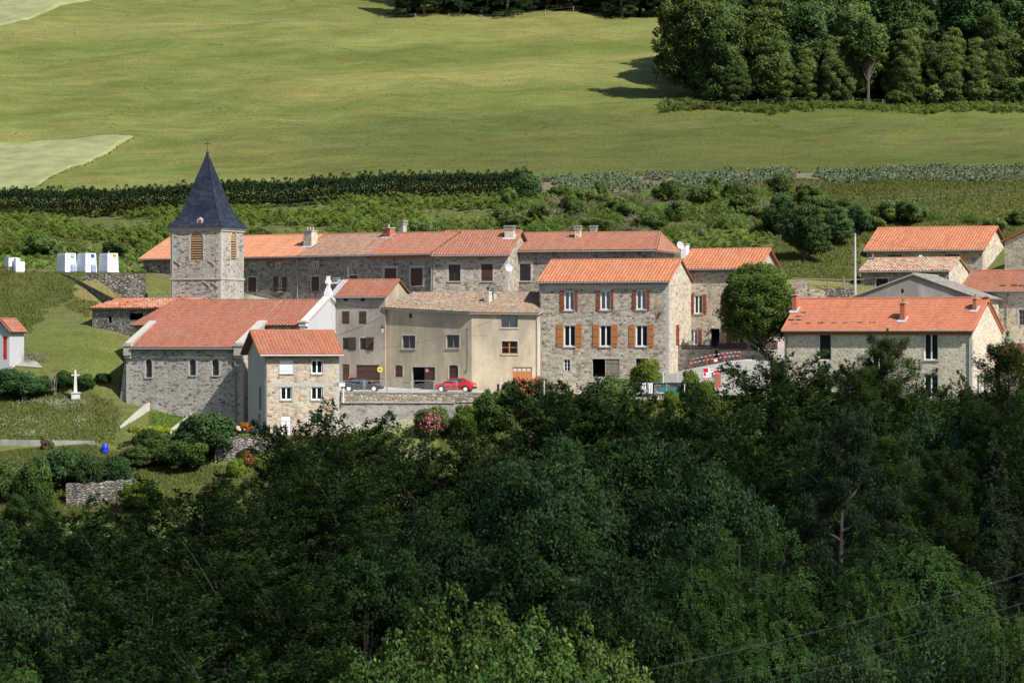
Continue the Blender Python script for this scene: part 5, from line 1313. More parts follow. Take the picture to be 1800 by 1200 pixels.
# wall lamp and round yellow sign at the corner of the grey house
lm = empty('street_lamp', P(672, 580, 351.6)); tag(lm, 'lantern street lamp on the corner between the grey and beige houses', 'lamp')
q = MB(); q.tube([(0, .5, .35), (0, -.2, .55), (0, -.35, .42)], .025, 5); q.build('bracket', M['black'], lm)
q = MB(); q.lathe([(.09, -.28), (.19, .16), (.20, .18)], (0, -.35, 0), 6); q.build('lantern', M['dish'], lm)
q = MB(); q.lathe([(.22, .18), (.10, .34), (.03, .42)], (0, -.35, 0), 6); q.build('lamp_cap', M['black'], lm)
sg = empty('round_sign', P(668, 649, 350.9)); tag(sg, 'round yellow sign with a black arrow by the dark garage door', 'sign')
ym = plain('sign_yellow', (.72, .60, .06), .5, .05)
q = MB(); n = 20; q.prism([(.24*math.cos(2*math.pi*k/n), 0, .26*math.sin(2*math.pi*k/n)) for k in range(n)], (0, .05, 0)); q.build('disc', ym, sg)
q = MB(); q.tube([(.26*math.cos(2*math.pi*k/n), .0, .28*math.sin(2*math.pi*k/n)) for k in range(n+1)], .035, 5); q.build('rim', plain('sign_rim', (.5, .42, .05), .5, .1), sg)
q = MB(); q.prism([(-.16, -.012, -.02), (.0, -.012, .09), (.0, -.012, .03), (.10, -.012, .03), (.10, -.012, -.07), (.0, -.012, -.07), (.0, -.012, -.13)], (0, .008, 0)); q.build('arrow', M['black'], sg)
q = MB(); q.tube([(.1, .03, -.1), (.3, .3, -.15)], .03, 5); q.build('bracket', M['black'], sg)

# cars
def car(label, px, Y, yaw, paint, windows=2):
    o = empty('parked_car', (X_(px, Y), Y, G(X_(px, Y), Y)+.07), R(yaw)); tag(o, label, 'car')
    pm = NT('car_paint'); pm.pbr(paint, .28, spec=.5, **{'Coat Weight': .5}); pm = pm.m
    st = [(1.95, .30, .58, .64), (1.90, .24, .70, .73), (1.45, .22, .80, .79), (.95, .20, .89, .81), (0, .20, .91, .82), (-1.0, .20, .92, .82), (-1.6, .22, .94, .80), (-1.86, .28, .90, .75), (-1.92, .38, .80, .70)]
    mb = MB(); vs = []; fs = []
    for x, zb, zt, hw in st:
        sec = [(hw-.12, zb), (hw-.02, zb+.12), (hw, zb+.32), (hw-.015, zt-.14), (hw-.07, zt-.04), (hw-.18, zt)]
        vs += [(x, -y, z) for y, z in sec]+[(x, y, z) for y, z in sec[::-1]]
    k = 12
    for i in range(len(st)-1):
        for j in range(k): fs.append((i*k+j, i*k+(j+1) % k, (i+1)*k+(j+1) % k, (i+1)*k+j))
    fs += [tuple(range(k)), tuple(range((len(st)-1)*k, len(st)*k))[::-1]]
    mb.add(vs, fs)
    b0 = [(1.0, .70, .86), (-1.74, .68, .90)]; t0 = [(.30, .57, 1.33), (-.2, .60, 1.375), (-.95, .59, 1.36)]
    gv = []
    for x, y, z in ((1.0, .72, .86), (.30, .575, 1.32), (-.25, .60, 1.37), (-1.0, .585, 1.35), (-1.72, .68, .90)):
        gv += [(x, -y, z), (x, y, z)]
    gv += [(-.3, -.755, .88), (-.3, .755, .88), (-1.0, -.75, .9), (-1.0, .75, .9)]
    mb.add(gv, [(0, 2, 3, 1), (2, 4, 5, 3), (4, 6, 7, 5), (6, 8, 9, 7), (0, 10, 4, 2), (10, 12, 6, 4), (12, 8, 6), (1, 3, 5, 11), (11, 5, 7, 13), (13, 7, 9)])
    body = mb.build('body', pm, o)
    bv = body.modifiers.new('bev', 'BEVEL'); bv.width = .025; bv.segments = 2; bv.limit_method = 'ANGLE'
    gl = plain('car_glass', (.05, .06, .075), .08, .1, 3, 0, .6)
    def ip(a, b, t): return [a[i]+(b[i]-a[i])*t for i in range(3)]
    for s in (-1, 1):
        q = MB(); e = .012*s
        f = lambda x, z: (x, s*(.745-(z-.88)*.335)+e*1.6, z)
        w = [[(.80, .93), (.30, 1.27), (-.12, 1.30), (-.12, .93)], [(-.20, .93), (-.20, 1.30), (-.82, 1.285), (-.98, .95)]] + ([[(-1.06, .97), (-.92, 1.26), (-1.0, 1.25), (-1.35, .99)]] if windows > 2 else [])
        for poly in w: q.add([f(x, z) for x, z in poly], [tuple(range(len(poly)))])
        q.build('side_window', gl, o)
        m = MB(); m.box((.72, s*.80 if s > 0 else -.95, .92), (.86, .95 if s > 0 else -.80, 1.03)); m.build('mirror', pm if windows > 2 else M['black'], o)
        t = MB(); t.box((-1.2, s*.815 if s > 0 else -.835, .50), (1.2, .835 if s > 0 else -.815, .56)); t.build('side_trim', M['black'], o)
        h = MB(); h.box((1.86, .38 if s > 0 else -.68, .56), (1.955, .68 if s > 0 else -.38, .68)); h.build('headlight', M['dish'], o)
        tl = MB(); tl.box((-1.925, .46 if s > 0 else -.70, .60), (-1.86, .70 if s > 0 else -.46, .84)); tl.build('tail_light', M['red_paint'], o)
    q = MB(); q.add([(.965, -.60, .905), (.965, .60, .905), (.345, .50, 1.30), (.345, -.50, 1.30)], [(0, 1, 2, 3)]); ob = q.build('windscreen', gl, o); ob.location = (.02, 0, .012)
    q = MB(); q.add([(-1.62, -.52, .965), (-1.62, .52, .965), (-1.06, .48, 1.31), (-1.06, -.48, 1.31)], [(0, 1, 2, 3)]); ob = q.build('rear_window', gl, o); ob.location = (-.02, 0, .012)
    for x0, x1 in ((1.84, 2.0), (-1.98, -1.82)):
        q = MB(); q.box((x0, -.74, .34), (x1, .74, .52)); q.build('bumper', M['black'], o)
    q = MB(); q.box((-1.945, -.26, .58), (-1.925, .26, .69)); q.build('number_plate', M['dish'], o)
    for x in (1.18, -1.22):
        for s in (-1, 1):
            a = MB(); n = 20
            a.prism([(x+.355*math.cos(2*math.pi*k/n), s*.80, .30+.355*math.sin(2*math.pi*k/n)) for k in range(n) if .30+.355*math.sin(2*math.pi*k/n) > .16], (0, s*.028, 0)); a.build('wheel_arch', M['black'], o)
            w = empty('wheel', (x, s*.745, .285)); w.parent = o; w.rotation_euler = (R(90), 0, 0)
            q = MB(); q.lathe([(.19, -.085), (.27, -.085), (.285, -.05), (.285, .05), (.27, .085), (.19, .085)], (0, 0, 0), 20); q.build('tyre', M['black'], w)
            q = MB(); q.lathe([(.195, -.09), (.18, -.098), (.05, -.105), (.05, .105), (.18, .098), (.195, .09)], (0, 0, 0), 16); q.build('rim', M['pvc'], w)
    return o
car('dark navy hatchback with white wheel covers parked by the brown garage', 637, 342.4, -4, (.012, .016, .035))
car('red hatchback parked beside the half open garage', 800, 342.6, 166, (.52, .012, .020), 3)

# recycling containers and cabinets
CW = plain('container_white', (.72, .74, .80), .5, .05); CB = plain('container_blue', (.28, .34, .52), .5, .1)
for px, (pc, pm_, word) in ((117, ((.02, .22, .12), (.6, .75, .65), 'green')), (152.5, ((.03, .09, .50), (.02, .03, .2), 'blue')), (191, ((.75, .55, .02), (.05, .04, .03), 'yellow'))):
    Y = 386.2; x = X_(px, Y)
    o = empty('recycling_container', (x, Y, Z_(478.5, Y)), R(45)); tag(o, 'white ribbed recycling container with %s sticker, beside the drystone wall' % word, 'container', 'recycling containers on the roadside')
    mb = MB(); h = 2.05; a, t = .785, .70
    mb.hexa([(-a, -a, 0), (a, -a, 0), (a, a, 0), (-a, a, 0), (-t, -t, h), (t, -t, h), (t, t, h), (-t, t, h)]); mb.build('body', CW, o)
    rb = MB()
    for k in range(6):
        z = .18+.32*k; w = a-(a-t)*z/h; w2 = a-(a-t)*(z+.07)/h
        rb.hexa([(-w-.035, -w+.03, z), (-w-.0, -w+.03, z), (-w, w-.03, z), (-w-.035, w-.03, z), (-w2-.035, -w2+.03, z+.07), (-w2, -w2+.03, z+.07), (-w2, w2-.03, z+.07), (-w2-.035, w2-.03, z+.07)])
    rb.build('rib', CW, o)
    st_ = MB(); pl = lambda u, z, d: (u, -(a-(a-t)*z/h)-d, z)
    st_.hexa([pl(.0, 1.55, .004), pl(.46, 1.55, .004), pl(.46, 1.95, .004), pl(.0, 1.95, .004), pl(.0, 1.55, .02), pl(.46, 1.55, .02), pl(.46, 1.95, .02), pl(.0, 1.95, .02)]); so = st_.build('sticker', plain('sticker_'+word, pc, .5, .05), o)
    g = MB()
    for (u0, z0, u1, z1) in ((.08, 1.70, .18, 1.90), (.18, 1.74, .24, 1.80), (.26, 1.66, .36, 1.86)): g.hexa([pl(u0, z0, .021), pl(u1, z0, .021), pl(u1, z1, .021), pl(u0, z1, .021), pl(u0, z0, .028), pl(u1, z0, .028), pl(u1, z1, .028), pl(u0, z1, .028)])
    g.build('symbol', plain('symbol_'+word, pm_, .5, .05), so)
    if word != 'yellow':
        q = MB(); q.lathe([(.40, 0), (.40, .62), (.36, .78), (.2, .86)], (.28, -.62, .02), 16); q.build('filling_bay', CB, o)
    else:
        q = MB()
        for (u0, z0, u1, z1) in ((.30, .15, .33, .95), (.66, .15, .69, .95), (.30, .92, .69, .95), (.30, .15, .69, .18)): q.hexa([pl(u0, z0, .002), pl(u1, z0, .002), pl(u1, z1, .002), pl(u0, z1, .002), pl(u0, z0, .02), pl(u1, z0, .02), pl(u1, z1, .02), pl(u0, z1, .02)])
        q.build('hatch', CB, o)
    q = MB(); q.tube([(0, 0, h), (0, 0, h+.25)], .03, 5); q.tube([(-.08, 0, h+.2), (.08, 0, h+.2)], .02, 5); q.build('lifting_hook', M['metal'], o)
o = empty('utility_cabinet', P(19, 476, 385.6), R(40)); tag(o, 'grey utility box raised on a thin post at the left edge', 'cabinet')
q = MB(); q.box((-.55, -.45, .45), (.55, .45, 1.35)); q.box((-.6, -.5, 1.352), (.6, .5, 1.42)); q.build('box', CW, o); q = MB(); q.tube([(-.5, -.4, -.9), (-.5, -.4, .45)], .04, 5); q.tube([(.5, .4, -.5), (.5, .4, .45)], .04, 5); q.build('leg', M['metal'], o)
o = empty('utility_cabinet', P(35, 476, 385.2), R(35)); tag(o, 'pair of white electricity cabinets standing on the verge', 'cabinet')
q = MB(); q.box((-.62, -.25, -.2), (-.1, .25, 1.35)); q.box((-.08, -.25, -.2), (.45, .25, 1.0)); q.build('box', CW, o); q = MB(); q.box((-.55, -.262, .1), (-.17, -.252, 1.2)); q.box((-.02, -.262, .1), (.38, -.252, .9)); q.build('door', M['pvc'], o)

wall_run('drystone_wall', 'drystone wall below the white recycling containers', [(150, 381.6, 7.25, 5.5), (185, 380.6, 7.15, 4.5), (256, 379.9, 7.2, 3.5)], .6, 'st_dry', jag=.08)
q = wall_run('kerb', 'diagonal stone kerb running down the grass from the recycling containers', [(103, 385.4, 7.45, 6.6), (130, 381.5, 6.75, 5.8), (160, 377, 5.75, 4.6), (190, 372.5, 4.75, 3.4), (216, 368.5, 4.0, 2.6)], .4, 'st_dry')
st_ = empty('steps', P(235, 535, 368.5)); tag(st_, 'rough stone ramp with white handrail behind the old shed', 'steps')
q = MB(); q.prism([(-1.7, 0, -1.2), (1.3, 0, -1.2), (1.3, 0, 1.15), (-1.3, 0, .2)], (0, 1.4, 0)); q.build('ramp', M['st_dry'], st_)
q = MB(); z = 1.05
q.tube([(.9, -.1, -.4), (1.9, -.1, z), (4.2, -.1, z)], .04, 6); q.tube([(1.5, -.1, -.3), (1.9, -.1, .45), (4.2, -.1, .45)], .025, 5)
for i in range(5): q.tube([(1.95+.55*i, -.1, -.5), (1.95+.55*i, -.1, z)], .025, 5)
q.build('handrail', M['paint_white'], st_)
# calvary cross
o = empty('stone_cross', P(132.5, 700, 347.6), R(12)); tag(o, 'pale stone calvary cross on a square pedestal in the grass', 'cross')
q = MB(); q.box((-.42, -.42, -.3), (.42, .42, .48)); q.box((-.5, -.5, .482), (.5, .5, .60)); q.build('pedestal', M['stonewhite'], o)
q = MB(); q.hexa([(-.17, -.17, .602), (.17, -.17, .602), (.17, .17, .602), (-.17, .17, .602), (-.09, -.09, 2.75), (.09, -.09, 2.75), (.09, .09, 2.75), (-.09, .09, 2.75)]); q.box((-.40, -.07, 2.20), (-.10, .07, 2.34)); q.box((.10, -.07, 2.20), (.40, .07, 2.34)); q.build('shaft', M['stonewhite'], o)
# concrete and dry walls of the gardens
wall_run('garden_wall', 'long low grey concrete wall below the rough grass at left', [(-60, 335.0, -9.15, -11), (166, 334.9, -9.25, -11)], .22, 'plaster_barn')
wall_run('garden_wall', 'sloping pale concrete wall running out from the church, left of the vegetable plot', [(211, 339.6, -8.0, -9.6), (238, 343, -6.75, -9), (258, 346.2, -5.95, -8.4), (263, 346.8, -5.9, -8.2)], .3, 'concrete')
wall_run('garden_wall', 'short sloping concrete wall right of the vegetable plot', [(299, 340, -8.3, -10), (336, 344.9, -6.9, -9.5)], .3, 'concrete')
wall_run('drystone_wall', 'whitish drystone wall half hidden by leaves at lower left', [(116, 322.2, -12.7, -15.5), (168, 321.8, -12.8, -15.5), (232, 321.4, -12.3, -15.5)], .7, 'st_dry', jag=.15, seed=3)
wall_run('drystone_wall', 'rubble garden wall below the small red-roofed house', [(378, 331.2, -9.6, -12.4), (400, 331.2, -8.75, -12.4), (490, 331.6, -8.85, -12.4)], .7, 'st_dry', jag=.05, seed=5)
def rocks(name, label, px, py, Y, n, sp, size, mat, seed, cat='stones', sz=.5):
    r = random.Random(seed); mb = MB(); c = P(px, py, Y)
    for i in range(n):
        s = size*r.uniform(.5, 1.2); x, y = r.gauss(0, sp), r.gauss(0, sp*.6); z = max(0, sp*sz*2*(1-(x*x+y*y)/(2.5*sp)**2))*r.uniform(.3, 1)
        pts = []
        for ph in (-.9, -.3, .3, .9):
            for k in range(7):
                t = 2*math.pi*k/7+ph; rr = s*math.cos(ph)*r.uniform(.75, 1.1); pts.append((x+rr*math.cos(t), y+rr*math.sin(t), z+s*.7*math.sin(ph)))
        mb.add(pts, [(a*7+k, a*7+(k+1) % 7, a*7+7+(k+1) % 7, a*7+7+k) for a in range(3) for k in range(7)]+[tuple(range(7)), tuple(range(21, 28))])
    return tag(mb.build(name, M[mat], None, c), label, cat)
rocks('rock_heap', 'grey boulder heap beside the blue barrel', 169, 802, 333, 26, .36, .2, 'st_dry', 2)
rocks('rock_heap', 'pale rockery stones beside the orange shrub', 414, 757, 332.6, 34, .42, .20, 'st_tan', 4)
o = empty('water_barrel', P(184.3, 798.5, 333.2)); tag(o, 'bright blue plastic barrel standing in the garden grass', 'barrel')
bm = NT('barrel_blue'); bm.pbr((.012, .045, .55), .4, spec=.4)
q = MB(); q.lathe([(.28, 0), (.31, .06), (.32, .28), (.335, .30), (.32, .33), (.32, .60), (.335, .62), (.32, .65), (.30, .90), (.27, .95), (.05, .96)], (0, 0, .0), 20); q.build('drum', bm.m, o, smooth=True)
q = MB(); q.lathe([(.06, .96), (.06, 1.0)], (.12, 0, 0), 10); q.lathe([(.2, -.08), (.12, .0)], (0, -.2, 0), 8); q.build('lid_plug', M['paint_white'], o)
o = empty('bucket', P(166, 811, 331.8)); tag(o, 'small black bucket below the boulder heap', 'bucket'); q = MB(); q.lathe([(.15, 0), (.22, .34), (.24, .36), (.20, .35)], (0, 0, 0), 14); q.build('tub', M['black'], o)
q = MB(); q.tube([(-.22, 0, .34), (0, -.1, .2), (.22, 0, .34)], .012, 4); q.build('handle', M['metal'], o)
o = empty('bean_poles', P(91, 683, 348.3)); tag(o, 'bundle of pale bean poles standing against the dark hedge', 'poles')
r = random.Random(5); q = MB()
for i in range(13):
    x = -.45+.075*i+r.uniform(-.03, .03); q.tube([(x, 0, -.2), (x+r.uniform(-.25, .25), r.uniform(-.1, .2), 1.5*r.uniform(.6, 1.1))], .025, 4)
q.build('cane', M['wood_grey'], o)

# terrace, ramp and roadworks at centre right
tr = empty('terrace', P(1177, 660, 348.6)); tag(tr, 'dark stone terrace with a slatted railing in front of the red shuttered house', 'terrace')
def TL(px, Y, z): return Vector((X_(px, Y), Y, z))-tr.location
zt = Z_(614.5, 348)
q = MB(); q.prism([TL(1177, 348.7, -6), TL(1256, 346, -6), TL(1262, 351.2, -6), TL(1197, 353.0, -6)], (0, 0, zt+6)); q.build('terrace_wall', M['st_dark'], tr)
q = MB(); q.prism([TL(1262.2, 346.4, -6), TL(1348, 343.4, -6), TL(1350, 349.9, -6), TL(1264, 351.2, -6)], (0, 0, zt+5.9)); q.build('terrace_floor', M['st_tan'], tr)
q = MB(); pts = [(1178.5, 348.8), (1244, 346.55)]
def rail_run(q, p0, p1, n, zt0, h=.9, w=.05):
    a, c = TL(*p0, zt0), TL(*p1, zt0)
    for i in range(n+1):
        p = a.lerp(c, i/n); q.box((p.x-w, p.y-.02, p.z+.05), (p.x+w, p.y+.02, p.z+h*.5+.02))
    for zz in (.10, .36): q.tube([a+Vector((0, .04, zz)), c+Vector((0, .04, zz))], .03, 5)
rail_run(q, (1179, 348.75), (1250, 346.3), 26, zt); rail_run(q, (1263, 346.5), (1312, 344.8), 18, zt, 1.3, .07); q.build('railing', M['wood_dark'], tr)
q = MB(); rail_run(q, (1340, 343.7), (1366, 342.6), 12, zt, 1.7); q.build('railing', M['wood_red'], tr)
def chair(px, Y, label):
    o = empty('plastic_chair', (X_(px, Y), Y, zt+.005), random.uniform(-1, 1)); tag(o, label, 'chair', 'white chairs on the terrace')
    q = MB(); q.box((-.22, -.22, .40), (.22, .22, .44)); q.build('seat', M['pvc'], o)
    q = MB(); q.box((-.22, .20, .44), (.22, .24, .85)); q.build('backrest', M['pvc'], o)
    for x in (-.2, .2):
        for y in (-.2, .2): q = MB(); q.tube([(x, y, 0), (x*.9, y*.9, .4)], .022, 5); q.build('leg', M['pvc'], o)
chair(1214, 349.6, 'white plastic chair behind the left end of the terrace railing'); chair(1241, 348.6, 'white plastic chair on the terrace beside the dark doorway')
q = MB(); z0 = -8.6; A = [(1141, 672), (1152, 664), (1168, 660), (1205, 649.5), (1240, 642.5), (1274, 636), (1302, 633.5), (1352, 634.5)]
n0 = P(1141, 672, 340.6); fr = []; bk = []
for i, (px, py) in enumerate(A):
    Y = 340.6-(px-1141)*.011; fr.append(P(px, py, Y)-n0); bk.append(P(px, py, Y)-n0+Vector((1.0, 4.6, .1)))
k = len(A); base_f = [Vector((v.x, v.y, z0-n0.z)) for v in fr]
q.add(fr+bk+base_f, [(i, i+1, k+i+1, k+i) for i in range(k-1)]+[(2*k+i, 2*k+i+1, i+1, i) for i in range(k-1)])
q.add([fr[-1], bk[-1], base_f[-1]+Vector((1, 4.6, 0)), base_f[-1]], [(0, 1, 2, 3)])
tag(q.build('concrete_ramp', M['concrete'], None, n0), 'pale bare concrete ramp wall rising to the right below the terrace', 'ramp')
def barrier(p0, p1, Y, label):
    a, c = P(*p0, Y), P(*p1, Y-.4); o = empty('barrier', a); tag(o, label, 'barrier', 'red and white barriers on the ramp'); d = c-a
    for t in (0, 1):
        q = MB(); q.tube([d*t+Vector((0, 0, -.1)), d*t+Vector((-.06, 0, .78))], .04, 6); q.build('post', M['red_paint'], o)
    for k, h in enumerate((.72, .36)):
        q = MB(); w = MB()
        for i in range(8):
            (q if i % 2 == k % 2 else w).tube([d*(i/8)+Vector((-.03, -.02, h)), d*((i+1)/8)+Vector((-.03, -.02, h))], .028, 5)
        r_ = q.build('rail', M['red_paint'], o); w.build('white_band', M['paint_white'], r_)
    return o
barrier((1214, 645), (1243, 639), 341.6, 'red and white barrier on the ramp, lower left of the three')
bo = barrier((1243.5, 639), (1273, 634), 341.4, 'red and white barrier with a small sign plate, middle of the ramp')
q = MB(); d = P(1258, 632.5, 341.0)-bo.location; q.box((d.x-.22, d.y-.05, d.z-.25), (d.x+.22, d.y-.02, d.z+.15)); sp_ = q.build('sign_plate', M['red_paint'], bo)
q = MB(); q.box((d.x-.14, d.y-.062, d.z-.15), (d.x+.14, d.y-.052, d.z+.06)); q.build('sign_panel', M['paint_white'], sp_)
barrier((1274, 634), (1302, 631.5), 341.2, 'red and white barrier on the ramp, upper right of the three')
def road_sign(px, py0, py1, w, Y, label, blocks):
    o = empty('road_sign', P(px, py1, Y)); tag(o, label, 'sign'); h = (py1-py0)/F*Y
    q = MB(); q.tube([(-w*.35, .04, -.6), (-w*.35, .04, h)], .025, 5); q.tube([(w*.35, .04, -.6), (w*.35, .04, h)], .025, 5); q.build('leg', M['metal'], o)
    q = MB(); q.box((-w/2, -.02, 0), (w/2, .02, h)); p = q.build('panel', M['paint_white'], o)
    q = MB()
    for (a, c, e, g) in blocks: q.box((-w/2+a*w, -.032, c*h), (-w/2+e*w, -.022, g*h))
    q.build('marking', M['red_paint'], p)
road_sign(1241.5, 646, 669.5, .60, 337.9, 'tall red and white roadworks sign in front of the ramp', [(.04, .66, .80, .97), (.1, .40, .45, .62), (0.04, .02, .96, .10), (.04, .14, .3, .26), (.45, .14, .62, .26), (.75, .14, .96, .26)])
road_sign(1251, 648, 663, .36, 338.0, 'narrow pale roadworks sign, middle of three', [(.1, .8, .9, .9), (.1, .45, .9, .5)])
road_sign(1260.5, 650, 664, .64, 337.8, 'short red roadworks sign above the brick pillar', [(.03, .62, .97, .95), (.03, .1, .6, .4), (.7, .1, .97, .4)])
o = empty('brick_pillar', P(1262, 680, 337.2)); tag(o, 'small brick gate pillar below the red roadworks signs', 'pillar')
q = MB()
for i in range(9): q.box((-.27+.01*(i % 2), -.27+.01*(i % 2), -.1+.145*i), (.27-.01*(i % 2), .27-.01*(i % 2), .04+.145*i))
q.build('brickwork', M['brick'], o); q = MB(); q.box((-.3, -.3, 1.21), (.3, .3, 1.28)); q.build('cap', M['brick'], o)
lw = wall_run('garden_wall', 'low dark stone garden wall with black coping below the ramp', [(1150, 337.9, Z_(674, 338), -7.5), (1256, 337.2, Z_(674.5, 337.2), -7.5)], .4, 'st_dry')
q = MB(); d = P(1256, 674, 337.2)-P(1150, 674, 337.9); q.hexa([Vector((0, -.04, 1.0))*0+Vector(v) for v in ((0, -.05, 0), (d.x, d.y-.05, 0), (d.x, d.y+.45, 0), (0, .45, 0), (0, -.05, .09), (d.x, d.y-.05, .09), (d.x, d.y+.45, .09), (0, .45, .09))])
cpo = q.build('coping', M['black'], lw); cpo.location = (0, 0, Z_(674, 338)+7.5+.004)
o = empty('wire_fence', P(1150, 674, 337.85)); tag(o, 'fine wire mesh fence on white posts in front of the ramp', 'fence')
q = MB(); d = P(1256, 674.5, 337.25)-o.location
for i in range(60): q.tube([d*(i/59), d*(i/59)+Vector((0, 0, .85))], .007, 3)
for z in (.2, .5, .84): q.tube([Vector((0, 0, z)), d+Vector((0, 0, z))], .008, 3)
q.build('mesh', M['metal'], o)
for t in (.15, .39, .75): q = MB(); q.tube([d*t, d*t+Vector((0, 0, 1.1))], .03, 5); q.build('post', M['paint_white'], o)
# things in the garden seen over the tree tops
def pole(px, py0, py1, Y, label, r=.04, mat='paint_white'):
    o = empty('garden_pole', P(px, py1, Y)); tag(o, label, 'pole'); h = (py1-py0)/F*Y
    q = MB(); q.tube([(0, 0, -.4), (0, 0, h)], [r, r*.85], 7); q.build('post', M[mat], o); q = MB(); q.lathe([(r, h), (r*1.3, h+.03), (r*.4, h+.07)], (0, 0, 0), 8); q.build('cap', M[mat], o)
pole(1203.3, 676, 704, 334.6, 'white pole in the garden right of the teal bench')
pole(880.5, 664, 706, 334, 'white pole beside the red climbing rose, near the slate post')
pole(956.5, 670, 686, 334, 'white pole among the red roses, left of the washing')
pole(986.3, 662, 686, 334, 'thin white pole between the roses and the doorway', .025)
pole(875.6, 676, 706, 333.6, 'dark slate post with a jagged top beside the white pole', .13, 'black')
def parasol(px, py0, py1, Y, label):
    o = empty('parasol', P(px, py1, Y)); tag(o, label, 'parasol'); h = (py1-py0)/F*Y
    q = MB(); q.tube([(0, 0, -1.2), (0, 0, h+.1)], .025, 6); q.build('pole', M['paint_white'], o)
    q = MB(); vs = []; n = 12
    for rr, z in ((.40, 0), (.33, .3*h), (.2, .65*h), (.04, h)):
        for k in range(n): t = 2*math.pi*k/n; w = rr*(1+.14*(-1)**k); vs.append((w*math.cos(t), w*math.sin(t), z))
    q.add(vs, [(i*n+k, i*n+(k+1) % n, (i+1)*n+(k+1) % n, (i+1)*n+k) for i in range(3) for k in range(n)]); q.build('canopy', plain('salmon_cloth', (.62, .22, .18), .9, .12), o)
parasol(1005, 685, 705, 333.5, 'folded salmon pink parasol, the left one between the trees'); parasol(1046, 697, 712, 333, 'folded salmon pink parasol, the right one between the trees')
o = empty('clothes_line', P(1088, 672, 335.5)); tag(o, 'clothes line strung across the garden', 'clothes line')
q = MB(); q.tube([(0, 0, .0), (2.2, .0, -.08), (4.4, 0, 0)], .012, 4); q.build('line', M['metal'], o)
for x in (-.05, 4.45): q = MB(); q.tube([(x, 0, -1.6), (x, 0, .08)], .035, 6); q.build('post', M['metal'], o)
for px, w, h, lab, colr in ((1094, .45, .75, 'white shirt on the clothes line, leftmost of the washing', (.7, .7, .74)), (1100.5, .35, .6, 'lilac towel on the clothes line', (.42, .42, .62)), (1131, .5, .7, 'white sheet hanging right of the lilac towel', (.72, .73, .76)), (1143, .45, 1.0, 'long pale cloth at the right end of the clothes line', (.62, .65, .68))):
    c = P(px, 672.6, 335.4); q = MB(); n = 8; vs = []
    for j in range(5):
        for i in range(n+1): vs.append((-w/2+w*i/n, .05*math.sin(i*1.7+j*.4), -h*j/4))
    vs2 = [(x, y+.02, z) for x, y, z in vs]; m = len(vs)
    fs = [(j*(n+1)+i, j*(n+1)+i+1, (j+1)*(n+1)+i+1, (j+1)*(n+1)+i) for j in range(4) for i in range(n)]
    q.add(vs+vs2, fs+[tuple(m+v for v in f_[::-1]) for f_ in fs]); tag(q.build('laundry', plain('laundry_cloth', colr, .95, .06), None, c), lab, 'laundry', 'washing on the clothes line')
o = empty('garden_bench', P(1176, 698, 336)); tag(o, 'teal painted garden bench against the low dark wall', 'bench'); tm = plain('teal_paint', (.03, .16, .17), .6, .1)
q = MB(); q.box((-.95, -.2, .42), (.95, .2, .47)); q.build('seat', tm, o); q = MB(); q.box((-.95, .2, .5), (.95, .24, .95)); q.build('backrest', tm, o)
for x in (-.85, .85): q = MB(); q.box((x-.04, -.18, 0), (x+.04, .22, .42)); q.build('leg', tm, o)
o = empty('garden_table', P(1159, 703, 334.6)); tag(o, 'white garden table left of the teal bench', 'table')
q = MB(); q.lathe([(.42, .66), (.42, .70)], (0, 0, 0), 20); q.build('tabletop', M['pvc'], o)
for a in range(3): q = MB(); q.tube([(0, 0, .66), (.3*math.cos(a*2.1), .3*math.sin(a*2.1), 0)], .025, 5); q.build('leg', M['pvc'], o)

# upper right: pole, wooden fence, ruined walls
o = empty('utility_pole', P(1503, 523, 367.2)); tag(o, 'tall pale utility pole beside the old low stone house', 'pole')
q = MB(); q.tube([(0, 0, -1), (0, 0, Z_(410, 367.2)-Z_(523, 367.2))], [.16, .10], 9); q.build('post', plain('pole_grey', (.46, .44, .41), .9, .15, 2), o)
q = MB(); q.tube([(-.3, 0, 6.2), (.3, 0, 6.2)], .03, 5); q.build('crossbar', M['black'], o)
o = empty('wooden_fence', P(1400, 500, 371)); tag(o, 'grey wooden rail fence on the grass left of the utility pole', 'fence')
def fl(px, py, Y=371): return P(px, py, Y)-o.location
for px, a, c in ((1418, 489, 503), (1483, 487, 505), (1455, 492, 503)): q = MB(); q.tube([fl(px, c+4), fl(px, a)], .10 if px == 1483 else .07, 6); q.build('post', M['wood_grey'], o)
q = MB(); q.tube([fl(1392, 489), fl(1418, 490.5), fl(1483, 492), fl(1520, 491)], .06, 6); q.tube([fl(1483, 500.5), fl(1520, 500)], .05, 6); q.build('rail', M['wood_grey'], o)
wall_run('ruined_wall', 'tumbled stone wall end beside the round tree', [(1384, 364, Z_(503, 364), 2), (1402, 363.6, Z_(492, 363.6), 2), (1420, 363.2, Z_(491, 363), 2), (1423, 363.1, Z_(508, 363), 2), (1452, 362.6, Z_(512, 362), 2)], .6, 'st_tan', jag=.14, seed=7)
wall_run('ruined_wall', 'low square stone wall at the foot of the utility pole', [(1451, 362.6, Z_(506, 362), 2), (1502, 361.6, Z_(506.5, 361.6), 2)], .6, 'st_dry', jag=.03, seed=8)

satellite_dish(894.5, 470.5, 364.6, 'white satellite dish on the pale terraced house, left of the blue curtain', .44)
satellite_dish(1196, 431, 353.6, 'grey satellite dish beside the white chimney', .42)
satellite_dish(1619, 453, 384, 'small satellite dish on the upper house with yellow shutters', .34)

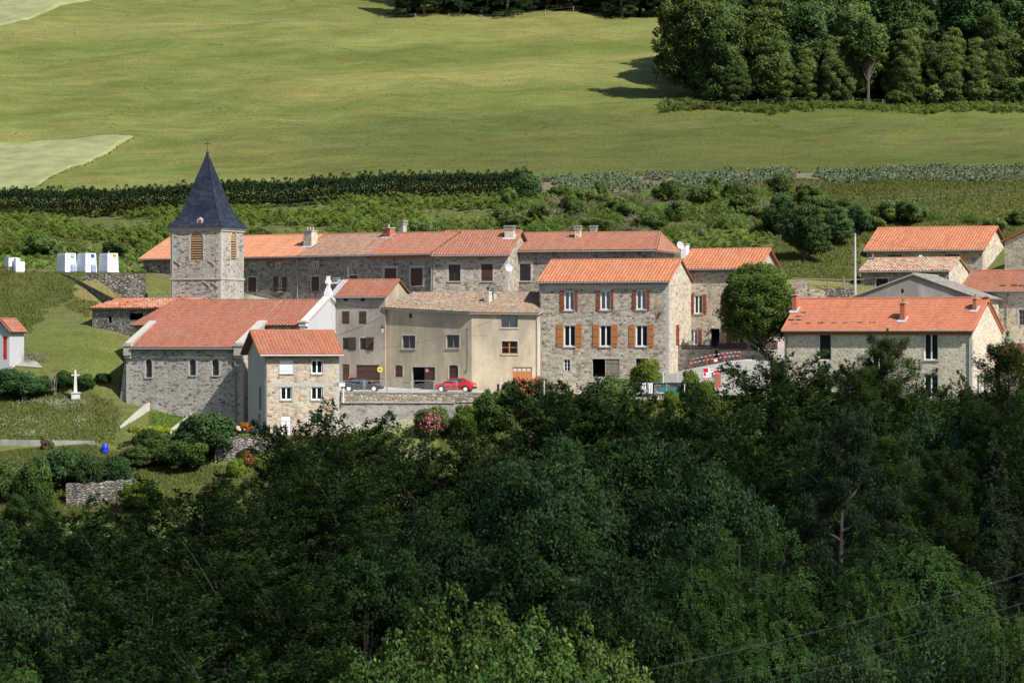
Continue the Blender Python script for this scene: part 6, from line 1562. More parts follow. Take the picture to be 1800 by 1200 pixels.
# wires
def cable(name, label, pts, r=.014, sag=.4, mat='black', cat='cable'):
    c0 = Vector(pts[0]); q = MB(); full = []
    for a, b_ in zip(pts[:-1], pts[1:]):
        a, b_ = Vector(a), Vector(b_)
        for i in range(15):
            t = i/14; p = a.lerp(b_, t); p.z -= sag*4*t*(1-t); full.append(p-c0)
    q.tube(full, r, 4); return tag(q.build(name, M[mat], None, c0), label, cat)
cable('overhead_cable', 'sagging cable from the white church gable to the beige house', [P(592, 531, 352), P(682, 541, 351.5)], .022, .25)
cable('overhead_cable', 'thin cable crossing the beige house front up to its eave', [P(672, 612, 351), P(790, 588, 347.4), P(890, 552, 346.5)], .010, .15)
cable('overhead_cable', 'cable running from the utility pole over the upper orange roof', [P(1503, 412, 367), P(1640, 438, 383), P(1727, 446, 385)], .014, .3)
cable('overhead_cable', 'cable from the tall stone house across to the red shuttered house', [P(1168, 540, 344.4), P(1090, 572, 344)], .014, .15)
cable('overhead_cable', 'low cable across the front of the red shuttered house', [P(1145, 592, 344), P(1250, 600, 345), P(1400, 598, 340)], .010, .1)
cable('overhead_cable', 'cable along the upper floor of the tall stone house', [P(945, 520, 347.6), P(1000, 516, 346.8), P(1175, 503, 344.2), P(1240, 489, 352)], .010, .1)
cable('power_line', 'upper power line crossing the dark treetops at lower right', [P(940, 1212, 96), P(1900, 975, 92)], .0058, .30, 'cable')
cable('power_line', 'middle power line crossing the lower right treetops', [P(1080, 1232, 96), P(1900, 1028, 92)], .0052, .22, 'cable')
cable('power_line', 'lowest power line at the lower right of the trees', [P(1150, 1238, 94), P(1900, 1045, 90)], .0052, .22, 'cable')

# pasture fences
def pasture_fence(label, pts, n, h=1.1, r=.07, y0=420, y1=650, mat='wood_grey'):
    g = [ground_at(px, py, y0, y1) for px, py in pts]; o = empty('pasture_fence', g[0]); tag(o, label, 'fence')
    seg = [(g[i+1]-g[i]).length for i in range(len(g)-1)]; tot = sum(seg); ps = []
    for k in range(n):
        d = tot*k/(n-1); i = 0
        while i < len(seg)-1 and d > seg[i]: d -= seg[i]; i += 1
        p = g[i].lerp(g[i+1], min(1, d/seg[i])); p.z = G(p.x, p.y); ps.append(p-g[0])
        q = MB(); q.tube([ps[-1]+Vector((0, 0, -.3)), ps[-1]+Vector((random.uniform(-.08, .08), 0, h*random.uniform(.85, 1.1)))], r, 6); q.build('post', M[mat], o)
    q = MB()
    for z in (.5, .95): q.tube([p+Vector((0, 0, z)) for p in ps], .008, 3)
    q.build('wire', M['metal'], o)
pasture_fence('post and wire fence across the top left of the meadow', [(24, 64), (190, 56), (430, 46), (588, 38), (600, 36)], 12)
pasture_fence('post and wire fence under the dark conifers at the top', [(672, 40), (810, 38), (918, 34), (1023, 24), (1150, 14)], 10)
pasture_fence('fence of short posts along the foot of the broadleaf wood', [(1170, 196), (1240, 191), (1365, 187), (1480, 186), (1585, 185), (1672, 188), (1777, 188), (1830, 188)], 13)
pasture_fence('fence of dark posts across the pale grass at the right', [(1525, 362), (1587, 358), (1642, 355), (1706, 349), (1760, 344), (1830, 340)], 8, y0=400, mat='wood_dark')
# ------------------------------------------------------------------ vegetation
g0 = make_terrain()
rs = np.random.RandomState(11)
def near_px(x, y): return x/y*F+900

# wheat fields, crop strip, vegetable plot
wc = [ground_at(*p) for p in ((-60, 252), (240, 241), (52, 336), (-60, 345))]
wf = sheet('wheat_field', [(v.x, v.y) for v in wc], plain('wheat_soil', (.225, .24, .105), .95, .22, .35), .35, (60, 50), 0, .5); tag(wf, 'pale green wheat field wedge at the left behind the conifer hedge', 'field', kind='structure')
wc2 = [ground_at(*p, 420, 900) for p in ((-60, 62), (-10, 50), (165, 0), (-60, -30))]
wf2 = sheet('wheat_field', [(v.x, v.y) for v in wc2], bpy.data.materials['wheat_soil'], .35, (40, 40), 0, .5); tag(wf2, 'pale field corner at the top left beyond the meadow', 'field', kind='structure')
def in_quad(c, n, r):
    s, t = r.uniform(0, 1, (2, n))[:, :, None]; a, b, d, e = [np.array([v.x, v.y]) for v in c]
    return (a*(1-s)+b*s)*(1-t)+(e*(1-s)+d*s)*t
p = in_quad(wc, 30000, rs); z = gh(p[:, 0], p[:, 1]); o = scatter_blades('wheat', p[:, 0], p[:, 1], z, .30, .16, 'wheat', 2, 3, 1.6); tag(o, 'pale green wheat standing in the left field wedge', 'crop', kind='stuff')
cc = [ground_at(*p_) for p_ in ((928, 342), (1840, 318), (1840, 293), (928, 320))]
cs = sheet('crop_field', [(v.x, v.y) for v in cc], plain('tilled_soil', (.19, .16, .095), .95, .2, 2), .06, (200, 8)); tag(cs, 'narrow strip of tilled brown soil below the meadow at right', 'field', kind='structure')
p = in_quad(cc, 3600, rs); p = p[fbm(p[:, 0], p[:, 1], 4) > .37]; parts = []
for k in range(len(p)):
    n = 16; e = unit(rs.normal(0, 1, (n, 3))+[0, 0, .7]); hh = rs.uniform(.35, .65)
    pos = np.array([p[k, 0], p[k, 1], 0])+e*[.22, .22, hh]*rs.uniform(.2, 1, (n, 1)); parts.append((pos, e))
pos = np.concatenate([a for a, b_ in parts]); e = np.concatenate([b_ for a, b_ in parts]); pos[:, 2] += gh(pos[:, 0], pos[:, 1])+.1
o = link('potato_crop', fol_mesh('potato_crop', [leaf_cards(pos, e+[0, 0, -.2], rs.normal(0, .5, e.shape)+[0, 0, 1], .30, .2, rs.uniform(0, 1, len(e)))], LF['potato'])); tag(o, 'grey-green leafy crop in rows on the strip below the meadow', 'crop', kind='stuff')

# meadow grass, rough grass, lush bank grass
def poly_pts(n, y0, y1, pxa, pxb, r):
    y = np.sqrt(r.uniform(y0**2, y1**2, n)); px = r.uniform(pxa, pxb, n); return X_(px, 1)*y, y, px
x, y, px = poly_pts(60000, 428, 606, -30, 1830, rs)
cl = meadow_tone(x, y)-.3*np.clip((px-500)/900, 0, 1)*np.clip((500-y)/60, 0, 1)  # blade tint lowered at lower right, repeating the painted cloud shade
o = scatter_blades('meadow_grass', x, y, gh(x, y), .05+.12*fbm(x, y, 5), .14, 'grass', 2, 5, 2.2, np.clip(cl, 0, 1), .25); tag(o, 'long sunlit hay grass covering the sloping meadow', 'grass', kind='stuff')
x, y, px = poly_pts(75000, 334, 386, -220, 330, rs)
m = ((px < 262-(y-352)*0) | (y < 345)) & ~((y < 335.6)) ; cut = (y > 352) & (y < 364) & (px > 60); nz_ = (fbm(x, y, 7)-.5); tall = np.where((y < 347.5+9*nz_) | ((y > 366+16*nz_) & (px < 150+300*nz_-(384-y)*1.5)), 1, 0)
keep = m & ~((px > 205+rs.normal(0, 9, len(x))) & (y < 349.5)) & ((tall == 1) | (rs.uniform(0, 1, len(x)) < .25)); x, y, px, tall = x[keep], y[keep], px[keep], tall[keep]
o = scatter_blades('rough_grass', x, y, gh(x, y), np.where(tall == 1, .1+.42*fbm(x, y, 3), .09), .07, 'lush', 3, 6, .6, fbm(x, y, 6), .35); tag(o, 'rough green grass around the stone cross and the cut bank at left', 'grass', kind='stuff')
x, y, px = poly_pts(34000, 318, 334.5, -40, 420, rs); o = scatter_blades('garden_grass', x, y, gh(x, y), .1+.4*fbm(x, y, 3), .07, 'lush', 3, 8, .55, fbm(x, y, 5), .35); tag(o, 'green garden grass below the long concrete wall', 'grass', kind='stuff')
x, y, px = poly_pts(26000, 316, 336.5, 420, 1300, rs); k = ~((np.abs(px-735) < 38) & (y > 327)); x, y = x[k], y[k]; o = scatter_blades('slope_grass', x, y, gh(x, y), .2+.6*fbm(x, y, 3), .09, 'lush', 3, 9, .55, fbm(x, y, 5), .35); tag(o, 'tall weedy grass on the slope below the retaining wall', 'grass', kind='stuff')
x, y, px = poly_pts(60000, 374, 430, 1330, 1830, rs); k = (px > 1340+(y < 400)*20) & ~((px > 1510) & (y < 396)); x, y = x[k], y[k]; o = scatter_blades('bank_grass', x, y, gh(x, y), .2+.4*fbm(x, y, 4), .09, 'lush', 3, 10, .6, fbm(x, y, 8), .3); tag(o, 'dry grass on the bank at the right above the upper houses', 'grass', kind='stuff')
# white flowers in the rough grass
x, y, px = poly_pts(1500, 336, 346, -5, 150, rs); kk = fbm(x, y, 3.5)+rs.normal(0, .07, len(x)) > .63; x, y = x[kk], y[kk]
xx = np.repeat(x, 4)+rs.normal(0, .16, len(x)*4); yy = np.repeat(y, 4)+rs.normal(0, .16, len(x)*4); zz = gh(xx, yy)+rs.uniform(.3, .7, len(xx))
o = link('white_flowers', fol_mesh('white_flowers', [leaf_cards(np.stack([xx, yy, zz], -1), rs.normal(0, 1, (len(xx), 3))*[1, 1, .3], np.tile([0, -.5, 1.], (len(xx), 1)), .075, .075, rs.uniform(0, 1, len(xx)))], mat_flower('white', (.45, .46, .40), (.7, .7, .66)))); tag(o, 'white flower heads speckling the rough grass at left', 'flowers', kind='stuff')

# vegetable plot between the concrete walls
x, y, px = poly_pts(1500, 340.5, 346, 268, 322, rs)
xx = np.repeat(x, 7)+rs.normal(0, .12, len(x)*7); yy = np.repeat(y, 7)+rs.normal(0, .12, len(x)*7); zz = gh(xx, yy)+rs.uniform(.05, .3, len(xx))
o = link('vegetable_bed', fol_mesh('vegetable_bed', [leaf_cards(np.stack([xx, yy, zz], -1), rs.normal(0, 1, (len(xx), 3))*[1, 1, .3], rs.normal(0, .3, (len(xx), 3))+[0, -.3, 1.], .2, .12, rs.uniform(0, 1, len(xx)))], LF['lime'])); tag(o, 'low leafy vegetables filling the plot between two concrete walls', 'crop', kind='stuff')

# bracken on the bank and at the wood's edge
def bracken(name, label, x, y, h, fol, seed, n=15):
    r = np.random.RandomState(seed); k = len(x)
    az = r.uniform(0, 6.28, k); s = h*r.uniform(.6, 1.3, k); q = np.linspace(.15, 1, n)[None]; arch = s[:, None]*(1.25*q-.55*q**2)
    sd = np.where(np.arange(n) % 2, 1, -1)[None]
    px_ = x[:, None]+np.cos(az)[:, None]*s[:, None]*.75*q**1.5; py_ = y[:, None]+np.sin(az)[:, None]*s[:, None]*.75*q**1.5
    pz = gh(x, y)[:, None]+arch
    d = np.stack([np.cos(az)[:, None]*.5-np.sin(az)[:, None]*sd, np.sin(az)[:, None]*.5+np.cos(az)[:, None]*sd, np.full((k, n), -.05)], -1)
    L = (s[:, None]*.45*(1.1-q)+.06)
    N = k*n
    o = link(name, fol_mesh(name, [leaf_cards(np.stack([px_, py_, pz], -1).reshape(-1, 3), d.reshape(-1, 3), r.normal(0, .3, (N, 3))+[0, 0, 1.], L.ravel(), L.ravel()*.45, (r.uniform(0, .6, k)[:, None]+r.uniform(0, .4, (k, n))).ravel(), N=np.repeat(r.normal(0, .45, (k, 3))+[0, 0, 1.], n, 0))], LF[fol]))
    return tag(o, label, 'bracken', kind='stuff')
x, y, px = poly_pts(17000, 391, 423, -240, 1360, rs)
k = (y > 399+np.where(px < 300, 3, -8)) & (rs.uniform(0, 1, len(x)) < np.where(px < 900, .95, .42)) & (np.sin(x*.3)+np.sin(y*.5+x*.2)+rs.normal(0, .5, len(x)) > -.7)
bracken('bracken', 'bright green bracken covering the bank behind the long row', x[k], y[k], 1.25, 'fern', 21)
x, y, px = poly_pts(2600, 390, 405, -30, 300, rs); k = rs.uniform(0, 1, len(x)) < .4; bracken('bracken', 'sparse bracken on the bare bank behind the recycling containers', x[k], y[k], .8, 'broom', 22)
x, y, px = poly_pts(3600, 476, 487, 1160, 1840, rs); k = (y > 477+10*fbm(px*.02, px*0, 1.0, 4)-3*(px > 1350)) & (fbm(x, y, 3) > .3) ; bracken('bracken', 'bright bracken fringe along the foot of the broadleaf wood', x[k], y[k], .95, 'fern', 23)

# conifer hedge: one long trimmed row
def hedge_mesh(seed, length, h, rad, fol):
    """continuous conifer hedge: a dense body with pointed leader tips"""
    r = np.random.RandomState(seed); ps = []; k = int(length*620)
    x = r.uniform(0, length, k); hx = h*(.86+.28*fbm(x, x*0, 1.6, 3)); w = rad*(.8+.4*fbm(x, x*0+40, 1.2, 3))
    a = r.uniform(-.35, math.pi+.35, k); rr_ = r.uniform(.75, 1.05, k)
    pos = np.stack([x, -np.cos(a)*w*rr_*(1-.35*np.clip(np.sin(a), 0, 1)), np.clip(np.sin(a), 0, 1)**.75*hx*rr_], -1); pos[:, 2] = np.where(np.sin(a) < .15, r.uniform(0, .5, k)*hx, pos[:, 2])
    n = np.stack([r.normal(0, .35, k), -np.cos(a)+r.normal(0, .2, k), np.sin(a)*.8+.2], -1)
    ps.append(leaf_cards(pos, n+r.normal(0, .6, (k, 3))+[0, 0, .3], r.normal(0, .7, (k, 3))+[0, 0, 1], .34, .14, r.uniform(0, .6, k), N=n))
    for i in range(int(length/.85)):
        c = (i+.5)*.85+r.uniform(-.25, .25); hh = h*r.uniform(.28, .5); m = 90; t = r.uniform(0, 1, m); az = r.uniform(0, 6.28, m); q = .55*(1-t)+.03
        p = np.stack([c+np.cos(az)*q, np.sin(az)*q, h*.8+t*hh], -1); n = np.stack([np.cos(az), np.sin(az), np.full(m, .6)], -1)
        ps.append(leaf_cards(p, n+[0, 0, .6], r.normal(0, .7, (m, 3))+[0, 0, 1], .26, .10, r.uniform(.1, .8, m), N=n))
    return ps
yy0 = 424.5; x0, x1 = X_(-260, yy0), X_(936, yy0)
ps = hedge_mesh(5, x1-x0, 2.6, 1.3, 'hedge')
V, T, N_ = [np.concatenate([q_[k_] for q_ in ps]) for k_ in range(3)]; off_ = 421.5+3.0*(V[:, 0]/(x1-x0))
V[:, 0] += x0; V[:, 2] += gh(V[:, 0], off_); V[:, 1] += off_
o = link('conifer_hedge', np_mesh('conifer_hedge', V, np.arange(len(V)).reshape(-1, 4), LF['hedge'], tint=T, nrm=N_)); tag(o, 'long dark green conifer hedge with pointed tops at the foot of the meadow', 'hedge')
wm, hm = gen_clumps(77, 3.0, 1.5, .1, 60, 140, .6, .22, .14, 'dark', trunk=False)
e_ = ground_at(922, 352, 410); bush('shrub', hm, e_.x, e_.y, 'dark rounded shrub at the right end of the conifer hedge', s=1.0)

# broom and scrub on the bank, counted bush by bush
broom = [gen_blades(31+i, 1500, 1.7, 1.1, 'broom', .055, .4) for i in range(3)]
dead = [gen_blades(41+i, 1100, 1.4, 1.0, 'deadbroom', .05, .55) for i in range(2)]
leafy = [gen_clumps(51+i, 2.1, 1.25, .05, 60, 90, .42, .24, .15, 'forest', trunk=False, lob=.5, fill=.4)[1] for i in range(3)]
rows = [('upper', 419.5, 905, 1400, 26), ('middle', 414.0, 880, 1450, 30), ('lower middle', 408.0, 880, 1500, 32), ('lower', 401.5, 900, 1520, 32)]
land = [(905, 'the grey double chimney'), (1015, 'the twin pale chimneys'), (1100, 'the long row roof'), (1205, 'the white chimney'), (1300, 'the skylit orange roof'), (1400, 'the round tree'), (1500, 'the utility pole')]
rr = random.Random(12); seen = {}
for rw_, Y, a, c, n in rows:
    for i in range(n):
        px = a+(c-a)*(i+.5)/n+rr.uniform(-9, 9); y = Y+rr.uniform(-3, 3); k = rr.random()
        kind, ml, ad = ('broom', broom, 'green broom bush') if k < .48 else (('dead', dead, 'greyish half-dead broom bush') if k < .70 else ('leafy', leafy, 'leafy dark scrub bush'))
        nm = min(land, key=lambda q: abs(q[0]-px))[1]; key = (ad, rw_, nm); seen[key] = seen.get(key, 0)+1
        lab = '%s %s on the %s bank above %s' % (ORD[seen[key]-1], ad, rw_, nm) if seen[key] > 1 else '%s on the %s bank above %s' % (ad, rw_, nm)
        bush('broom_bush' if kind != 'leafy' else 'scrub_bush', rr.choice(ml), X_(px, y), y, lab, 'bush', 'broom and scrub bushes on the bank', rr.uniform(.6, 1.3), rr.uniform(.65, 1.15))
for i, (px, y) in enumerate(((560, 402), (610, 400), (680, 404), (745, 401), (800, 405), (850, 402), (20, 404), (75, 402), (130, 405), (205, 403), (262, 401), (455, 402), (505, 403))):
    nm = ('behind the recycling containers' if px < 300 else 'behind the long row roofs')
    bush('scrub_bush', leafy[i % 3] if i % 2 else broom[i % 3], X_(px, y), y, '%s %s among the bracken %s, counted from the left' % (ORD[[20, 75, 130, 205, 262].index(px) if px < 300 else [455, 505, 560, 610, 680, 745, 800, 850].index(px)], 'green bush', nm), 'bush', 'green bushes among the bracken', rr.uniform(.7, 1.1))
for i, px in enumerate((1530, 1565, 1600, 1640, 1672, 1712, 1748, 1790)):
    y = 402+rr.uniform(-2, 2)+3*(i % 2); bush('scrub_bush', (leafy+broom)[i % 6], X_(px, y), y, '%s low scrub bush from the left behind the upper orange roof' % ORD[i], 'bush', 'scrub behind the upper house', rr.uniform(.8, 1.3))

# round tree and others in the village
tw_, tc_ = gen_clumps(3, 10.3, 3.5, 1.5, 500, 140, .62, .20, .13, 'lime', lob=.07, fill=.70)
x, y = X_(1336, 345.8), 345.8; tree('round_tree', (tw_, tc_), x, y, 'dense round clipped tree beside the red shuttered house', z=Z_(640, 345.8)-.6, rz=.3)
bt, bc = gen_clumps(9, 7.0, 2.9, .2, 240, 120, .65, .26, .16, 'dark', lob=.45, fill=.45, skirt=True)
for px, y, s, lab in ((1414, 383, .80, 'dark bushy tree standing on the bank behind the round tree'), (1375, 396, .62, 'dark bushy tree higher on the bank, left of the utility pole'), (1470, 394, .55, 'small dark tree right behind the utility pole'), (1508, 399, .5, 'small dark tree beside the left gable of the upper orange roof')):
    tree('bushy_tree', (bt, bc), X_(px, y), y, lab, group='dark trees on the bank', s=s)
sm = [gen_clumps(60+i, 2.2, 1.3, .05, 90, 130, .42, .16, .10, f_, trunk=False, lob=.2)[1] for i, f_ in enumerate(('laurel', 'dark', 'light', 'forest'))]
def sh(px, py, Y, s, k, lab, sz=None, cat='shrub', mesh=None, name='shrub'):
    c = P(px, py, Y); g_ = G(c.x, c.y); sz = max(.5*s, (c.z+2.2*(sz or s)-g_)/2.2)
    return bush(name, mesh or sm[k], c.x, c.y, lab, cat, None, s, sz, z=g_)
sh(1136, 673, 339.6, 1.08, 2, 'bright green ball-shaped shrub below the tall stone house', .95, name='ball_shrub')
sh(1214, 690, 336.2, .62, 2, 'yellow-green young shrub behind the white garden pole', .9)
for px, Y, s, k, lab in ((12, 347.4, 1.35, 1, 'dark laurel bush at the left edge below the white hut'), (45, 347.6, 1.15, 1, 'dark laurel bush left of the bean poles'), (75, 348.8, .8, 0, 'green hedge bush behind the bean poles'), (112, 349.6, .75, 0, 'green hedge bush directly left of the stone cross'), (150, 349.6, .62, 0, 'low green hedge bush right of the stone cross'), (180, 350.4, .5, 1, 'low dark bush near the church buttress')):
    c = (X_(px, Y), Y); bush('hedge_bush', sm[k], c[0], c[1], lab, 'bush', 'hedge bushes behind the stone cross', s)
for px, py, Y, s, k, lab in ((238, 838, 330.6, 1.15, 3, 'shaggy green bush at the left end of the garden hedge'), (268, 815, 331.8, 1.2, 0, 'green garden hedge bush below the vegetable plot, second in the clump'), (322, 845, 330.4, 1.55, 0, 'tall leafy green bush in the middle of the garden hedge clump'), (362, 812, 332.2, 1.85, 1, 'big dark rounded bush in front of the church wall'), (300, 812, 333.4, 1.0, 0, 'green bush behind the tall one in the garden hedge'), (388, 775, 334.8, .6, 1, 'small dark bush beside the pale rockery')):
    sh(px, py, Y, s, k, lab, s*1.12, name='hedge_bush', cat='bush')
yl = gen_clumps(70, .5, 2.1, .0, 60, 60, .3, .16, .1, mat_flower('lime_yellow', (.20, .26, .02), (.34, .38, .04)), trunk=False)[1]
c = P(262, 757, 334.6); bush('ground_cover', yl, c.x, c.y, 'bright yellow-green strip of plants on top of the garden hedge', 'plant', None, .95, z=-8.45)
c = P(434, 765, 332.4); bush('ground_cover', yl, c.x, c.y, 'flat lime green cushion plant beside the rockery', 'plant', None, .42, z=c.z-.05)
og_ = gen_clumps(71, .9, .55, .05, 36, 70, .22, .1, .07, mat_flower('orange', (.30, .10, .02), (.52, .22, .05)), trunk=False)[1]
c = P(431, 757, 332.9); bush('shrub', og_, c.x, c.y, 'small orange shrub on the rockery', 'shrub', None, 1.0, z=c.z-.1)
fl_pink = mat_flower('pink', (.52, .10, .17), (.72, .25, .32)); fl_red = mat_flower('red', (.50, .07, .055), (.62, .15, .11)); fl_wh = mat_flower('whitebush', (.62, .62, .60), (.8, .8, .78)); fl_or = mat_flower('geranium', (.45, .05, .03), (.6, .14, .07))
def flower_bush(name, label, px, py, Y, s, leaf_k, fm, seed, n=600, w=1.0, h=1.0, fs=.13):
    c = P(px, py, Y); zb = G(c.x, c.y); h = max(.6*h, (c.z+2.2*s*h-zb)/(2.2*s)); o = empty(name, (c.x, c.y, zb-.1)); o.scale = (s*w, s*w, s*h); tag(o, label, 'flowering bush')
    link('foliage', sm[leaf_k], o); r = np.random.RandomState(seed); e = unit(r.normal(0, 1, (n, 3))+[0, -.4, .3]); cl_ = unit(r.normal(0, 1, (14, 3))+[0, -.5, .2]); e = unit(cl_[r.randint(0, 14, n)]+r.normal(0, .22, (n, 3)))
    pos = e*[1.42, 1.42, 1.2]+[0, 0, 1.15]
    link('blossom', fol_mesh('blossom', [leaf_cards(pos, r.normal(0, 1, (n, 3)), e, fs, fs, r.uniform(0, 1, n))], fm), o); return o
flower_bush('oleander', 'pink flowering oleander against the retaining wall', 764, 745, 336.0, .95, 3, fl_pink, 1, 380, 1.25, .7, .11)
flower_bush('oleander', 'smaller pink flowering bush left of the large oleander', 743, 738, 336.4, .5, 3, fl_pink, 2, 240, 1.2, .7, .11)
flower_bush('white_bush', 'white flowering bush right of the red car', 857, 716, 336, .62, 0, fl_wh, 3, 500)
flower_bush('rose_bush', 'red climbing rose in front of the orange garage door', 915, 706, 335, 1.0, 1, fl_red, 4, 420, 1.2, 1.0, .12)
flower_bush('rose_bush', 'red climbing rose at the corner of the tall stone house', 950, 698, 335.4, .85, 1, fl_red, 5, 340, 1.0, 1.0, .12)
flower_bush('rose_bush', 'pink rose bush growing over the long concrete wall', 82, 792, 333.9, .5, 3, fl_pink, 6, 260, .8, 1.2)
flower_bush('geranium', 'orange-red flowers at the foot of the rubble garden wall', 434, 806, 330.2, .4, 0, fl_or, 7, 600, 1.6)
flower_bush('geranium', 'red geraniums in the corner by the small house wall', 472, 766, 332.3, .16, 0, fl_or, 8, 300, 1.6)
for px, py, Y, s, k, lab in ((650, 800, 332, 1.05, 2, 'bright green bush at the foot of the retaining wall, left of the dark one'), (672, 788, 333.4, .75, 1, 'dark bluish bush at the foot of the retaining wall'), (625, 812, 329, 1.1, 2, 'light green weedy bush between the tree boughs and the retaining wall'), (842, 728, 336.4, .6, 3, 'green bush under the rear of the red car'), (820, 752, 334, .9, 2, 'light green bush below the oleander'), (872, 738, 333.5, 1.1, 3, 'green bush below the white flowers'), (1240, 700, 335, .7, 2, 'light green bush in front of the low dark wall'), (1180, 708, 334, .5, 2, 'small light green plant under the teal bench'), (1080, 716, 331, 1.2, 3, 'green bush below the washing'), (415, 832, 327.5, .6, 2, 'light green weeds below the rubble garden wall'), (480, 845, 326, .7, 2, 'light green bush right of the rubble garden wall'), (60, 858, 322, 1.1, 0, 'leafy green bush at the left edge, lower garden'), (20, 856, 323, 1.0, 3, 'shaggy bush in the lower left garden corner'), (110, 838, 325, 1.2, 1, 'dark low bush above the whitish drystone wall'), (160, 848, 324.5, 1.15, 1, 'dark bush on top of the whitish drystone wall'), (205, 842, 325.5, 1.0, 1, 'dark bush at the right end of the whitish drystone wall'), (250, 905, 318, 1.3, 2, 'light green bush right below the whitish drystone wall')):
    sh(px, py, Y, s, k, lab)
tb_ = gen_blades(80, 500, 1.5, .8, 'deadbroom', .05, .7); c = (X_(56, 354), 354); bush('brush_pile', tb_, c[0], c[1], 'tangle of dry brush beside the white hut', 'brush', None, 1.25, .9)

# broadleaf wood on the upper right
fw = [gen_clumps(100+i, 20, 5.4, -1.0, 420, 100, 1.15, .46, .30, f_, lob=.34, fill=.5, skirt=True) for i, f_ in enumerate(('forest', 'dark', 'forest', 'dark'))]
fslim = gen_clumps(110, 13, 2.4, 3.2, 110, 90, .8, .38, .24, 'forest', lob=.3, fill=.3)
wood = [(1226, 492, 0, .95, 'big mid-green tree at the left corner of the wood'), (1268, 489, 2, .82, 'lower green tree just right of the corner tree'), (1312, 497, 1, 1.0, 'dark green tree behind the corner trees'), (1345, 489, 2, .80, 'light green tree with drooping boughs near the wood corner'), (1402, 492, 1, .95, 'dark rounded tree at the front of the wood'), (1446, 497, 3, 1.05, 'tall dark tree left of the pale slim trunk'), (1497, 490, 0, .68, 'light green tree behind the pale slim trunk'), (1560, 496, 3, 1.1, 'very dark tree in the deep middle of the wood'), (1604, 493, 2, .95, 'mid-green tree right of the deep dark gap'), (1648, 497, 1, 1.05, 'dark tall tree above the bright bracken'), (1695, 493, 3, .95, 'dark tree right of the wood middle'), (1745, 489, 0, .62, 'smaller light green tree near the right edge'), (1775, 495, 1, 1.05, 'dark tree at the right edge of the wood front'), (1835, 492, 2, 1.0, 'green tree cut by the right edge of the photo')]
for px, y, k, s, lab in wood: tree('broadleaf_tree', fw[k], X_(px, y), y, lab, group='trees of the broadleaf wood', s=s)
for px, y, s, lab in ((1372, 487, .42, 'low leafy young tree under the dark rounded tree of the wood'), (1470, 486.5, .45, 'low leafy young tree left of the pale slim trunk'), (1292, 485.5, .38, 'low young tree in the gap near the wood corner'), (1420, 487, .36, 'small leafy tree between two dark wood trees'), (1590, 487.5, .5, 'leafy young tree in front of the very dark middle of the wood'), (1668, 487, .5, 'leafy young tree in front of the dark tall tree above the bracken'), (1722, 487, .42, 'leafy young tree left of the smaller light green tree')): tree('broadleaf_tree', fw[0 if s < .43 else 2], X_(px, y), y, lab, group='young trees along the wood front', s=s)
tree('slim_tree', fslim, X_(1526, 485), 485, 'slim young tree with a pale bare trunk at the wood edge', s=1.0)
for i, px in enumerate((1240, 1290, 1340, 1395, 1440, 1490, 1540, 1585, 1635, 1690, 1740, 1800)):
    y = 507+(i % 3)*5; tree('broadleaf_tree', fw[(i*3+1) % 4], X_(px, y), y, '%s tree from the left in the dark back row of the broadleaf wood' % ORD[i], group='back row of the broadleaf wood', s=.95+.12*(i % 3))
for i, (px, y) in enumerate(((1575, 487), (1640, 486.5), (1662, 487), (1712, 486), (1760, 486.5), (1790, 486))): bush('scrub_bush', leafy[i % 3], X_(px, y), y, '%s young green bush from the left along the foot of the wood' % ORD[i], 'bush', 'young bushes at the foot of the wood', 1.25+.3*(i % 3), 1.1+.5*(i % 2))
spr = [gen_layered(120+i, 17, 3.4, .7, 70, 9, 26, .42, .13, prof=lambda t: 1.05-t, up0=-.15, up1=.3, droop=.15, flat=.12, fol='spruce', limbs=False) for i in range(2)]
for i in range(17):
    px = 718+i*29+rr.uniform(-6, 6); y = 579+rr.uniform(-2, 6)-max(0, (px-1000))*.01; tree('spruce_tree', spr[i % 2], X_(px, y), y, '%s dark conifer from the left in the row at the top of the meadow' % ORD[i], group='dark conifers at the top of the meadow', s=rr.uniform(.85, 1.1))
for i in range(8):
    px = 735+i*60; y = 590; tree('spruce_tree', spr[(i+1) % 2], X_(px, y), y, '%s conifer of the second row behind the top fence' % ORD[i], group='second row of conifers at the top', s=1.1)

# the dark wood in the foreground
kinds = {}
for i in range(3): kinds['beech%d' % i] = gen_layered(200+i, 20, 6.8, 3, 96, 12, 46, .27, .17, fol='beech', up0=.15, up1=1.5, droop=.34, flat=.13, prof=lambda t: .34+.66*math.sin(math.pi*min(1, .30+t*.62)), tip=1.5)
kinds['dark0'] = gen_clumps(210, 18, 6.0, 4, 300, 150, 1.0, .26, .15, 'dark', lob=.25); kinds['dark1'] = gen_clumps(211, 17, 5.4, 4, 280, 150, .95, .26, .15, 'beech', lob=.3)
kinds['ash0'] = gen_clumps(220, 17, 5.2, 5, 190, 26, .95, .21, .085, 'ash', lob=.32, comp=7, droop=.5); kinds['ash1'] = gen_clumps(221, 16, 4.4, 4.5, 170, 26, .9, .21, .085, 'ash', lob=.35, comp=7, droop=.5)
kinds['oak'] = gen_clumps(230, 15, 4.6, 4, 240, 150, .75, .21, .12, 'bright', lob=.35)
kinds['larch'] = gen_layered(240, 22, 5.4, 2, 110, 13, 52, .22, .055, prof=lambda t: .22+.78*(1-t)**.75, up0=0, up1=1.0, droop=.35, flat=.2, fol='larch', subl=.42, lead=.002)
kinds['pine'] = gen_pine(250); kinds['fir'] = gen_layered(260, 19, 4.6, 3, 80, 10, 36, .30, .07, prof=lambda t: 1.05-t, up0=-.1, up1=.5, droop=.2, flat=.14, fol='pine')
kinds['shrubby'] = gen_clumps(270, 13, 2.9, 3, 90, 70, .62, .24, .15, 'dark', lob=.5, fill=.3)
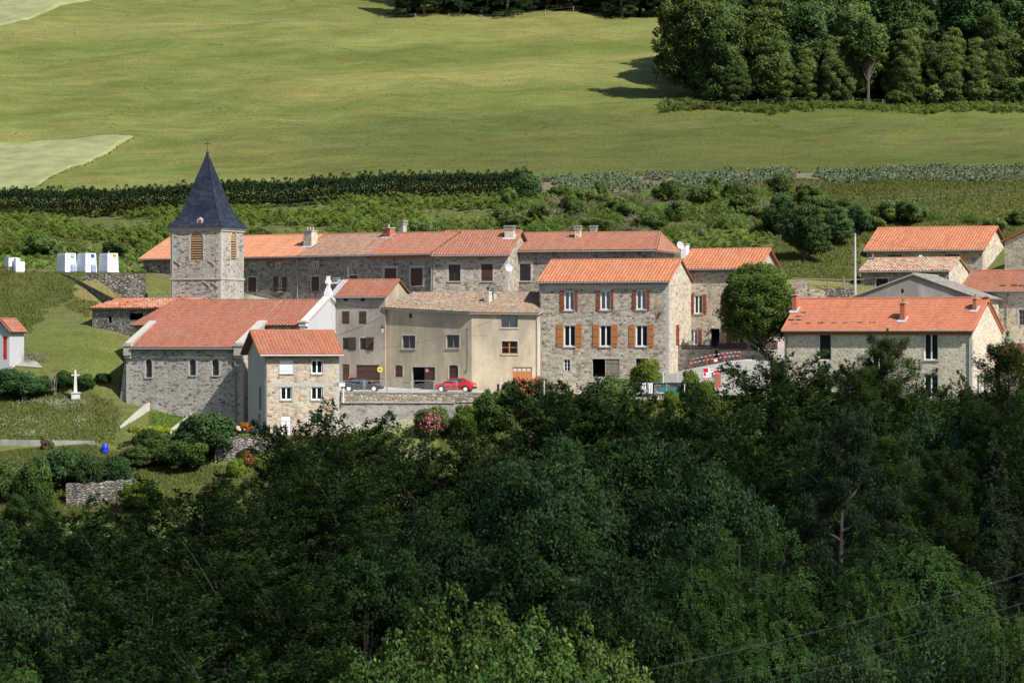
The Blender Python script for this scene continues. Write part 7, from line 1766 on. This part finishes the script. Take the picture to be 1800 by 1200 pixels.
KH = {'beech0': 20, 'beech1': 20, 'beech2': 20, 'dark0': 18, 'dark1': 17, 'ash0': 17, 'ash1': 16, 'oak': 15, 'larch': 22, 'pine': 20, 'fir': 19, 'shrubby': 13}
for k_, ms_ in kinds.items():
    co_ = np.empty(len(ms_[1].vertices)*3, np.float32); ms_[1].vertices.foreach_get('co', co_); KH[k_] = float(np.percentile(co_[2::3], 99.9))
KN = {'beech': ('beech_tree', 'dark beech with layered boughs'), 'dark': ('broadleaf_tree', 'dark rounded broadleaf tree'), 'ash': ('ash_tree', 'mid-green feathery ash tree'), 'oak': ('broadleaf_tree', 'sunlit bright green treetop'), 'larch': ('larch_tree', 'feathery dark larch'), 'pine': ('pine_tree', 'bluish pine with a pale bare trunk'), 'fir': ('fir_tree', 'bluish dark fir'), 'shrubby': ('slender_tree', 'thin leafy tree with open crown')}
# px, py of the top, Y, kind, width factor, where it stands
FG = [
 (620, 706, 262, 'beech0', .78, 'in front of the retaining wall, reaching street level'), (520, 738, 258, 'beech1', .62, 'below the small red-roofed house'),
 (700, 752, 266, 'beech2', .7, 'below the red car'), (985, 668, 268, 'beech1', 1.0, 'in front of the tall stone house'), (1075, 665, 270, 'beech2', .85, 'under the ball-shaped shrub'), (850, 745, 262, 'beech0', .8, 'below the white flowering bush'), (930, 690, 275, 'shrubby', 1.0, 'below the orange garage door'),
 (1350, 612, 272, 'beech2', .95, 'rising in front of the concrete ramp'), (1420, 622, 276, 'beech0', .7, 'in front of the left end of the long red-roofed building'), (1285, 690, 262, 'beech1', .8, 'below the roadworks signs'),
 (1562, 588, 278, 'larch', 1.0, 'rising before the middle of the long red-roofed building'), (1505, 640, 272, 'larch', .8, 'left of the tallest larch'), (1648, 634, 284, 'shrubby', 1.0, 'before the right window of the long red-roofed building'), (1690, 690, 268, 'larch', .9, 'below the three white gable windows'), (1790, 598, 255, 'larch', 1.15, 'at the right edge in front of the lean-to'), (1735, 695, 262, 'beech1', .7, 'between the right larches'),
 (1480, 700, 268, 'beech1', .75, 'between the left larch and the tallest larch'), (1598, 705, 264, 'beech0', .75, 'right of the tallest larch'), (1650, 725, 258, 'dark0', .75, 'under the thin leafy tree'), (1540, 715, 262, 'dark1', .7, 'under the tallest larch'), (1430, 720, 262, 'beech2', .75, 'left of the pine top'), (1790, 700, 250, 'beech2', .8, 'at the right edge under the big larch'), (1170, 715, 266, 'beech1', .75, 'just below the white garden table'), (770, 760, 268, 'shrubby', 1.0, 'below the oleander'),
 (1600, 655, 276, 'beech2', .7, 'before the lower windows of the long red-roofed building'), (1692, 672, 280, 'beech0', .6, 'before the right corner of the long red-roofed building'), (1525, 630, 280, 'beech1', .6, 'left of the tallest larch, level with the windows'), (1740, 660, 272, 'beech2', .6, 'in front of the white gable windows'), (1250, 672, 278, 'shrubby', .8, 'before the roadworks signs'),
 (45, 862, 288, 'dark1', .5, 'at the left edge beside the lower garden'), (130, 900, 262, 'beech2', .6, 'in front of the lower left garden grass'), (225, 868, 280, 'beech0', .5, 'just right of the whitish drystone wall'),
 (1478, 722, 205, 'pine', .9, 'standing out in the middle of the right half'),
 (330, 838, 222, 'beech1', .95, 'below the garden hedge'), (205, 905, 214, 'beech2', .8, 'below the whitish drystone wall'), (70, 880, 226, 'beech0', .85, 'at the left edge below the shaggy bush'), (-25, 905, 215, 'dark1', .8, 'cut by the left edge of the photo'), (450, 838, 236, 'beech2', .85, 'below the rubble garden wall'), (575, 810, 238, 'beech1', .9, 'just left of the brown earth patch'), (130, 985, 190, 'beech1', .8, 'in the lower left of the photo'), (400, 945, 196, 'beech0', .85, 'below the middle of the garden hedge'), (280, 1010, 176, 'beech2', .75, 'low down in the left third'), (20, 1015, 178, 'dark0', .75, 'in the lower left corner'), (500, 1000, 180, 'beech1', .7, 'low down left of the sunlit treetops'), (400, 1120, 150, 'beech0', .65, 'at the bottom edge left of centre'), (180, 1130, 148, 'beech1', .65, 'at the bottom edge in the left quarter'), (30, 1140, 146, 'ash1', .6, 'touching the bottom left corner'),
 (960, 768, 228, 'dark0', 1.0, 'in the middle below the tall stone house'), (840, 800, 232, 'dark1', .85, 'left of the big central crown'), (1090, 770, 234, 'dark1', .9, 'below the ball-shaped shrub and the washing'), (700, 880, 218, 'beech0', .85, 'below the brown earth patch'), (1190, 745, 240, 'beech0', .85, 'below the teal bench'), (1260, 780, 226, 'dark0', .8, 'between the ramp and the lighter ash'), (1390, 770, 230, 'beech1', .8, 'left of the pale pine trunk'), (1560, 760, 236, 'larch', 1.0, 'right of the pale pine trunk'), (1660, 790, 228, 'larch', .9, 'in the dark right part of the wood'), (1760, 760, 230, 'fir', .95, 'near the right edge below the lean-to'),
 (820, 900, 196, 'dark0', .8, 'under the middle of the wood'), (980, 920, 190, 'dark1', .8, 'left of the lighter ash'), (640, 960, 188, 'dark1', .75, 'above the sunlit treetops'), (1100, 940, 184, 'dark0', .7, 'close to the left of the lighter ash'),
 (1300, 930, 172, 'ash0', .85, 'rounded and lighter, below the pine'), (1215, 960, 168, 'ash1', .7, 'at the left shoulder of the lighter ash'), (1620, 918, 170, 'ash1', .95, 'lighter, right of the pine trunk'), (1550, 1000, 160, 'ash0', .65, 'in front of the right lighter ash'), (1430, 1000, 172, 'dark1', .7, 'in the dark gap between the two lighter ashes'), (1750, 860, 190, 'fir', .8, 'at the right edge above the power lines'), (1790, 930, 180, 'fir', .7, 'cut by the right edge'),
 (1300, 1080, 146, 'ash1', .65, 'under the power lines'), (1140, 1060, 150, 'dark1', .6, 'at the bottom left of the power lines'), (1680, 1080, 144, 'dark0', .6, 'at the bottom below the right ash'), (1765, 1075, 140, 'ash0', .55, 'in the lower right corner'), (1500, 1110, 142, 'dark0', .55, 'at the bottom between the ashes'),
 (800, 1032, 118, 'oak', .62, 'at the bottom centre, the tallest of the sunlit crowns'), (665, 1118, 112, 'oak', .55, 'at the bottom, left of the sunlit crowns'), (930, 1075, 114, 'oak', .55, 'at the bottom, right of the sunlit crowns'), (1050, 1090, 116, 'oak', .5, 'at the bottom, farthest right of the sunlit crowns'), (800, 1130, 104, 'oak', .5, 'at the bottom edge, in front of the sunlit crowns'),
]
for px, py, Y, k, w, where in FG:
    x = X_(px, Y); g = G(x, Y); top = Z_(py, Y); sz = (top-g)/KH[k]; nm, ds = KN[k.rstrip('0123456789')]
    o = tree(nm, kinds[k], x, Y, '%s %s' % (ds, where), group='trees of the foreground wood', s=w, rz=rr.uniform(0, 6.28), sz=sz)
    if sz < .55: o.location.z = top-KH[k]*.55; o.scale.z = .55

# ------------------------------------------------------------------ clouds, sun, sky, camera
AL, EL = R(46), R(46)
S = Vector((math.cos(AL)*math.cos(EL), -math.sin(AL)*math.cos(EL), math.sin(EL)))
def cloud(name, label, ground_pt, rad, dist, dens):
    mb = MB(); c = Vector(ground_pt)+S*dist
    prof = [(math.cos(t), math.sin(t)) for t in np.linspace(-math.pi/2, math.pi/2, 17)]
    mb.lathe([(max(a, .001), z) for a, z in prof], (0, 0, 0), 32)
    nt = NT('cloud_'+name); v = nt.n('VolumeScatter', i={'Color': (.95, .96, 1, 1), 'Density': dens, 'Anisotropy': .3}); nt.t.links.new(v.outputs[0], nt.out.inputs['Volume'])
    o = mb.build('cloud', nt.m, None, c); o.scale = rad; return tag(o, label, 'cloud', kind='stuff')
CLOUD = True
if CLOUD:
    cloud('wood', 'small cumulus cloud drifting above the foreground wood', (0, 212, -14), (130, 86, 60), 520, .0100)
    cloud('meadow', 'thin cloud drifting above the lower right of the meadow', (X_(1180, 455), 455, 24), (62, 30, 40), 640, .0055)
w = bpy.data.worlds.new('World'); SC.world = w; w.use_nodes = True
nt = w.node_tree; bg = nt.nodes['Background']; sky = nt.nodes.new('ShaderNodeTexSky'); sky.sky_type = 'NISHITA'; sky.sun_disc = False
sky.sun_elevation = EL; sky.sun_rotation = math.atan2(S.x, S.y); sky.air_density = 1.0; sky.dust_density = 1.0
nt.links.new(sky.outputs[0], bg.inputs[0]); bg.inputs[1].default_value = .085
sl = bpy.data.lights.new('sun', 'SUN'); sl.energy = 4.6; sl.angle = R(.5); sl.color = (1.0, .955, .88)
so = bpy.data.objects.new('sun', sl); COL.objects.link(so); so.location = S*900; so.rotation_euler = (-S).to_track_quat('-Z', 'Y').to_euler()
cam = bpy.data.cameras.new('camera'); co = bpy.data.objects.new('camera', cam); COL.objects.link(co)
cam.sensor_width = 36; cam.lens = 36*F/1800; cam.clip_start = .5; cam.clip_end = 6000; cam.dof.use_dof = True; cam.dof.focus_distance = 352; cam.dof.aperture_fstop = 2.2; co.rotation_euler = (R(90), 0, 0); SC.camera = co
vs_ = SC.view_settings; vs_.view_transform = 'Standard'; vs_.look = 'None'; vs_.exposure = .5; vs_.gamma = 1.0; vs_.use_curve_mapping = False
SC.cycles.use_denoising = True; SC.cycles.max_bounces = 6; SC.cycles.diffuse_bounces = 2; SC.cycles.glossy_bounces = 2; SC.cycles.transmission_bounces = 3; SC.cycles.transparent_max_bounces = 8; SC.cycles.volume_bounces = 0
SC.cycles.use_adaptive_sampling = True; SC.cycles.adaptive_threshold = .02; SC.cycles.caustics_reflective = False; SC.cycles.caustics_refractive = False
